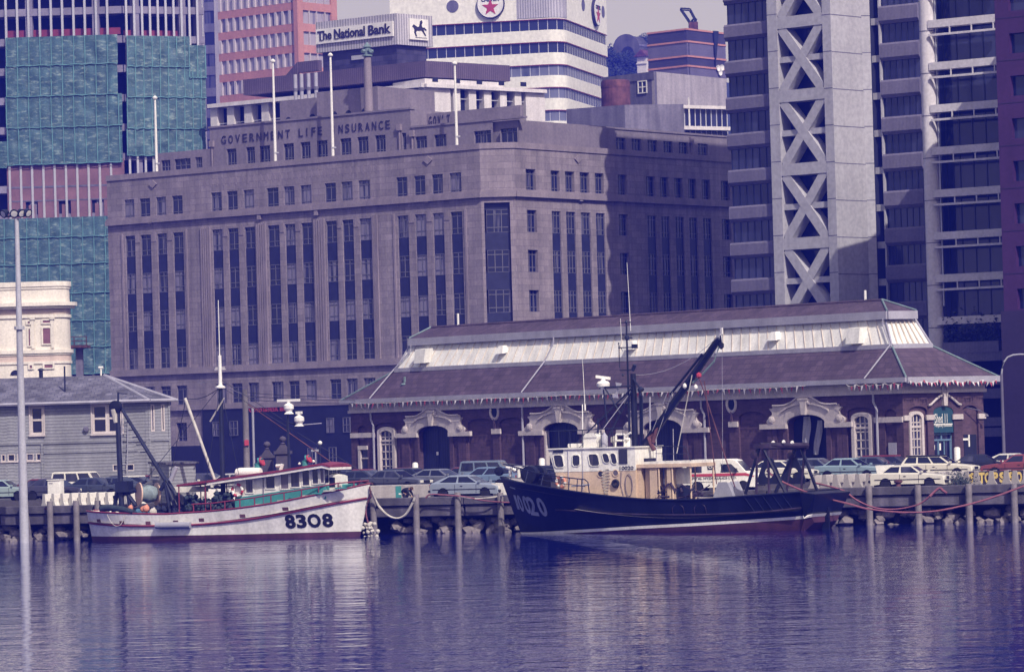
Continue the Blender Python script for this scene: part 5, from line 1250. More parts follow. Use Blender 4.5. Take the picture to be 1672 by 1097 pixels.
# ================================================================ grey weatherboard house, cream rounded building
def grey_house():
    F = fpx(-40,661.5, 241,653, D1=246)
    R = fang(241,653, F.w(F.L,0).y, -38, 10); R = Face(R.o, R.w(R.a(276.5,653),0))
    root = thing('weatherboard_house', 'two storey grey weatherboard house with shingle hip roof and cream window frames at the wharf', 'house', F.w(F.L,GZ))
    z1 = F.z(241,654); G = GZ; zb = F.z(100,722); w = MB(); ops = []; wn = []
    for x0,x1,y1,y0 in ((50,71,664,709),(151,199.5,660.5,707)):
        ops.append((F.a(x0,690),F.a(x1,690),F.z((x0+x1)/2,y0),F.z((x0+x1)/2,y1),.12))
    for x0,x1 in ((2,9),(12.5,24.5),(28,40),(43,55),(59,67)): ops.append((F.a(x0,746),F.a(x1,746),F.z(35,752.5),F.z(35,740.5),.1))
    for x0,x1 in ((184,200),(206,219)): ops.append((F.a(x0,762),F.a(x1,762),F.z(200,768.5),F.z(200,757.5),.1))
    wall(w,F,0,F.L,G,z1,ops,.12)
    rops=[]
    for x0,x1 in ((246,252),(263,268.5)): rops.append((R.a(x0,680),R.a(x1,680),R.z(257,704),R.z(257,660),.1))
    wall(w,R,0,R.L,G,z1,rops,.1)
    body(w,[F.w(0,0,-.3),F.w(F.L-.2,0,-.3),R.w(R.L-.2,0,-.3),R.w(R.L,0,-6),F.w(0,0,-9)],G,z1-.1)
    w.build('weatherboard_wall', weatherboard, root)
    for o in ops[:2]:
        # cream sash windows
        n = 1 if o[1]-o[0] < 1.4 else 2
        for k in range(n):
            a0=o[0]+(o[1]-o[0])*k/n; a1=o[0]+(o[1]-o[0])*(k+1)/n
            window(F,a0,a1,o[2],o[3],-.1,root,'sash',cream_trim,pane_house,bar=.13,cols=1,rows=(.52,))
        q=MB(); q.fbox(F,o[0]-.12,o[1]+.12,o[2]-.14,o[2],0,.14); q.fbox(F,o[0]-.1,o[0],o[2],o[3]+.1,0,.06); q.fbox(F,o[1],o[1]+.1,o[2],o[3]+.1,0,.06); q.fbox(F,o[0],o[1],o[3],o[3]+.1,0,.06); q.build('window_trim',cream_trim,root)
    for o in ops[2:]: window(F,o[0],o[1],o[2],o[3],-.08,root,'low',cream_trim,pane_house,bar=.06,cols=1,rows=())
    q=MB(); q.fbox(F,F.a(1,746),F.a(67,746),F.z(35,754.5),F.z(35,752.5),0,.08); q.build('window_sill',cream_trim,root)
    for o in rops: window(R,o[0],o[1],o[2],o[3],-.05,root,'slit',cream_trim,pane_house,bar=.09,cols=1,rows=())
    t=MB(); t.fbox(F,0,F.L,zb-.08,zb+.06,0,.08); t.fbox(R,0,R.L,zb-.08,zb+.06,0,.08); t.fbox(F,F.L-.18,F.L+.02,G,z1,0,.06); t.fbox(R,0,.14,G,z1,0,.06); t.fbox(R,R.L-.14,R.L,G,z1,0,.06); t.fbox(F,F.a(68,760),F.a(71.5,760),G,zb-.08,0,.1)
    zz=F.z(150,737); t.fbox(F,F.a(72,737),F.a(225,737),zz-.05,zz+.05,0,.06)
    t.build('corner_board', weatherboard, root)
    # hip roof
    zr=at(170,612,250).z; ev=.5
    e0=F.w(-2,z1,ev); e1=F.w(F.L+ev*.6,z1,ev); e2=R.w(R.L+ev,z1,ev*.4); rp=F.off(-4.5); ar=rp.a(170,612); rd0=rp.w(-3,zr,0); rd1=rp.w(ar,zr,0)
    m=MB(); m.poly([e0,e1,rd1,rd0]); m.poly([e1,e2,rd1]); m.poly([e2,R.w(R.L,z1,-7),rd1]); m.poly([rd0,rd1,R.w(R.L,z1,-7),F.w(-2,z1,-9)]); m.build('shingle_roof', shingle, root)
    h=MB(); h.tube([e1,rd1],.1,6); h.tube([e2,rd1],.1,6); h.build('hip_cap', gutter_paint, root)
    g=MB(); g.tube([e0,e1],.12,6); g.tube([e1,e2],.12,6); g.build('gutter', gutter_paint, root)
    s=MB(); s.poly([e0-Vector((0,0,.05)),e1-Vector((0,0,.05)),F.w(F.L,z1-.05,0),F.w(-2,z1-.05,0)]); s.poly([e1-Vector((0,0,.05)),e2-Vector((0,0,.05)),R.w(R.L,z1-.05,0),R.w(0,z1-.05,0)]); s.build('soffit', gutter_paint, root)
    P=F.off(-1.6); a,z=P.hit(106.5,650); v=MB(); v.tube([P.w(a,z,0),P.w(a,P.z(106,598),0)],.06,6); v.lathe([(.25,0),(.1,.15)],P.w(a,z,0),8); v.build('stove_pipe', navy_steel, root)
    P=F.off(-4.5); a,z=P.hit(67,615); v=MB(); v.tube([P.w(a,z-.2,0),P.w(a,z+.4,0)],.14,8); v.lathe([(.14,.4),(.24,.45),(.2,.52),(.05,.6)],P.w(a,z,0),8); v.build('roof_cowl', navy_steel, root)
    P=F.off(-4.5); a,z=P.hit(165,612); v=MB(); v.tube([P.w(a,z-.2,0),P.w(a,z+.5,0)],.06,6); v.tube([P.w(a-.15,z+.5,0),P.w(a+.15,z+.5,0)],.1,6); v.build('roof_vent', white_paint, root)
    a,z=F.hit(141,701); v=MB(); v.lathe([(.2,0),(.2,.15),(.1,.2)],F.w(a,z,0),10,F.n); v.build('wall_fan', concrete_d, root)
    # ladder leaning on the wall, small sentry hut at the right corner
    l=MB(); p0=F.w(F.a(205,783),G,.5); p1=F.w(F.a(205,683),F.z(205,683),.12); u=F.u*.2
    l.tube([p0-u,p1-u],.035,5); l.tube([p0+u,p1+u],.035,5)
    for k in range(1,16): l.tube([(p0-u).lerp(p1-u,k/16),(p0+u).lerp(p1+u,k/16)],.025,4)
    solo(l,'ladder',grey_paint,'grey metal ladder leaning against the weatherboard wall','ladder')
    H=fpx(247,770,276,772,D0=236); hz=H.z(255,757); m=MB(); r=thing('kiosk','small grey kiosk with a white framed window beside the weatherboard house','kiosk',H.w(0,G))
    m.fbox(H,0,H.L,G,hz,-1.6,0); m.build('wall',weatherboard,r); window(H,.15,H.L*.55,hz-1.0,hz-.15,.03,r,'k',white_paint,pane_house,bar=.12,cols=1,rows=())
    m=MB(); m.fbox(H,-.15,H.L+.15,hz,hz+.12,-1.8,.2); m.build('roof',shingle,r)
pane_house = glassy('house_pane', (.01,.012,.035), (.1,.1,.16), .4)
grey_house()
def cream_building():
    D=300; F=fpx(-60,462,86,464,D0=D); F=fang(-60,470,D,1,12); aR=F.a(83,500)
    root=thing('cream_building','cream classical building with rounded corner, deep cornices and tall narrow windows','building',F.w(aR,GZ))
    R=1.35; c=F.w(aR,0,-R); path=[F.w(0,0),F.w(aR*.5,0),F.w(aR,0)]; a0=atan2(F.n.y,F.n.x)
    for k in range(1,11): t=a0+radians(110)*k/10; path.append(c+Vector((cos(t),sin(t),0))*R)
    z=lambda y: F.z(60,y)
    def bnd(nm,y0,y1,o,mt=cream_wall):
        m=MB(); band_path(m,band_off(path,o),z(y0),z(y1),.6+o); m.build(nm,mt,root,smooth=30)
    m=MB(); band_path(m,path,GZ,z(466),.5); m.build('wall',cream_wall,root,smooth=30)
    m=MB(); body(m,band_off(path,-.45)+[F.w(aR,0,-9),F.w(0,0,-9)],GZ,z(468)); m.build('roof',concrete_l,root)
    bnd('cornice',500,494,.62); bnd('cornice',504,500,.42); bnd('cornice',468,460,.16); bnd('cornice',472,468,.08); bnd('cornice',519,514,.12); bnd('cornice',577,571,.22); bnd('cornice',580,577,.12); bnd('cornice',594,590,.1)
    bnd('painted_band',513,504,.03,cream_pink); bnd('painted_band',590,580,.04,cream_pink)
    # windows: rosy recessed panels round the corner
    def pan(x0,x1,y1,y0,nm='window'):
        a0,a1=F.a(x0,550),F.a(x1,550); q=MB(); q.cm=1; q.fbox(F,a0,a1,z(y0),z(y1),.0,.03); q.cm=0
        q.fbox(F,a0-.14,a0,z(y0)-.1,z(y1)+.1,0,.1); q.fbox(F,a1,a1+.14,z(y0)-.1,z(y1)+.1,0,.1); q.fbox(F,a0,a1,z(y1),z(y1)+.1,0,.1); q.fbox(F,a0,a1,z(y0)-.1,z(y0),0,.12); q.build(nm,[cream_wall,rose_pane],root)
    pan(70.5,82.5,536,561.5); pan(70.5,82.5,523.5,527.5); pan(47,49.5,536.5,564); pan(46,49.5,524.5,528); pan(71.5,85,595.5,601); pan(47.5,51.5,596,601)
    pl=MB()
    for x in (54,86): a=F.a(x,550); pl.fbox(F,a-.12,a+.12,z(569),z(522),0,.12); pl.fbox(F,a-.2,a+.2,z(522),z(519.5),0,.2)
    pl.build('pilaster',cream_wall,root)
    m=MB(); a,zz=F.hit(26,612); m.prism([(cos(t*pi/8)*.45,sin(t*pi/8)*.4) for t in range(9)],lambda x,y,t:F.w(a+x,zz+y,t),0,.08); m.build('arched_opening',dark_void,root)
    # red steel platform by the green sheeting
    P=fang(104,566,306,2,4); a1=P.a(142,566); z0,z1=P.z(120,568),P.z(120,563.5); r=thing('steel_platform','rusty steel access platform on a column beside the cream building','platform',P.w(1,GZ))
    m=MB(); m.fbox(P,0,a1,z0,z1,-2,0); m.build('deck',rust,r)
    m=MB(); zt=P.z(120,550)
    for x in (0.05,a1*.45,a1-.05): m.tube([P.w(x,z1,-.05),P.w(x,zt,-.05)],.04,5)
    for zz in (zt,(zt+z1)/2): m.tube([P.w(0,zz,-.05),P.w(a1,zz,-.05)],.035,5)
    m.build('railing',rust,r); m=MB(); m.fbox(P,P.a(121,590),P.a(132,590),GZ,z0,-1.5,-.9); m.build('column',concrete_d,r)
cream_pink=M('faded_pink_band',(.6,.48,.43),.8,.1,1,streak=.1); rose_pane=M('rose_blind_window',(.2,.09,.12),.5,.2,1)
cream_building()
# ================================================================ fishing boats
def interp(tab, x):
    if x <= tab[0][0]: return tab[0][1]
    for (x0,y0),(x1,y1) in zip(tab,tab[1:]):
        if x <= x1:
            t=(x-x0)/(x1-x0); return y0+(y1-y0)*t
    return tab[-1][1]
def smooth_tab(tab, x):
    """monotone-ish smooth interpolation"""
    if x<=tab[0][0]: return tab[0][1]
    if x>=tab[-1][0]: return tab[-1][1]
    for i in range(len(tab)-1):
        x0,y0=tab[i]; x1,y1=tab[i+1]
        if x<=x1:
            m0=(tab[min(i+1,len(tab)-1)][1]-tab[max(i-1,0)][1])/(tab[min(i+1,len(tab)-1)][0]-tab[max(i-1,0)][0])
            j=i+1; m1=(tab[min(j+1,len(tab)-1)][1]-tab[max(j-1,0)][1])/(tab[min(j+1,len(tab)-1)][0]-tab[max(j-1,0)][0])
            h=x1-x0; t=(x-x0)/h
            return (2*t**3-3*t**2+1)*y0+(t**3-2*t**2+t)*h*m0+(-2*t**3+3*t**2)*y1+(t**3-t**2)*h*m1
class Hull:
    """F: centre plane (a along, n towards the camera). sheer(a), hb(t) deck half beam, hw(t) waterline half beam; e0/e1: (a at waterline, a at deck) of the two ends"""
    def __init__(s,F,e0,e1,sheer,hb,hw,fl=1.3):
        s.F=F; s.e0=e0; s.e1=e1; s.sheer=sheer; s.hb=hb; s.hw=hw; s.fl=fl
    def ends(s,v): return s.e0[0]+(s.e0[1]-s.e0[0])*v, s.e1[0]+(s.e1[1]-s.e1[0])*v
    def half(s,t,v):
        if v<=0: return smooth_tab(s.hw,t)*(1+v*.55)
        return smooth_tab(s.hw,t)+(smooth_tab(s.hb,t)-smooth_tab(s.hw,t))*v**s.fl
    def zt(s,t,v):
        a0,a1=s.ends(1); zs=smooth_tab(s.sheer,a0+(a1-a0)*t)
        return zs*v if v>=0 else v*1.6
    def pt(s,t,v,sg,o=0):
        a0,a1=s.ends(v); return s.F.w(a0+(a1-a0)*t, s.zt(t,v), sg*(s.half(t,v)+o))
    def tv(s,a,z):
        v=.5
        for _ in range(12):
            a0,a1=s.ends(v); t=min(1,max(0,(a-a0)/(a1-a0))); zs=s.zt(t,1); v=z/zs
        return t,v
    def n(s,a,z):
        t,v=s.tv(a,z); return s.half(t,v)
    def patch(s,mb,vf0,vf1,N=48,K=6,o=0,t0=0,t1=1,sides=(1,-1),cap=True):
        for sg in sides:
            rings=[]
            for i in range(N+1):
                t=t0+(t1-t0)*i/N; v0,v1=vf0(t),vf1(t); rings.append([s.pt(t,v0+(v1-v0)*k/K,sg,o) for k in range(K+1)])
            mb.loft(rings,False,False)
        if cap:
            for t in (t0,t1):
                v0,v1=vf0(t),vf1(t); P=[s.pt(t,v0+(v1-v0)*k/K,1,o) for k in range(K+1)]; Q=[s.pt(t,v0+(v1-v0)*k/K,-1,o) for k in range(K+1)]
                for k in range(K): mb.poly([P[k],P[k+1],Q[k+1],Q[k]])
    def rail(s,mb,vf,r,o=.03,N=48,t0=0,t1=1,sides=(1,-1),dz=0):
        for sg in sides: mb.tube([s.pt(t0+(t1-t0)*i/N,vf(t0+(t1-t0)*i/N),sg,o)+Vector((0,0,dz)) for i in range(N+1)],r,6)
    def deck(s,mb,dz,inset=.12,N=40,t0=.01,t1=.99):
        P=[s.pt(t0+(t1-t0)*i/N,1,1,-inset)-Vector((0,0,dz)) for i in range(N+1)]; Q=[s.pt(t0+(t1-t0)*i/N,1,-1,-inset)-Vector((0,0,dz)) for i in range(N+1)]
        for i in range(N): mb.poly([P[i],P[i+1],Q[i+1],Q[i]])
hull_white = M('white_hull_paint',(.8,.78,.73),.4,.07,.4,.01,1.5,streak=.16)
teal_paint = M('sea_green_paint',(.06,.27,.27),.5,.12,1,streak=.12)
hull_navy = M('black_navy_hull_paint',(.008,.01,.028),.38,.3,.5,.02,1.2,streak=.3)
antifoul = M('dull_red_antifouling',(.085,.03,.055),.7,.2,.6,streak=.25)
tan_paint = M('tan_house_paint',(.62,.47,.35),.6,.1,.7,streak=.2)
deck_grey = M('grey_deck_paint',(.34,.31,.33),.7,.15,1)
buoy_orange = M('orange_buoy',(.6,.24,.16),.6,.1,2)
rope_c = M('pale_rope',(.5,.47,.43),.9,.2,4); rope_r = M('faded_red_rope',(.22,.08,.11),.9,.2,4)
net_teal = M('heaped_teal_netting',(.2,.25,.27),.9,.35,3,.06,10); net_dark = M('dark_netting',(.03,.045,.06),.95,.4,3,.08,9)
plywood = M('salmon_drum_flange',(.6,.42,.33),.7,.1,1); tyre_m = M('black_rubber',(.012,.012,.02),.8,.2,2)
glass_boat = glassy('wheelhouse_glass',(.02,.022,.05),(.12,.1,.14),.4,.1)
number_grey = M('pale_number_paint',(.34,.36,.42),.6,.25,2); number_black = M('black_number_paint',(.012,.012,.025),.5,.1,1)
def white_boat():
    c0=at(137,860,222.2); c1=at(604,850,214.9); F=Face(c0,c1)
    hitn=lambda px,py,n: F.hit(px,py,n)
    sh=[]
    for px,py,n in ((139,834,.9),(165,836,1.7),(217,838,2.1),(269,838.7,2.2),(299,837,2.2),(344,834,2.25),(394,828.5,2.2),(445,821,1.9),(492,812,1.5),(550,800.5,.8),(604,789,0)): sh.append(hitn(px,py,n))
    a_st=F.a(139,834,.6); a_bw=F.a(605,788)
    w_st=F.a(147,882,.4); w_bw=F.a(588,876)
    hb=[(0,.45),(.02,1.0),(.06,1.6),(.14,2.05),(.3,2.25),(.5,2.3),(.65,2.1),(.8,1.5),(.9,.85),(.96,.4),(1,.06)]
    hw=[(0,.1),(.03,.6),(.08,1.15),(.16,1.65),(.3,2.0),(.5,2.02),(.65,1.6),(.8,.85),(.9,.38),(1,.03)]
    H=Hull(F,(w_st,a_st),(w_bw,a_bw),sh,hb,hw,1.2)
    R=thing('fishing_boat','white wooden fishing boat with sea green deckhouse, red rails and number 8308 on its bow','fishing boat',F.w(0,0))
    vb=lambda t:.3/H.zt(t,1)
    m=MB(); H.patch(m,vb,lambda t:1,56,8); hl=m.build('hull',hull_white,R,smooth=35)
    m=MB(); H.patch(m,lambda t:-.35,lambda t:vb(t),48,3,.012); m.build('boot_top',antifoul,R,smooth=35)
    m=MB(); H.patch(m,lambda t:.45,lambda t:1,40,3,-.1); m.build('bulwark_lining',hull_white,R,smooth=35)
    m=MB(); H.deck(m,.62); m.build('deck',deck_grey,R)
    # rub rail and cap rail
    rub=[F.hit(px,py,n) for px,py,n in ((140,853.5,1.0),(217,858.4,2.05),(314,856.6,2.2),(350,854,2.2),(405,847.6,2.1),(468,836.6,1.6),(532,824,.9),(597,813,.1))]
    def vr(t): a0,a1=H.ends(.6); return smooth_tab(rub,a0+(a1-a0)*t)/H.zt(t,1)
    m=MB(); H.rail(m,vr,.075,.02); m.build('rub_rail',red_paint,R)
    m=MB(); H.rail(m,lambda t:1,.06,-.03); m.build('cap_rail',red_paint,R)
    # freeing ports
    for px,py in ((160,850),(199,853),(242,853.5),(287,852),(329,848.5),(396,842),(467,830.5)):
        a,z=F.hit(px,py,2.0); n=H.n(a,z); a,z=F.hit(px,py,n); q=MB()
        q.add([F.w(a+da,z+dz,H.n(a+da,z+dz)+.012) for da,dz in ((-.17,-.1),(.17,-.1),(.17,.1),(-.17,.1))],[(0,1,2,3)]); q.build('freeing_port',rust,hl)
    # bow number
    q=MB(); n=1.1; a0,z0=F.hit(469,862,n); a1=F.a(542,860,.7); zt=F.z(505,838.5,.9); zb=F.z(505,861.5,.9)
    def onh(x,y,z): 
        a=a0+x; zz=zb+y+ (x/(a1-a0)-.5)*.03; return F.w(a,zz,H.n(a,zz)+.01+z)
    for i,ch in enumerate('83O8'):
        w=(a1-a0); q.text(ch,lambda x,y,z: onh(w*(.0,.235,.47,.775)[i]+x,y,z), w*(.215,.21,.275,.225)[i], zt-zb,.015,bold=.045)
    q.build('bow_number',number_black,hl)
    # open red rail with stanchions along both sides forward
    rl=[(315,823,2.1),(350,821,2.1),(420,811.5,1.9),(470,803,1.6),(520,794.5,1.1),(552,788.5,.75),(600,784.5,.08)]
    for sg in (1,-1):
        m=MB(); P=[]
        for px,py,n in rl:
            a,z=F.hit(px,py,n); t,_=H.tv(a,smooth_tab(sh,a)); P.append(F.w(a,z,sg*max(.03,smooth_tab(hb,t)-.08)))
        m.tube(P,.045,6); m.build('hand_rail',red_paint,R)
        for px,n in ((316,2.2),(344,2.2),(368,2.1),(393,2),(417,1.9),(443,1.8),(465,1.6),(493,1.4),(521,1.1),(553,.7),(579,.35)):
            a=F.a(px,815,n); zr=None
            for p0,p1 in zip(P,P[1:]):
                b0=(p0-F.o).dot(F.u); b1=(p1-F.o).dot(F.u)
                if b0<=a<=b1: zr=p0.z+(p1.z-p0.z)*(a-b0)/(b1-b0)
            if zr is None: continue
            z0=smooth_tab(sh,a); t,_=H.tv(a,z0); nn=sg*max(.03,smooth_tab(hb,t)-.08); m=MB(); m.tube([F.w(a,z0-.1,nn),F.w(a,zr,nn)],.04,5); m.build('stanchion',red_paint,R)
    # deckhouse
    hn=.98; A=lambda px,py=790: F.a(px,py,hn); Z=lambda px,py: F.z(px,py,hn)
    a0,a1=A(383),A(532); zr0,zr1=Z(383,781),Z(532,759); zg0,zg1=Z(383,812.5),Z(532,790.5); zb=smooth_tab(sh,a0)-.7; zbf=lambda a: smooth_tab(sh,a)-.35
    roofz=lambda a: zr0+(zr1-zr0)*(a-a0)/(a1-a0); grz=lambda a: zg0+(zg1-zg0)*(a-a0)/(a1-a0)
    def slope(nm,f0,f1,mat,o,b0=a0,b1=a1):
        m=MB(); m.loft([[F.w(a,f0(a),hn+o),F.w(a,f1(a),hn+o),F.w(a,f1(a),-hn-o),F.w(a,f0(a),-hn-o)] for a in (b0,b1)]); return m.build(nm,mat,R)
    up=slope('deckhouse',grz,roofz,hull_white,0); m=MB(); m.loft([[F.w(a,zbf(a),hn+.02),F.w(a,grz(a),hn+.02),F.w(a,grz(a),-hn-.02),F.w(a,zbf(a),-hn-.02)] for a in [a0+(a1-a0)*k/8 for k in range(9)]]); m.build('deckhouse_base',teal_paint,R)
    for x0,x1,y1,y0,fr in ((402,413,783,804,1),(435,449,777.5,797,1),(459,471.5,774,797.5,0),(475.5,489.5,770.5,794.5,0),(494.5,505.5,768,792,0),(511,520,765.5,789,0),(524,529.5,765.5,788,0)):
        b0,b1=A(x0),A(x1); w_=MB(); z1=Z((x0+x1)/2,y1); z0=Z((x0+x1)/2,y0)
        w_.cm=1; w_.fbox(F,b0,b1,z0,z1,hn,hn+.012); w_.cm=0
        for q in ((b0-.06,b0,z0-.06,z1+.06),(b1,b1+.06,z0-.06,z1+.06),(b0,b1,z0-.06,z0),(b0,b1,z1,z1+.06)): w_.fbox(F,*q,hn,hn+.05)
        w_.build('window',[hull_white,glass_boat],up)
    for k in (-.85,-.28,.28,.85):
        w_=MB(); w_.fbox(F,a1,a1+.02,Z(530,788),Z(530,766),k-.22,k+.22); w_.build('window',glass_boat,up)
    d=MB(); d.tube([F.w(A(430),roofz(A(430))-.1,hn+.02),F.w(A(430),zbf(A(430)),hn+.04)],.03,4); d.build('door_seam',concrete_d,up)
    # roof with its red edge, running aft as an awning
    m=MB(); b0=F.a(288,792.5,1.5); b1=F.a(538.5,760,1.5); tz=[(b0,F.z(288,792.5,1.5)),(F.a(337,786,1.5),F.z(337,786,1.5)),(a0,F.z(385,779.5,1.5)),(F.a(445,770.5,1.5),F.z(445,770.5,1.5)),(F.a(500,761.3,1.5),F.z(500,761.3,1.5)),(F.a(525,757.5,1.5),F.z(525,757.5,1.5)),(b1,F.z(538.5,761,1.5))]
    m.loft([[F.w(a,z-.07,1.5),F.w(a,z+.05,1.5),F.w(a,z+.13,0),F.w(a,z+.05,-1.5),F.w(a,z-.07,-1.5)] for a,z in tz]); rf=m.build('roof',red_paint,R)
    m=MB(); m.loft([[F.w(a,z-.22,1.46),F.w(a,z-.075,1.46),F.w(a,z-.075,-1.46),F.w(a,z-.22,-1.46)] for a,z in tz[1:]]); m.build('roof_beam',hull_white,R)
    for x in (292,335):
        for sg in (1,-1): a=F.a(x,800,1.4); m=MB(); m.tube([F.w(a,smooth_tab(sh,a)-.5,sg*1.4),F.w(a,interp(tz,a),sg*1.4)],.04,5); m.build('awning_post',red_paint,R)
    # small white trunk cabin forward
    m=MB(); c0_,c1_=F.a(534,785,.5),F.a(556,785,.5); z1=F.z(545,774.5,.5); m.loft([[F.w(a,zbf(a),.5),F.w(a,z,.5),F.w(a,z+.08,0),F.w(a,z,-.5),F.w(a,zbf(a),-.5)] for a,z in ((c0_,z1),(c1_,z1-.1))]); tc=m.build('trunk_cabin',hull_white,R)
    m=MB(); m.fbox(F,c0_+.1,c1_-.35,F.z(543,795,.5),F.z(543,779,.5),.5,.52); m.build('window',pane_house,tc)
    m=MB(); m.fbox(F,F.a(556,800,.3),F.a(576,798,.3),zbf(F.a(560,795,.3)),F.z(568,790,.3),-.35,.3); m.build('anchor_winch',teal_paint,R,bevel=.04)
    # bow fittings
    m=MB(); a,z=F.hit(600,786); m.tube([F.w(a-.3,z,0),F.w(a+.35,z-.15,0)],.07,6); m.tube([F.w(a+.2,z-.3,.15),F.w(a+.3,z-.9,.2),F.w(a,z-1.3,.15)],.06,6); m.build('bow_roller',rust,R)
    # lifebuoy
    a,z=F.hit(389,800,hn); m=MB(); k=24
    for i in range(8): m.cm=i%2; t0=i*2*pi/8; m.tube([F.w(a+cos(t0+j*pi/4/4)*.33,z+sin(t0+j*pi/4/4)*.33,hn+.12) for j in range(5)],.085,8)
    m.build('lifebuoy',[white_paint,sign_red],R,smooth=60)
    # liferaft canister in a cradle, cowl vents, horn, search light
    P=lambda px,py,n=.4: F.w(*F.hit(px,py,n),n)
    m=MB(); a,z=F.hit(405,770,.5); m.lathe([(.02,-.85),(.25,-.8),(.3,-.6),(.3,.6),(.25,.8),(.02,.85)],F.w(a,z-.05,.4),14,F.u); m.build('liferaft_canister',white_paint,R,smooth=50)
    m=MB(); m.fbox(F,a-.7,a+1.1,z-.5,z-.32,.1,.8); m.build('raft_cradle',hull_white,R)
    for x,y0,y1,r in ((421,768,753,.2),(498,761,748.5,.19)):
        p=P(x,y0,.3); q=P(x,y1+4,.3); t=P(x+5.5,y1+1,.3); m=MB(); m.tube([p-Vector((0,0,.2)),q,q.lerp(t,.5)+Vector((0,0,.1)),t],r,10,r*1.25); cw=m.build('cowl_vent',teal_paint,R,smooth=60)
        m=MB(); m.lathe([(.01,0),(r*1.3,.0),(r*1.35,.06),(r*1.3,.1)],t,14,(t-q).normalized()+Vector((0,0,.0))); m.build('cowl_mouth',sign_red,cw)
    m=MB(); m.tube([P(451,760.5,.2),P(460,760,.2)],.1,8); m.tube([P(458,768,.2),P(461,757.5,.2)],.11,8); m.build('horn',white_paint,R)
    for px,py in ((489,759),(512,755)): m=MB(); m.lathe([(.02,0),(.08,.04),(.08,.12),(.02,.16)],P(px,py,.3),8); m.build('deck_light',white_paint,R)
    # radar mast on the house
    m=MB(); p=P(472,764,0); top=P(471.5,678,0); m.tube([p,Vector((p.x,p.y,top.z))],.09,8,.07); m.tube([P(472,690,0),P(489,694,0)],.05,6); mm=m.build('radar_mast',navy_steel,R)
    for x,y,wid in ((471.5,664,1),(488.5,684,0)):
        c=P(x,y,0); m=MB(); m.lathe([(.3,-.42),(.18,-.3),(.22,-.2),(.3,-.12),(.3,.08),(.22,.16),(.12,.2),(.12,.3)],c,14); rd=m.build('radar',white_paint,R,smooth=35)
        m=MB(); l=.72 if wid else .18; m.fbox(F,*(sorted(((c-F.o).dot(F.u)-l,(c-F.o).dot(F.u)+l))),c.z+.3,c.z+.45,-.1,.1); m.build('scanner',white_paint,rd)
    m=MB(); m.tube([P(490,694,0),P(525,691,0)],.03,5); 
    m.build('aerial_arm',gutter_paint,R)
    # main mast, boom and their rigging
    mp=F.hit(364,788,0); mb_=F.w(mp[0],smooth_tab(sh,mp[0])-.6,0); mx=mb_.copy(); ztop=F.z(362,580,0); zw=F.z(362,631,0)
    m=MB(); m.tube([mb_,Vector((mx.x,mx.y,zw))],.16,10,.13); m.build('mast',navy_steel,R,smooth=50)
    m=MB(); m.tube([Vector((mx.x,mx.y,zw)),Vector((mx.x,mx.y,ztop))],.12,10,.1); m.lathe([(.3,0),(.32,.08),(.1,.2)],(mx.x,mx.y,zw-.1),10); m.tube([Vector((mx.x,mx.y,ztop)),Vector((mx.x,mx.y,F.z(360,490,0)))],.035,5,.02)
    for dz,l in ((1.0,.35),(1.1,.3)): m.fbox(F,mp[0]-l,mp[0]+l,zw+dz,zw+dz+.05,-.03,.03)
    m.build('topmast',white_paint,R,smooth=50)
    m=MB(); b0=P(350.5,783,.3); b1=P(302,650,.3); m.tube([b0,b1],.09,8,.1); m.build('derrick_boom',rope_c,R,smooth=50)
    def line(p,q,mat=navy_steel,r=.022,sag=0,nm='stay_wire'):
        m=MB(); m.tube([p.lerp(q,k/8)-Vector((0,0,sag*4*(k/8)*(1-k/8))) for k in range(9)],r,4); return m.build(nm,mat,R)
    mt=Vector((mx.x,mx.y,zw))
    line(b1,mt,sag=.3); line(b1+Vector((0,0,-.3)),P(275,790,.3)); line(mt,P(232,790,1.0),r=.018); line(mt,F.w(a1+2.8,zb+2.2,0),r=.018); line(mt,P(390,775,1.4),r=.018); line(mt,P(335,795,1.6),r=.018); line(P(343,688,.2),P(366,650,.2),rope_c,.05)
    line(P(405,660,0),P(552,762,0),rust,.03); line(P(361,620,0),P(470,690,0),r=.018)
    # stern gallows with hauling block, raking strut
    m=MB(); g0=P(199,838,.6); g1=P(191,658,.6); m.tube([g0,g1],.17,8,.15); m.tube([P(274,790,.4),P(194,660,.5)],.14,8,.1); 
    for k in range(5): q=P(203+k*6.5,690+k*12,.5); m.tube([q-F.u*.0,q+F.u*.35],.03,4)
    m.tube([P(193,640,.5),P(193,655,.5)],.06,5); m.tube([P(193,642,.5),P(208,643,.5)],.03,4); m.build('gallows',navy_steel,R)
    m=MB(); c=P(189,664,.7); m.lathe([(.12,-.2),(.38,-.14),(.34,0),(.38,.14),(.12,.2)],c,16,F.n); m.build('hauling_block',hull_navy,R,smooth=40)
    m=MB(); c=P(187,676,.75); m.tube([P(186,668,.75),P(189,690,.75)],.22,8,.12); m.build('rope_coil',rope_c,R)
    # net drum between big salmon flanges
    cl=P(227,806,.7); cr_=P(256,806,-.1); ax=(cr_-cl).normalized()
    for c in (cl,cr_): m=MB(); m.lathe([(.05,-.04),(.68,-.04),(.68,.04),(.05,.04)],c,26,ax); m.build('drum_flange',plywood,R,smooth=30)
    m=MB(); L_=(cr_-cl).length; rn=random.Random(2); prof=[(.4+.14*sin(pi*k/10)+rn.uniform(-.03,.03),.06+(L_-.12)*k/10) for k in range(11)]; m.lathe(prof,cl,18,ax); m.build('net_drum',net_teal,R,smooth=50)
    m=MB(); m.fbox(F,F.a(212,830,.5),F.a(262,830,.5),smooth_tab(sh,5)-.5,F.z(240,828,.5),-.4,.5); m.build('drum_stand',navy_steel,R)
    # dark winch frame, uprights and gear heaps
    m=MB()
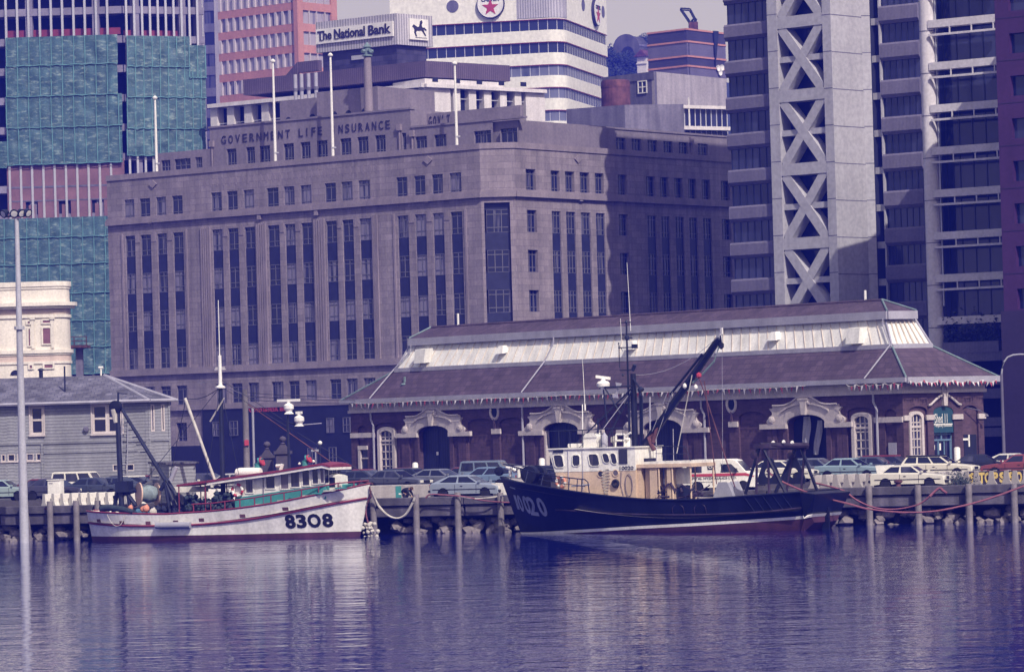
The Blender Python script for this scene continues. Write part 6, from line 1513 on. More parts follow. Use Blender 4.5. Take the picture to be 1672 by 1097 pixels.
    for p,q in (((279,842),(270,786)),((270,786),(292,842)),((262,800),(272,783)),((272,783),(283,800)),((283,800),(300,840))): m.tube([P(*p,.5),P(*q,.5)],.13,7)
    m.build('winch_frame',navy_steel,R); m=MB()
    for p,q in (((206,785),(214,842)),((195,785),(184,842)),((186,812),(222,800)),((196,790),(222,825))): m.tube([P(*p,.5),P(*q,.5)],.13,7)
    m.build('winch_frame',navy_steel,R)
    m=MB(); m.fbox(F,F.a(193,795,.5),F.a(214,795,.5),F.z(204,803,.5),F.z(204,785,.5),.2,.9); m.build('winch_box',navy_steel,R)
    m=MB(); m.tube([P(279,784,.6),P(288,762,.6)],.16,8,.12); m.build('bent_chute',gutter_paint,R,smooth=60)
    rn=random.Random(9)
    def heap(nm,x0,x1,y0,y1,mat,cnt,s0,s1,n0=-.6,n1=1.2):
        m=MB()
        for k in range(cnt):
            p=P(rn.uniform(x0,x1),rn.uniform(y0,y1),rn.uniform(n0,n1)); r=rn.uniform(s0,s1); vs=[]
            q=MB(); q.lathe([(.02,-r),(r*.8,-r*.6),(r,0),(r*.75,r*.6),(.02,r)],p,7,(rn.uniform(-.5,.5),rn.uniform(-.5,.5),1)); m.add(q.v,q.f)
        return m.build(nm,mat,R,stuff=True)
    heap('net_heap',302,322,810,832,net_dark,110,.05,.16); heap('net_heap',322,352,815,832,net_dark,150,.05,.15,-1,1.4); heap('net_heap',350,380,805,832,net_dark,200,.05,.17,-1,1.4); heap('net_heap',225,255,834,841,M('blue_netting',(.06,.14,.22),.9,.3,3),30,.12,.22); heap('net_heap',240,300,830,842,navy_steel,60,.1,.26)
    heap('fish_boxes',330,360,818,832,gutter_paint,18,.1,.2)
    m=MB(); m.fbox(F,F.a(284,803,-.8),F.a(338,803,-.8),F.z(310,803,-.8),F.z(310,794,-.8),-1.0,-.8); m.build('stern_screen',hull_white,R)
    for x,y,r in ((213,829,.17),(233,831,.17),(238.5,830,.22),(250,835.5,.24)):
        m=MB(); m.lathe([(.01,-r),(r*.7,-r*.7),(r,0),(r*.7,r*.7),(.05,r),(.05,r*1.2)],P(x,y,1.5),14,(.3,0,1)); m.build('float_buoy',rope_c if x==250 else buoy_orange,R,smooth=60)
    # furled net along the stern rail, fender on the side, mooring bridle
    m=MB(); m.tube([P(165,830,1.6),P(180,829,1.8),P(200,831,2.0),P(218,836,2.1)],.2,8,.16); m.build('furled_net',net_dark,R,smooth=60)
    m=MB(); nn=2.35; m.tube([P(255,857.5,nn),P(262,857.5,nn),P(300,857,nn),P(311,857,nn)],.2,10); m.build('fender',grey_paint,R,smooth=50)
    line(P(175,840,2.0),P(196,857,2.25),rope_c,.02,.3,'rope'); line(P(196,857,2.25),P(205,838,2.1),rope_c,.02,.1,'rope')
    m=MB(); 
    for k in range(9): a=F.a(395+k*19,800,1.9); z0=smooth_tab(sh,a); m2=MB(); m2.fbox(F,a-.3,a+.3,z0+.02,z0+.1,.9,1.3); m2.build('side_locker',rope_c if k%2 else teal_paint,R)
    return F,H,R,P
WBF,WBH,WBR,WBP=white_boat()
def black_trawler():
    c0=at(818,800,212.5); th=radians(28); F=Face(c0,c0+Vector((cos(th),-sin(th),0))*20)
    hit=F.hit
    aS=F.a(1306,804,2.8)                      # near transom corner at deck
    sh=[hit(px,py,n) for px,py,n in ((818,779,0),(850,786.5,1.0),(880,792,1.8),(909,797.6,2.3),(964,806,2.7),(1000,810.5,2.85),(1055,815,2.9),(1110,816,2.95),(1149,815,2.95),(1222,809.5,2.9),(1306,803.5,2.8))]
    a_w0=F.a(851,872,0)
    hb=[(0,.05),(.04,.75),(.1,1.55),(.18,2.25),(.3,2.7),(.45,2.9),(.7,2.95),(.9,2.88),(1,2.75)]
    hw=[(0,.03),(.05,.35),(.12,.85),(.22,1.5),(.35,2.15),(.5,2.5),(.7,2.55),(.88,2.3),(1,1.95)]
    H=Hull(F,(a_w0,F.a(818,779)),(aS-.2,aS),sh,hb,hw,1.15)
    R=thing('trawler','black hulled steel trawler numbered 10020 with white and tan wheelhouse and stern gantries','trawler',F.w(0,0))
    st=[hit(px,py,n) for px,py,n in ((862,871.5,.3),(930,868,1.3),(1040,861.5,2.4),(1150,855.5,2.6),(1290,846.5,2.3))]
    st=[(st[0][0]-1,st[0][1]-.0)]+st+[(st[-1][0]+1.5,st[-1][1]+.1)]
    def vs(t,o=0):
        a0,a1=H.ends(.2); return (smooth_tab(st,a0+(a1-a0)*t)+o)/H.zt(t,1)
    m=MB(); H.patch(m,lambda t:vs(t,.1),lambda t:1,56,8); hl=m.build('hull',hull_navy,R,smooth=35)
    m=MB(); H.patch(m,lambda t:vs(t,-.06),lambda t:vs(t,.1),56,1,.012); m.build('waterline_stripe',white_paint,R,smooth=35)
    m=MB(); H.patch(m,lambda t:-.5,lambda t:vs(t,-.06),56,4); m.build('bottom',antifoul,R,smooth=35)
    m=MB(); H.patch(m,lambda t:.5,lambda t:1,40,3,-.12,.02,.985); m.build('bulwark_lining',deck_grey,R,smooth=35)
    m=MB(); H.deck(m,.35,.14,30,.02,.36); m.build('foredeck',deck_grey,R)
    m=MB(); H.deck(m,1.0,.14,30,.3,.99); m.build('deck',deck_grey,R)
    m=MB(); H.rail(m,lambda t:1,.07,-.02); m.build('gunwale',hull_navy,R)
    kn=[hit(px,py,n) for px,py,n in ((918,832.5,1.9),(1000,838,2.6),(1100,840.5,2.75),(1180,839,2.75),(1250,835,2.7),(1306,829,2.6))]
    m=MB(); H.rail(m,lambda t:smooth_tab(kn,sum(q*w for q,w in zip(H.ends(.6),(1-t,t))))/H.zt(t,1),.055,.02,40,.2,1); m.build('rubbing_strake',rust_navy,R)
    # transom and the boxy stern block
    P=lambda px,py,n=0: F.w(*F.hit(px,py,n),n)
    za=smooth_tab(sh,aS)
    m=MB(); zlow=F.z(1306,846,2.2)
    m.loft([[F.w(aS-.02,zlow,2.3),F.w(aS-.02,za,2.72),F.w(aS-.02,za,-2.72),F.w(aS-.02,zlow,-2.3)],[F.w(aS+.35,zlow+.25,2.0),F.w(aS+.75,za-.12,2.5),F.w(aS+.75,za-.12,-2.5),F.w(aS+.35,zlow+.25,-2.0)]]); m.build('transom',hull_navy,R)
    m=MB(); m.loft([[F.w(aS-.5,-.3,1.9),F.w(aS-.02,zlow-.02,2.27),F.w(aS-.02,zlow-.02,-2.27),F.w(aS-.5,-.3,-1.9)],[F.w(aS+.28,.42,1.6),F.w(aS+.28,zlow+.05,1.97),F.w(aS+.28,zlow+.05,-1.97),F.w(aS+.28,.42,-1.6)]]); m.build('counter',antifoul,R)
    m=MB(); m.hexa([F.w(aS-.03,zlow-.02,2.33),F.w(aS+.3,zlow+.06,2.03),F.w(aS+.3,zlow+.06,-2.0),F.w(aS-.03,zlow-.02,-2.33),F.w(aS-.03,zlow+.16,2.35),F.w(aS+.4,zlow+.22,2.06),F.w(aS+.4,zlow+.22,-2.06),F.w(aS-.03,zlow+.16,-2.35)]); m.build('waterline_stripe',white_paint,R)
    m=MB(); m.fbox(F,aS+.1,aS+.5,-.5,1.2,-.1,.1); m.build('rudder',hull_navy,R)
    # bulwark frames showing at the stern quarter, freeing ports
    for px in (1221,1236,1250,1266,1281): 
        m=MB(); a,z=F.hit(px-5,810,2.85); m.tube([F.w(a,smooth_tab(sh,a)-.05,H.n(a,smooth_tab(sh,a)-.05)+.01),F.w(a+.45,smooth_tab(sh,a)-.85,H.n(a+.45,smooth_tab(sh,a)-.85)+.01)],.03,4); m.build('bulwark_stay',navy_steel,hl)
    for px,py in ((1107,832),(1143,831)):
        a,z=F.hit(px,py,2.85); m=MB()
        for k in range(9):
            t=pi*k/8; m2=None
        m.tube([F.w(a-.35,z-.25,H.n(a-.35,z-.25)+.01)]+[F.w(a+.35*-cos(pi*k/8),z+.3*sin(pi*k/8),H.n(a,z+.1)+.02) for k in range(9)]+[F.w(a+.35,z-.25,H.n(a+.35,z-.25)+.01)],.025,4); m.build('freeing_port',rust_navy,hl)
    # big skewed bow number
    q=MB(); pts={'1':(838,846),'0a':(843,856),'0b':(856,869),'2':(864,880),'0c':(879,895)}
    z0=F.z(865,842,1.4); z1=F.z(865,808,1.4)
    for ch,(x0,x1),zl,zh in (('1',(841,846),831,807.5),('0',(846.5,856),834.5,807),('0',(856.5,868),838,808),('2',(863.5,880.5),840.5,809.5),('0',(880,896),842,811)):
        n=1.3; 
        for _ in range(4): a0,_z=F.hit(x0+5,zl,n); n=H.n(a0,_z)
        b0,bz0=F.hit(x0+4,zl,n); b1,_=F.hit(x1+2.5,zl,n+.12); _,bz1=F.hit(x0,zh,n); sl=-.16*((bz1-bz0)/1)
        q.text(ch,lambda x,y,z: F.w(b0+x+sl*(y/(bz1-bz0)),bz0+y-.1*x,H.n(b0+x+sl*(y/(bz1-bz0)),bz0+y-.1*x)+.015+z),b1-b0,bz1-bz0,.012,bold=.03)
    q.build('bow_number',number_grey,hl)
    nm=MB(); n=.5; a,z=F.hit(835,795,n); nm.text('FISHER',lambda x,y,z_: F.w(a+x,z+y-.12*x,H.n(a+x,z+y-.12*x)+.015+z_),.62,.12,.01) if False else nm.tube([F.w(a+.05*k,z-.01*k,H.n(a+.05*k,z-.01*k)+.015) for k in range(11)],.03,4); nm.build('name_strip',number_grey,hl)
    # wheelhouse ------------------------------------------------------------
    wn=1.75; A=lambda px,py=750: F.a(px,py,wn); Z=lambda px,py: F.z(px,py,wn)
    zt,zm,zd=Z(960,732.5),Z(960,768.5),smooth_tab(sh,A(960,806))-1.0
    af0,af1=A(906.5,768),A(895.5,731.5); ab=A(1036.5,750)
    m=MB(); m.prism([(af0,zm),(ab,zm),(ab,zt),(af1,zt)],lambda x,y,t:F.w(x,y,t),-wn,wn); up=m.build('wheelhouse',hull_white,R,bevel=.03)
    m=MB(); m.prism([(af0+.12,zd),(ab,zd),(ab,zm),(af0+.01,zm)],lambda x,y,t:F.w(x,y,t),-wn+.02,wn-.02); lo=m.build('deckhouse',tan_paint,R)
    m=MB(); m.prism([(af1-.08,zt),(ab+.1,zt),(ab+.1,zt+.07),(af1-.1,zt+.07)],lambda x,y,t:F.w(x,y,t),-wn-.08,wn+.08); m.build('wheelhouse_roof',hull_white,R)
    m=MB(); m.fbox(F,A(904),A(920),zt-.18,zt-.02,wn,wn+.06); m.build('number_board',navy_steel,up)
    def rwin(x0,x1,y1,y0,skew=0):
        b0,b1=A(x0),A(x1); z0,z1=Z((x0+x1)/2,y0),Z((x0+x1)/2,y1); c=.09; m=MB()
        o=[(b0+c,z0),(b1-c,z0),(b1,z0+c),(b1,z1-c),(b1-c,z1),(b0+c,z1),(b0,z1-c),(b0,z0+c)]
        sk=lambda x,y: x-skew*(y-z0)/(z1-z0)*.12
        m.cm=1; m.prism([(sk(x,y),y) for x,y in o],lambda x,y,t:F.w(x,y,t),wn,wn+.012); m.cm=0
        k=[((x-(b0+b1)/2)*1.16+(b0+b1)/2,(y-(z0+z1)/2)*1.12+(z0+z1)/2) for x,y in o]
        for i in range(8):
            j=(i+1)%8; p,q,r_,s_=o[i],o[j],k[j],k[i]
            m.hexa([F.w(sk(*v),v[1],d) for d in (wn,wn+.05) for v in (p,q,r_,s_)])
        return m.build('window',[hull_white,glass_boat],up)
    rwin(907,921,743,762.5,1); rwin(935,946.5,743,760); rwin(964,979,741.5,760,1); rwin(986.5,996,740.5,755,1); rwin(999.5,1008,740,757,1)
    m=MB(); m.fbox(F,A(928.5),A(951),Z(940,800),Z(940,735),wn,wn+.03); m.build('door_panel',hull_white,up) if False else None
    for x in (927.5,951): m=MB(); m.tube([F.w(A(x),zt-.05,wn+.01),F.w(A(x),Z(x,800),wn+.01)],.025,4); m.build('door_seam',gutter_paint,up)
    m=MB(); m.fbox(F,A(1011),A(1024.5),Z(1018,757),Z(1018,733),wn,wn+.04); m.build('side_doorway',glass_boat,up)
    m=MB(); a0=A(1012,763); m.text('10020',lambda x,y,z:F.w(a0+x,Z(1012,767)+y,wn+.01+z),A(1034.5,763)-a0,Z(1020,760.5)-Z(1020,766.5),.012,bold=.015); m.build('side_number',number_black,up)
    for px,py in ((980.5,773.5),(1005,772)):
        a,z=F.hit(px,py,wn); m=MB(); m.lathe([(.01,0),(.16,0),(.17,.03),(.01,.03)],F.w(a,z,wn-.02),16,F.n); m.build('porthole',glass_boat,lo)
        m=MB(); m.ring(F.w(a,z,wn),F.n,.18,.03,18,6); m.build('porthole_ring',tan_paint,lo)
    m=MB(); a,z=F.hit(1006,789,wn); m.ring(F.w(a,z,wn+.08),F.n,.17,.085,20,8); m.build('tyre_fender',tyre_m,R,smooth=60)
    a,z=F.hit(917,786.5,wn); m=MB(); 
    for i in range(8): m.cm=i%2; t0=i*pi/4; m.tube([F.w(a+cos(t0+j*pi/16)*.27,z+sin(t0+j*pi/16)*.27,wn+.12) for j in range(5)],.085,7)
    m.build('lifebuoy',[buoy_orange,white_paint],R,smooth=60)
    m=MB(); a,z=F.hit(990,790,wn); pts=[]
    for k in range(60): t=k/59; pts.append(F.w(a+.02*k*0+.28*sin(k*.9)*(.5+.5*sin(t*3+.5)), Z(990,765)-t*(Z(990,765)-Z(990,806)), wn+.03+.02*cos(k*.9)))
    m.tube(pts,.018,4); m.build('coiled_line',rope_c,R)
    m=MB(); a,z=F.hit(1027,792,wn); m.tube([F.w(a+.22*cos(t*pi/10),z+.62*sin(t*pi/10),wn+.03) for t in range(21)],.02,4); m.tube([F.w(a-.45,z+.8,wn+.02),F.w(a-.5,z,wn+.02),F.w(a-.35,z-.6,wn+.02)],.015,4); m.build('hanging_hose',concrete_d,R)
    m=MB(); a=A(950,790); m.tube([F.w(a-.5,Z(950,793),wn+.3),F.w(a+.65,Z(950,791),wn+.3)],.06,6); m.build('boat_hook',grey_paint,R)
    # shelter deck aft: flat tan roof on plates and posts
    sn=1.6; z1,z0=F.z(1080,757,sn),F.z(1080,763,sn); b0,b1=F.a(1037,760,sn),F.a(1129,760,sn)
    m=MB(); m.fbox(F,b0,b1,z0,z1,-sn,sn); sr=m.build('shelter_roof',tan_paint,R)
    m=MB(); m.fbox(F,b0+.5,b1-.1,z1,z1+.14,-sn+.1,sn-.1); m.build('roof_coaming',hull_white,R)
    for x0,x1,q in ((1037,1046,0),(1049,1056,.3),(1060,1072,.0),(1078,1085,.5),(1088,1094,0)):
        m=MB(); m.fbox(F,F.a(x0,790,sn),F.a(x1,790,sn),zd,z0,sn-.9-q,sn-.1-q); m.build('bulkhead_panel',tan_paint,R)
    for x in (1075,1097,1127):
        for sg in (1,-1): m=MB(); a=F.a(x,790,sn); m.tube([F.w(a,zd,sg*(sn-.1)),F.w(a,z0,sg*(sn-.1))],.05,6); m.build('shelter_post',tan_paint,R)
    m=MB(); m.fbox(F,F.a(1098,790,.8),F.a(1117,790,.8),F.z(1107,790,.8),F.z(1107,764,.8),-.2,.8); m.build('locker',hull_white,R)
    # gear on the wheelhouse top
    m=MB(); m.prism([(A(945),zt+.05),(A(964.5),zt+.05),(A(965),Z(955,712)),(A(961),Z(955,708)),(A(949),Z(955,709)),(A(944),Z(955,717)),(A(946),Z(955,721))],lambda x,y,t:F.w(x,y,t),.3,1.1); m.build('ventilator',white_paint,R,bevel=.05)
    m=MB(); m.fbox(F,A(917),A(945),zt+.05,Z(930,724),.2,1.0); m.build('roof_locker',white_paint,R,bevel=.05)
    for x,y0,y1,r in ((974,729,706,.2),(1012,729,712,.17)):
        m=MB(); a=A(x); z0_,z1_=zt+.06,Z(x,y1); m.lathe([(r*.9,0),(r,.06),(r,(z1_-z0_)*.75),(r*.5,(z1_-z0_)*.88),(r*.3,z1_-z0_),(.02,z1_-z0_)],F.w(a,z0_,.7),14); m.build('gas_bottle',gutter_paint if x<1000 else white_paint,R,smooth=50)
    m=MB(); m.lathe([(.05,0),(.12,.25),(.2,.3),(.2,.55),(.05,.62)],F.w(A(990),zt+.05,.7),10); m.build('lamp',rope_c,R)
    m=MB()
    for p,q in (((1005,730),(1006,709)),((1006,709),(1020,709)),((1020,709),(1020,730)),((1006,719),(1022,719)),((1020,712),(1030,706))): m.tube([P(*p,.9),P(*q,.9)],.06,5)
    m.lathe([(.02,-.12),(.14,0),(.02,.12)],P(1024,717,.9),8); m.build('search_light_frame',white_paint,R)
    m=MB(); rr=[P(895,703.5,1.2),P(905,703,1.2),P(950,702,1.2),P(1017,698.5,1.2)]; 
    m.tube([P(896,731,1.4),P(893,704,1.4),P(950,702,1.4),P(1017,698.5,1.4),P(1017,728,1.4)],.03,5)
    for x in (912,930,951,981,1000): m.tube([P(x+1,730,1.4),P(x,702.5,1.4)],.025,4)
    m.build('roof_rail',navy_steel,R)
    # mast tripod, topmast, radar platform
    zmast=zt
    m=MB(); b=P(1038,760,0); t=P(1034.5,610,0); t.x=b.x; t.y=b.y; m.tube([Vector((b.x,b.y,zd)),t],.19,12,.17); m.build('mast',hull_navy,R,smooth=50)
    ma=(b-F.o).dot(F.u); mz=lambda py: F.z(1034,py,0)
    m=MB(); x=F.w(ma-.28,0,.1); m.tube([Vector((x.x,x.y,mz(735))),Vector((x.x,x.y,mz(527)))],.075,8,.05); tm=m.build('topmast',hull_navy,R)
    m=MB(); x2=F.w(ma-.12,0,-.1); m.tube([Vector((x2.x,x2.y,mz(540))),Vector((x2.x-.1,x2.y,mz(428)))],.022,5,.012); m.build('whip_aerial',white_paint,R)
    m=MB(); 
    for py,l0,l1 in ((526,.45,.3),(552,.35,.35),(567,.55,.5),(604,.5,.25)): m.fbox(F,ma-.28-l0,ma-.28+l1,mz(py)-.03,mz(py)+.03,.05,.13)
    m.tube([F.w(ma-.78,mz(600),.1),F.w(ma-.8,mz(558),.1)],.03,5); m.tube([F.w(ma-.85,mz(560),.1),F.w(ma-.55,mz(573),.1)],.02,4); m.fbox(F,ma+.05,ma+.35,mz(569),mz(562),0,.2)
    m.lathe([(.02,0),(.14,.1),(.14,.25),(.02,.35)],F.w(ma-.28,mz(556),.1),10); m.lathe([(.02,0),(.1,.1),(.02,.3)],F.w(ma-.28,mz(529),.1),8); m.lathe([(.02,0),(.09,.06),(.02,.16)],F.w(ma-.5,mz(614),.3),8); m.build('mast_fitting',navy_steel,R)
    m=MB(); m.tube([F.w(ma+.08,mz(605),.2),F.w(ma+.25,mz(596),.25)],.11,8); m.tube([F.w(ma+.1,mz(618),.2),F.w(ma+.55,mz(634),.3)],.05,6); m.lathe([(.05,0),(.16,.05),(.2,.25),(.05,.25)],F.w(ma+.5,mz(633),.3),10,(.4,-.3,-.6)); m.build('flood_light',navy_steel,R)
    m=MB(); c=P(985,630,.2); m.lathe([(.16,-.22),(.18,-.1),(.36,-.02),(.38,.14),(.28,.26),(.14,.3),(.1,.42)],c,16); rd=m.build('radar',white_paint,R,smooth=35)
    m=MB(); ca=(c-F.o).dot(F.u); m.hexa([F.w(ca-.32,c.z+.46,.5),F.w(ca+.3,c.z+.34,.0),F.w(ca+.3,c.z+.34,-.16),F.w(ca-.32,c.z+.46,.34),F.w(ca-.32,c.z+.62,.5),F.w(ca+.3,c.z+.5,.0),F.w(ca+.3,c.z+.5,-.16),F.w(ca-.32,c.z+.62,.34)]); m.build('scanner',white_paint,rd)
    m=MB()
    for p,q in (((979,633),(1031,630)),((985,634),(991,690)),((988,634),(1013,675)),((1031,634),(960,705)),((1031,640),(985,728)),((1013,675),(1031,640)),((976,683),(977,730)),((960,705),(935,730))): m.tube([P(*p,.3),P(*q,.5)],.05,5)
    m.build('radar_platform',navy_steel,R)
    m=MB(); a=P(1006,626,.3); 
    v=[P(1005,624,.3),P(1016,626,.3),P(1008,638,.3)]; w=[P(1008,638,.3),P(999,648,.3),P(1010,650,.3)]
    for t_ in (v,w): o=F.n*.02; m.add(t_+[x+o for x in t_],[(0,1,2),(5,4,3),(0,3,4,1),(1,4,5,2),(2,5,3,0)])
    m.build('radar_reflector',gutter_paint,R)
    m=MB(); m.tube([P(951.5,732,1.0),P(951,660,1.0)],.035,5); m.tube([P(955,662,1.0),P(951,585,1.0)],.022,5,.012); m.tube([P(955.5,670,1.0),P(955,660,1.0)],.05,5); m.build('whip_aerial',white_paint,R)
    m=MB(); m.tube([P(1015,560,.2),P(1013,520,.2)],.014,4); m.build('whip_aerial',white_paint,R)
    for x,y1,y0,r in ((1049,645,735,.07),(1046,640,735,.06),(1062,648,755,.05),(1072,692,760,.035),(1100,700,755,.02)):
        m=MB(); m.tube([P(x,y0,-.4),P(x-1,y1,-.4)],r,6); m.build('exhaust_pipe' if r>.045 else 'rail_post',navy_steel if x<1060 else gutter_paint,R)
    # crane boom, hook tackle
    m=MB(); p=P(1052,728,-.2); q=P(1174,553,-.2); d=(q-p); m.tube([p,p.lerp(q,.35),p.lerp(q,.7),q],.24,6,.2); bm_=m.build('crane_boom',hull_navy,R)
    m=MB(); u=p.lerp(q,.28); w_=p.lerp(q,.82); o=Vector((0,0,-.16)); m.tube([P(1098,652,-.2)+Vector((-.1,0,.28)),P(1150,585,-.2)+Vector((-.1,0,.24))],.075,6); m.build('boom_ram',hull_navy,bm_)
    m=MB(); m.lathe([(.02,-.22),(.16,-.1),(.16,.1),(.02,.22)],P(1177.5,564,-.2),8); m.tube([P(1176,548,-.2),P(1178,562,-.2)],.05,5); m.build('hook_block',hull_navy,bm_)
    m=MB(); m.tube([P(1179,535,-.2),P(1179.5,546,-.2)],.05,5); m.build('boom_lamp',white_paint,bm_)
    m=MB(); m.tube([P(1174,566,-.1),P(1166,590,-.1),P(1146,612,-.1),P(1131,625,-.1)],.06,6); m.build('hydraulic_hose',copper,R)
    m=MB(); m.lathe([(.02,-.18),(.16,-.06),(.16,.08),(.02,.18)],P(1141,613,0),8); m.build('red_float',sign_red,R)
    for q_ in ((1118,630),(1136,632)): m=MB(); m.lathe([(.02,-.16),(.12,-.06),(.12,.06),(.02,.16)],P(*q_,0),8); m.build('boom_sheave',white_paint,R)
    def line(p,q,mat=navy_steel,r=.02,sag=0,nm='stay_wire'):
        m=MB(); m.tube([p.lerp(q,k/8)-Vector((0,0,sag*4*(k/8)*(1-k/8))) for k in range(9)],r,4); return m.build(nm,mat,R)
    line(P(1034,612,0),P(1172,550,0),gutter_paint,.016,.6); line(P(1130,612,.1),P(1105,740,.3),rope_c,.025); line(P(1150,622,.1),P(1170,790,.8),rust,.03); line(P(1143,620,.1),P(1200,795,.8),rust,.035)
    line(P(1034,650,0),P(930,745,1.4),r=.018); line(P(1090,640,0),P(1062,712,0),gutter_paint,.018); line(P(1098,640,0),P(1070,720,0),gutter_paint,.016); line(P(1179,575,-.2),P(1180,760,-.2),gutter_paint,.01); line(P(1030,640,0),P(985,700,1.4),gutter_paint,.02)
    m=MB(); m.tube([P(1066,722,0),P(1072,700,0),P(1060,715,0),P(1068,735,0)],.14,7); m.build('crane_winch',rust,R)
    m=MB(); m.fbox(F,ma-.2,ma+1.0,zd,F.z(1050,748,0),-.6,.6); m.build('mast_housing',hull_navy,R)
    m=MB(); rl=[P(1070,728,1.2),P(1120,729,1.2),P(1129,757,1.2)]; m.tube(rl,.025,4); 
    for x in (1086,1104): m.tube([P(x,728.5,1.2),P(x,757,1.2)],.02,4)
    m.tube([P(1070,740,1.2),P(1122,741,1.2)],.018,4); m.build('shelter_rail',navy_steel,R)
    # rail and windlass on the foredeck
    for sg in (1,-1):
        P2=lambda px,py,n: F.w(*F.hit(px,py,n),sg*n)
        pr=[(822,757.5,.25),(850,764.5,1.0),(880,772,1.7),(909,777.5,2.2),(935,780.5,2.5),(955,782.5,2.62)]
        m=MB(); Pt=[]
        for px,py,n in pr: a,z=F.hit(px,py,n); Pt.append((a,z,n))
        m.tube([F.w(a,z,sg*n) for a,z,n in Pt]+[F.w(Pt[-1][0]+.2,Pt[-1][1]-.15,sg*2.65),F.w(Pt[-1][0]+.28,Pt[-1][1]-.85,sg*2.65)],.035,6)
        for px,n in ((838,.6),(862,1.35),(887,1.9),(916,2.3),(930,2.45),(943,2.55),(950,2.6)):
            a,_=F.hit(px,790,n); zz=interp([(q[0],q[1]) for q in Pt],a); zb_=smooth_tab(sh,a); t,_=H.tv(a,zb_); nn=smooth_tab(hb,t)-.05; m.tube([F.w(a,zb_-.05,sg*nn),F.w(a,zz,sg*interp([(q[0],q[2]) for q in Pt],a))],.03,5)
        m.tube([F.w(a,(z+smooth_tab(sh,a))/2,sg*n) for a,z,n in Pt[2:]],.02,4)
        m.build('bow_rail',navy_steel,R)
    m=MB(); c=P(872,774,.2); m.lathe([(.02,-.75),(.5,-.72),(.52,-.3),(.3,-.25),(.3,.25),(.52,.3),(.5,.72),(.02,.75)],c,20,F.n); m.fbox(F,(c-F.o).dot(F.u)-.4,(c-F.o).dot(F.u)+.7,c.z-.8,c.z-.1,-.5,.5); m.build('anchor_windlass',hull_navy,R,smooth=40)
    m=MB(); 
    for px,py,h in ((833,766,.4),(847,765,.5),(854,766,.5)): q=P(px,py,.4); m2=MB(); m2.lathe([(.1,-h),(.1,0),(.16,.02),(.16,.1),(.02,.1)],q,10); m2.build('mooring_bitt',white_paint,R)
    m.tube([P(826,763,.2),P(836,765,.2),P(842,768,.1)],.09,6); m.build('anchor_shank',white_paint,R)
    m=MB(); c=P(815,769,0); m.lathe([(.05,-.18),(.25,-.16),(.28,0),(.25,.16),(.05,.18)],c,14,F.n); m.build('bow_roller',hull_navy,R)
    # working deck: winches, cowls, warps
    rn=random.Random(5)
    for px,py,r,ln in ((1075,806,.55,.9),(1120,806,.5,.5),(1096,803,.4,.6)):
        c=P(px,py,.6); m=MB(); m.lathe([(.05,-ln/2),(r,-ln/2),(r,-ln/2+.06),(r*.55,-ln/2+.1),(r*.6,0),(r*.55,ln/2-.1),(r,ln/2-.06),(r,ln/2),(.05,ln/2)],c,20,F.n); m.build('trawl_winch',navy_steel,R,smooth=40)
    m=MB(); 
    for k in range(26): p=P(rn.uniform(1058,1160),rn.uniform(800,814),rn.uniform(-.5,1.8)); q=p+Vector((rn.uniform(-.6,.6),rn.uniform(-.3,.3),rn.uniform(-.3,.5))); m.tube([p,q],rn.uniform(.03,.09),5)
    m.build('winch_gear',rust_navy,R,stuff=True)
    m=MB(); a0,a1=F.a(1164,800,1.2),F.a(1199,800,1.2); z0_,z1_=zd+.1,F.z(1181,788,1.2); am=(a0+a1)/2; hw_=(a1-a0)/2
    m.prism([(am-hw_,z0_),(am-hw_*.75,z0_+(z1_-z0_)*.55),(am-hw_*.35,z1_),(am+hw_*.35,z1_),(am+hw_*.75,z0_+(z1_-z0_)*.55),(am+hw_,z0_)],lambda x,y,t:F.w(x,y,t),-.3,1.3); m.build('hatch_hood',grey_paint,R,bevel=.05)
    # twin A-frame gantries with pierced gusset plates
    for (tl,tr,bl,br,g),n in ((((1240,729),(1247,733),(1217,806),(1284,806),(1256,772)),1.9),(((1300,730),(1309,733),(1266,804),(1336,806),(1296,772)),-1.9)):
        gz=MB()
        A_=lambda p: P(p[0],p[1],n)
        for p,q in ((tl,bl),(tr,br)): gz.tube([A_(p),A_(q)],.1,6)
        gf=gz.build('gantry_leg',hull_navy,R)
        g2=MB(); g2.tube([A_((tl[0]+14,tl[1]+2)),A_((br[0]-28,br[1]))],.08,6); g2.tube([A_((tl[0]-4,tl[1]+4)),A_((bl[0]+18,bl[1]))],.08,6); g2.fbox(F,F.a(tl[0]-8,tl[1],n),F.a(tl[0]+18,tl[1],n),F.z(tl[0],tl[1]+3,n),F.z(tl[0],tl[1]-4,n),n-.15,n+.15); g2.build('gantry_brace',rust_navy,R)
        # plate with a round hole
        a,z=F.hit(*g,n); za_=F.z(g[0],g[1]-24,n); zb_=F.z(g[0],g[1]+18,n); wd=F.a(g[0]+24,g[1]+18,n)-F.a(g[0]-20,g[1]+18,n); r=.28; k=24; tri=[(a-.25,za_),(a-wd/2,zb_),(a+wd/2,zb_),(a+.25,za_)]
        def edge(ang):
            dx,dz=cos(ang),sin(ang); best=9
            for i in range(4):
                x0,y0=tri[i]; x1,y1=tri[(i+1)%4]; ex,ey=x1-x0,y1-y0; den=dx*ey-dz*ex
                if abs(den)<1e-6: continue
                t=((x0-a)*ey-(y0-z)*ex)/den; s_=((x0-a)*dz-(y0-z)*dx)/den
                if t>0 and -1e-6<=s_<=1+1e-6: best=min(best,t)
            return (a+dx*best,z+dz*best)
        pl=MB()
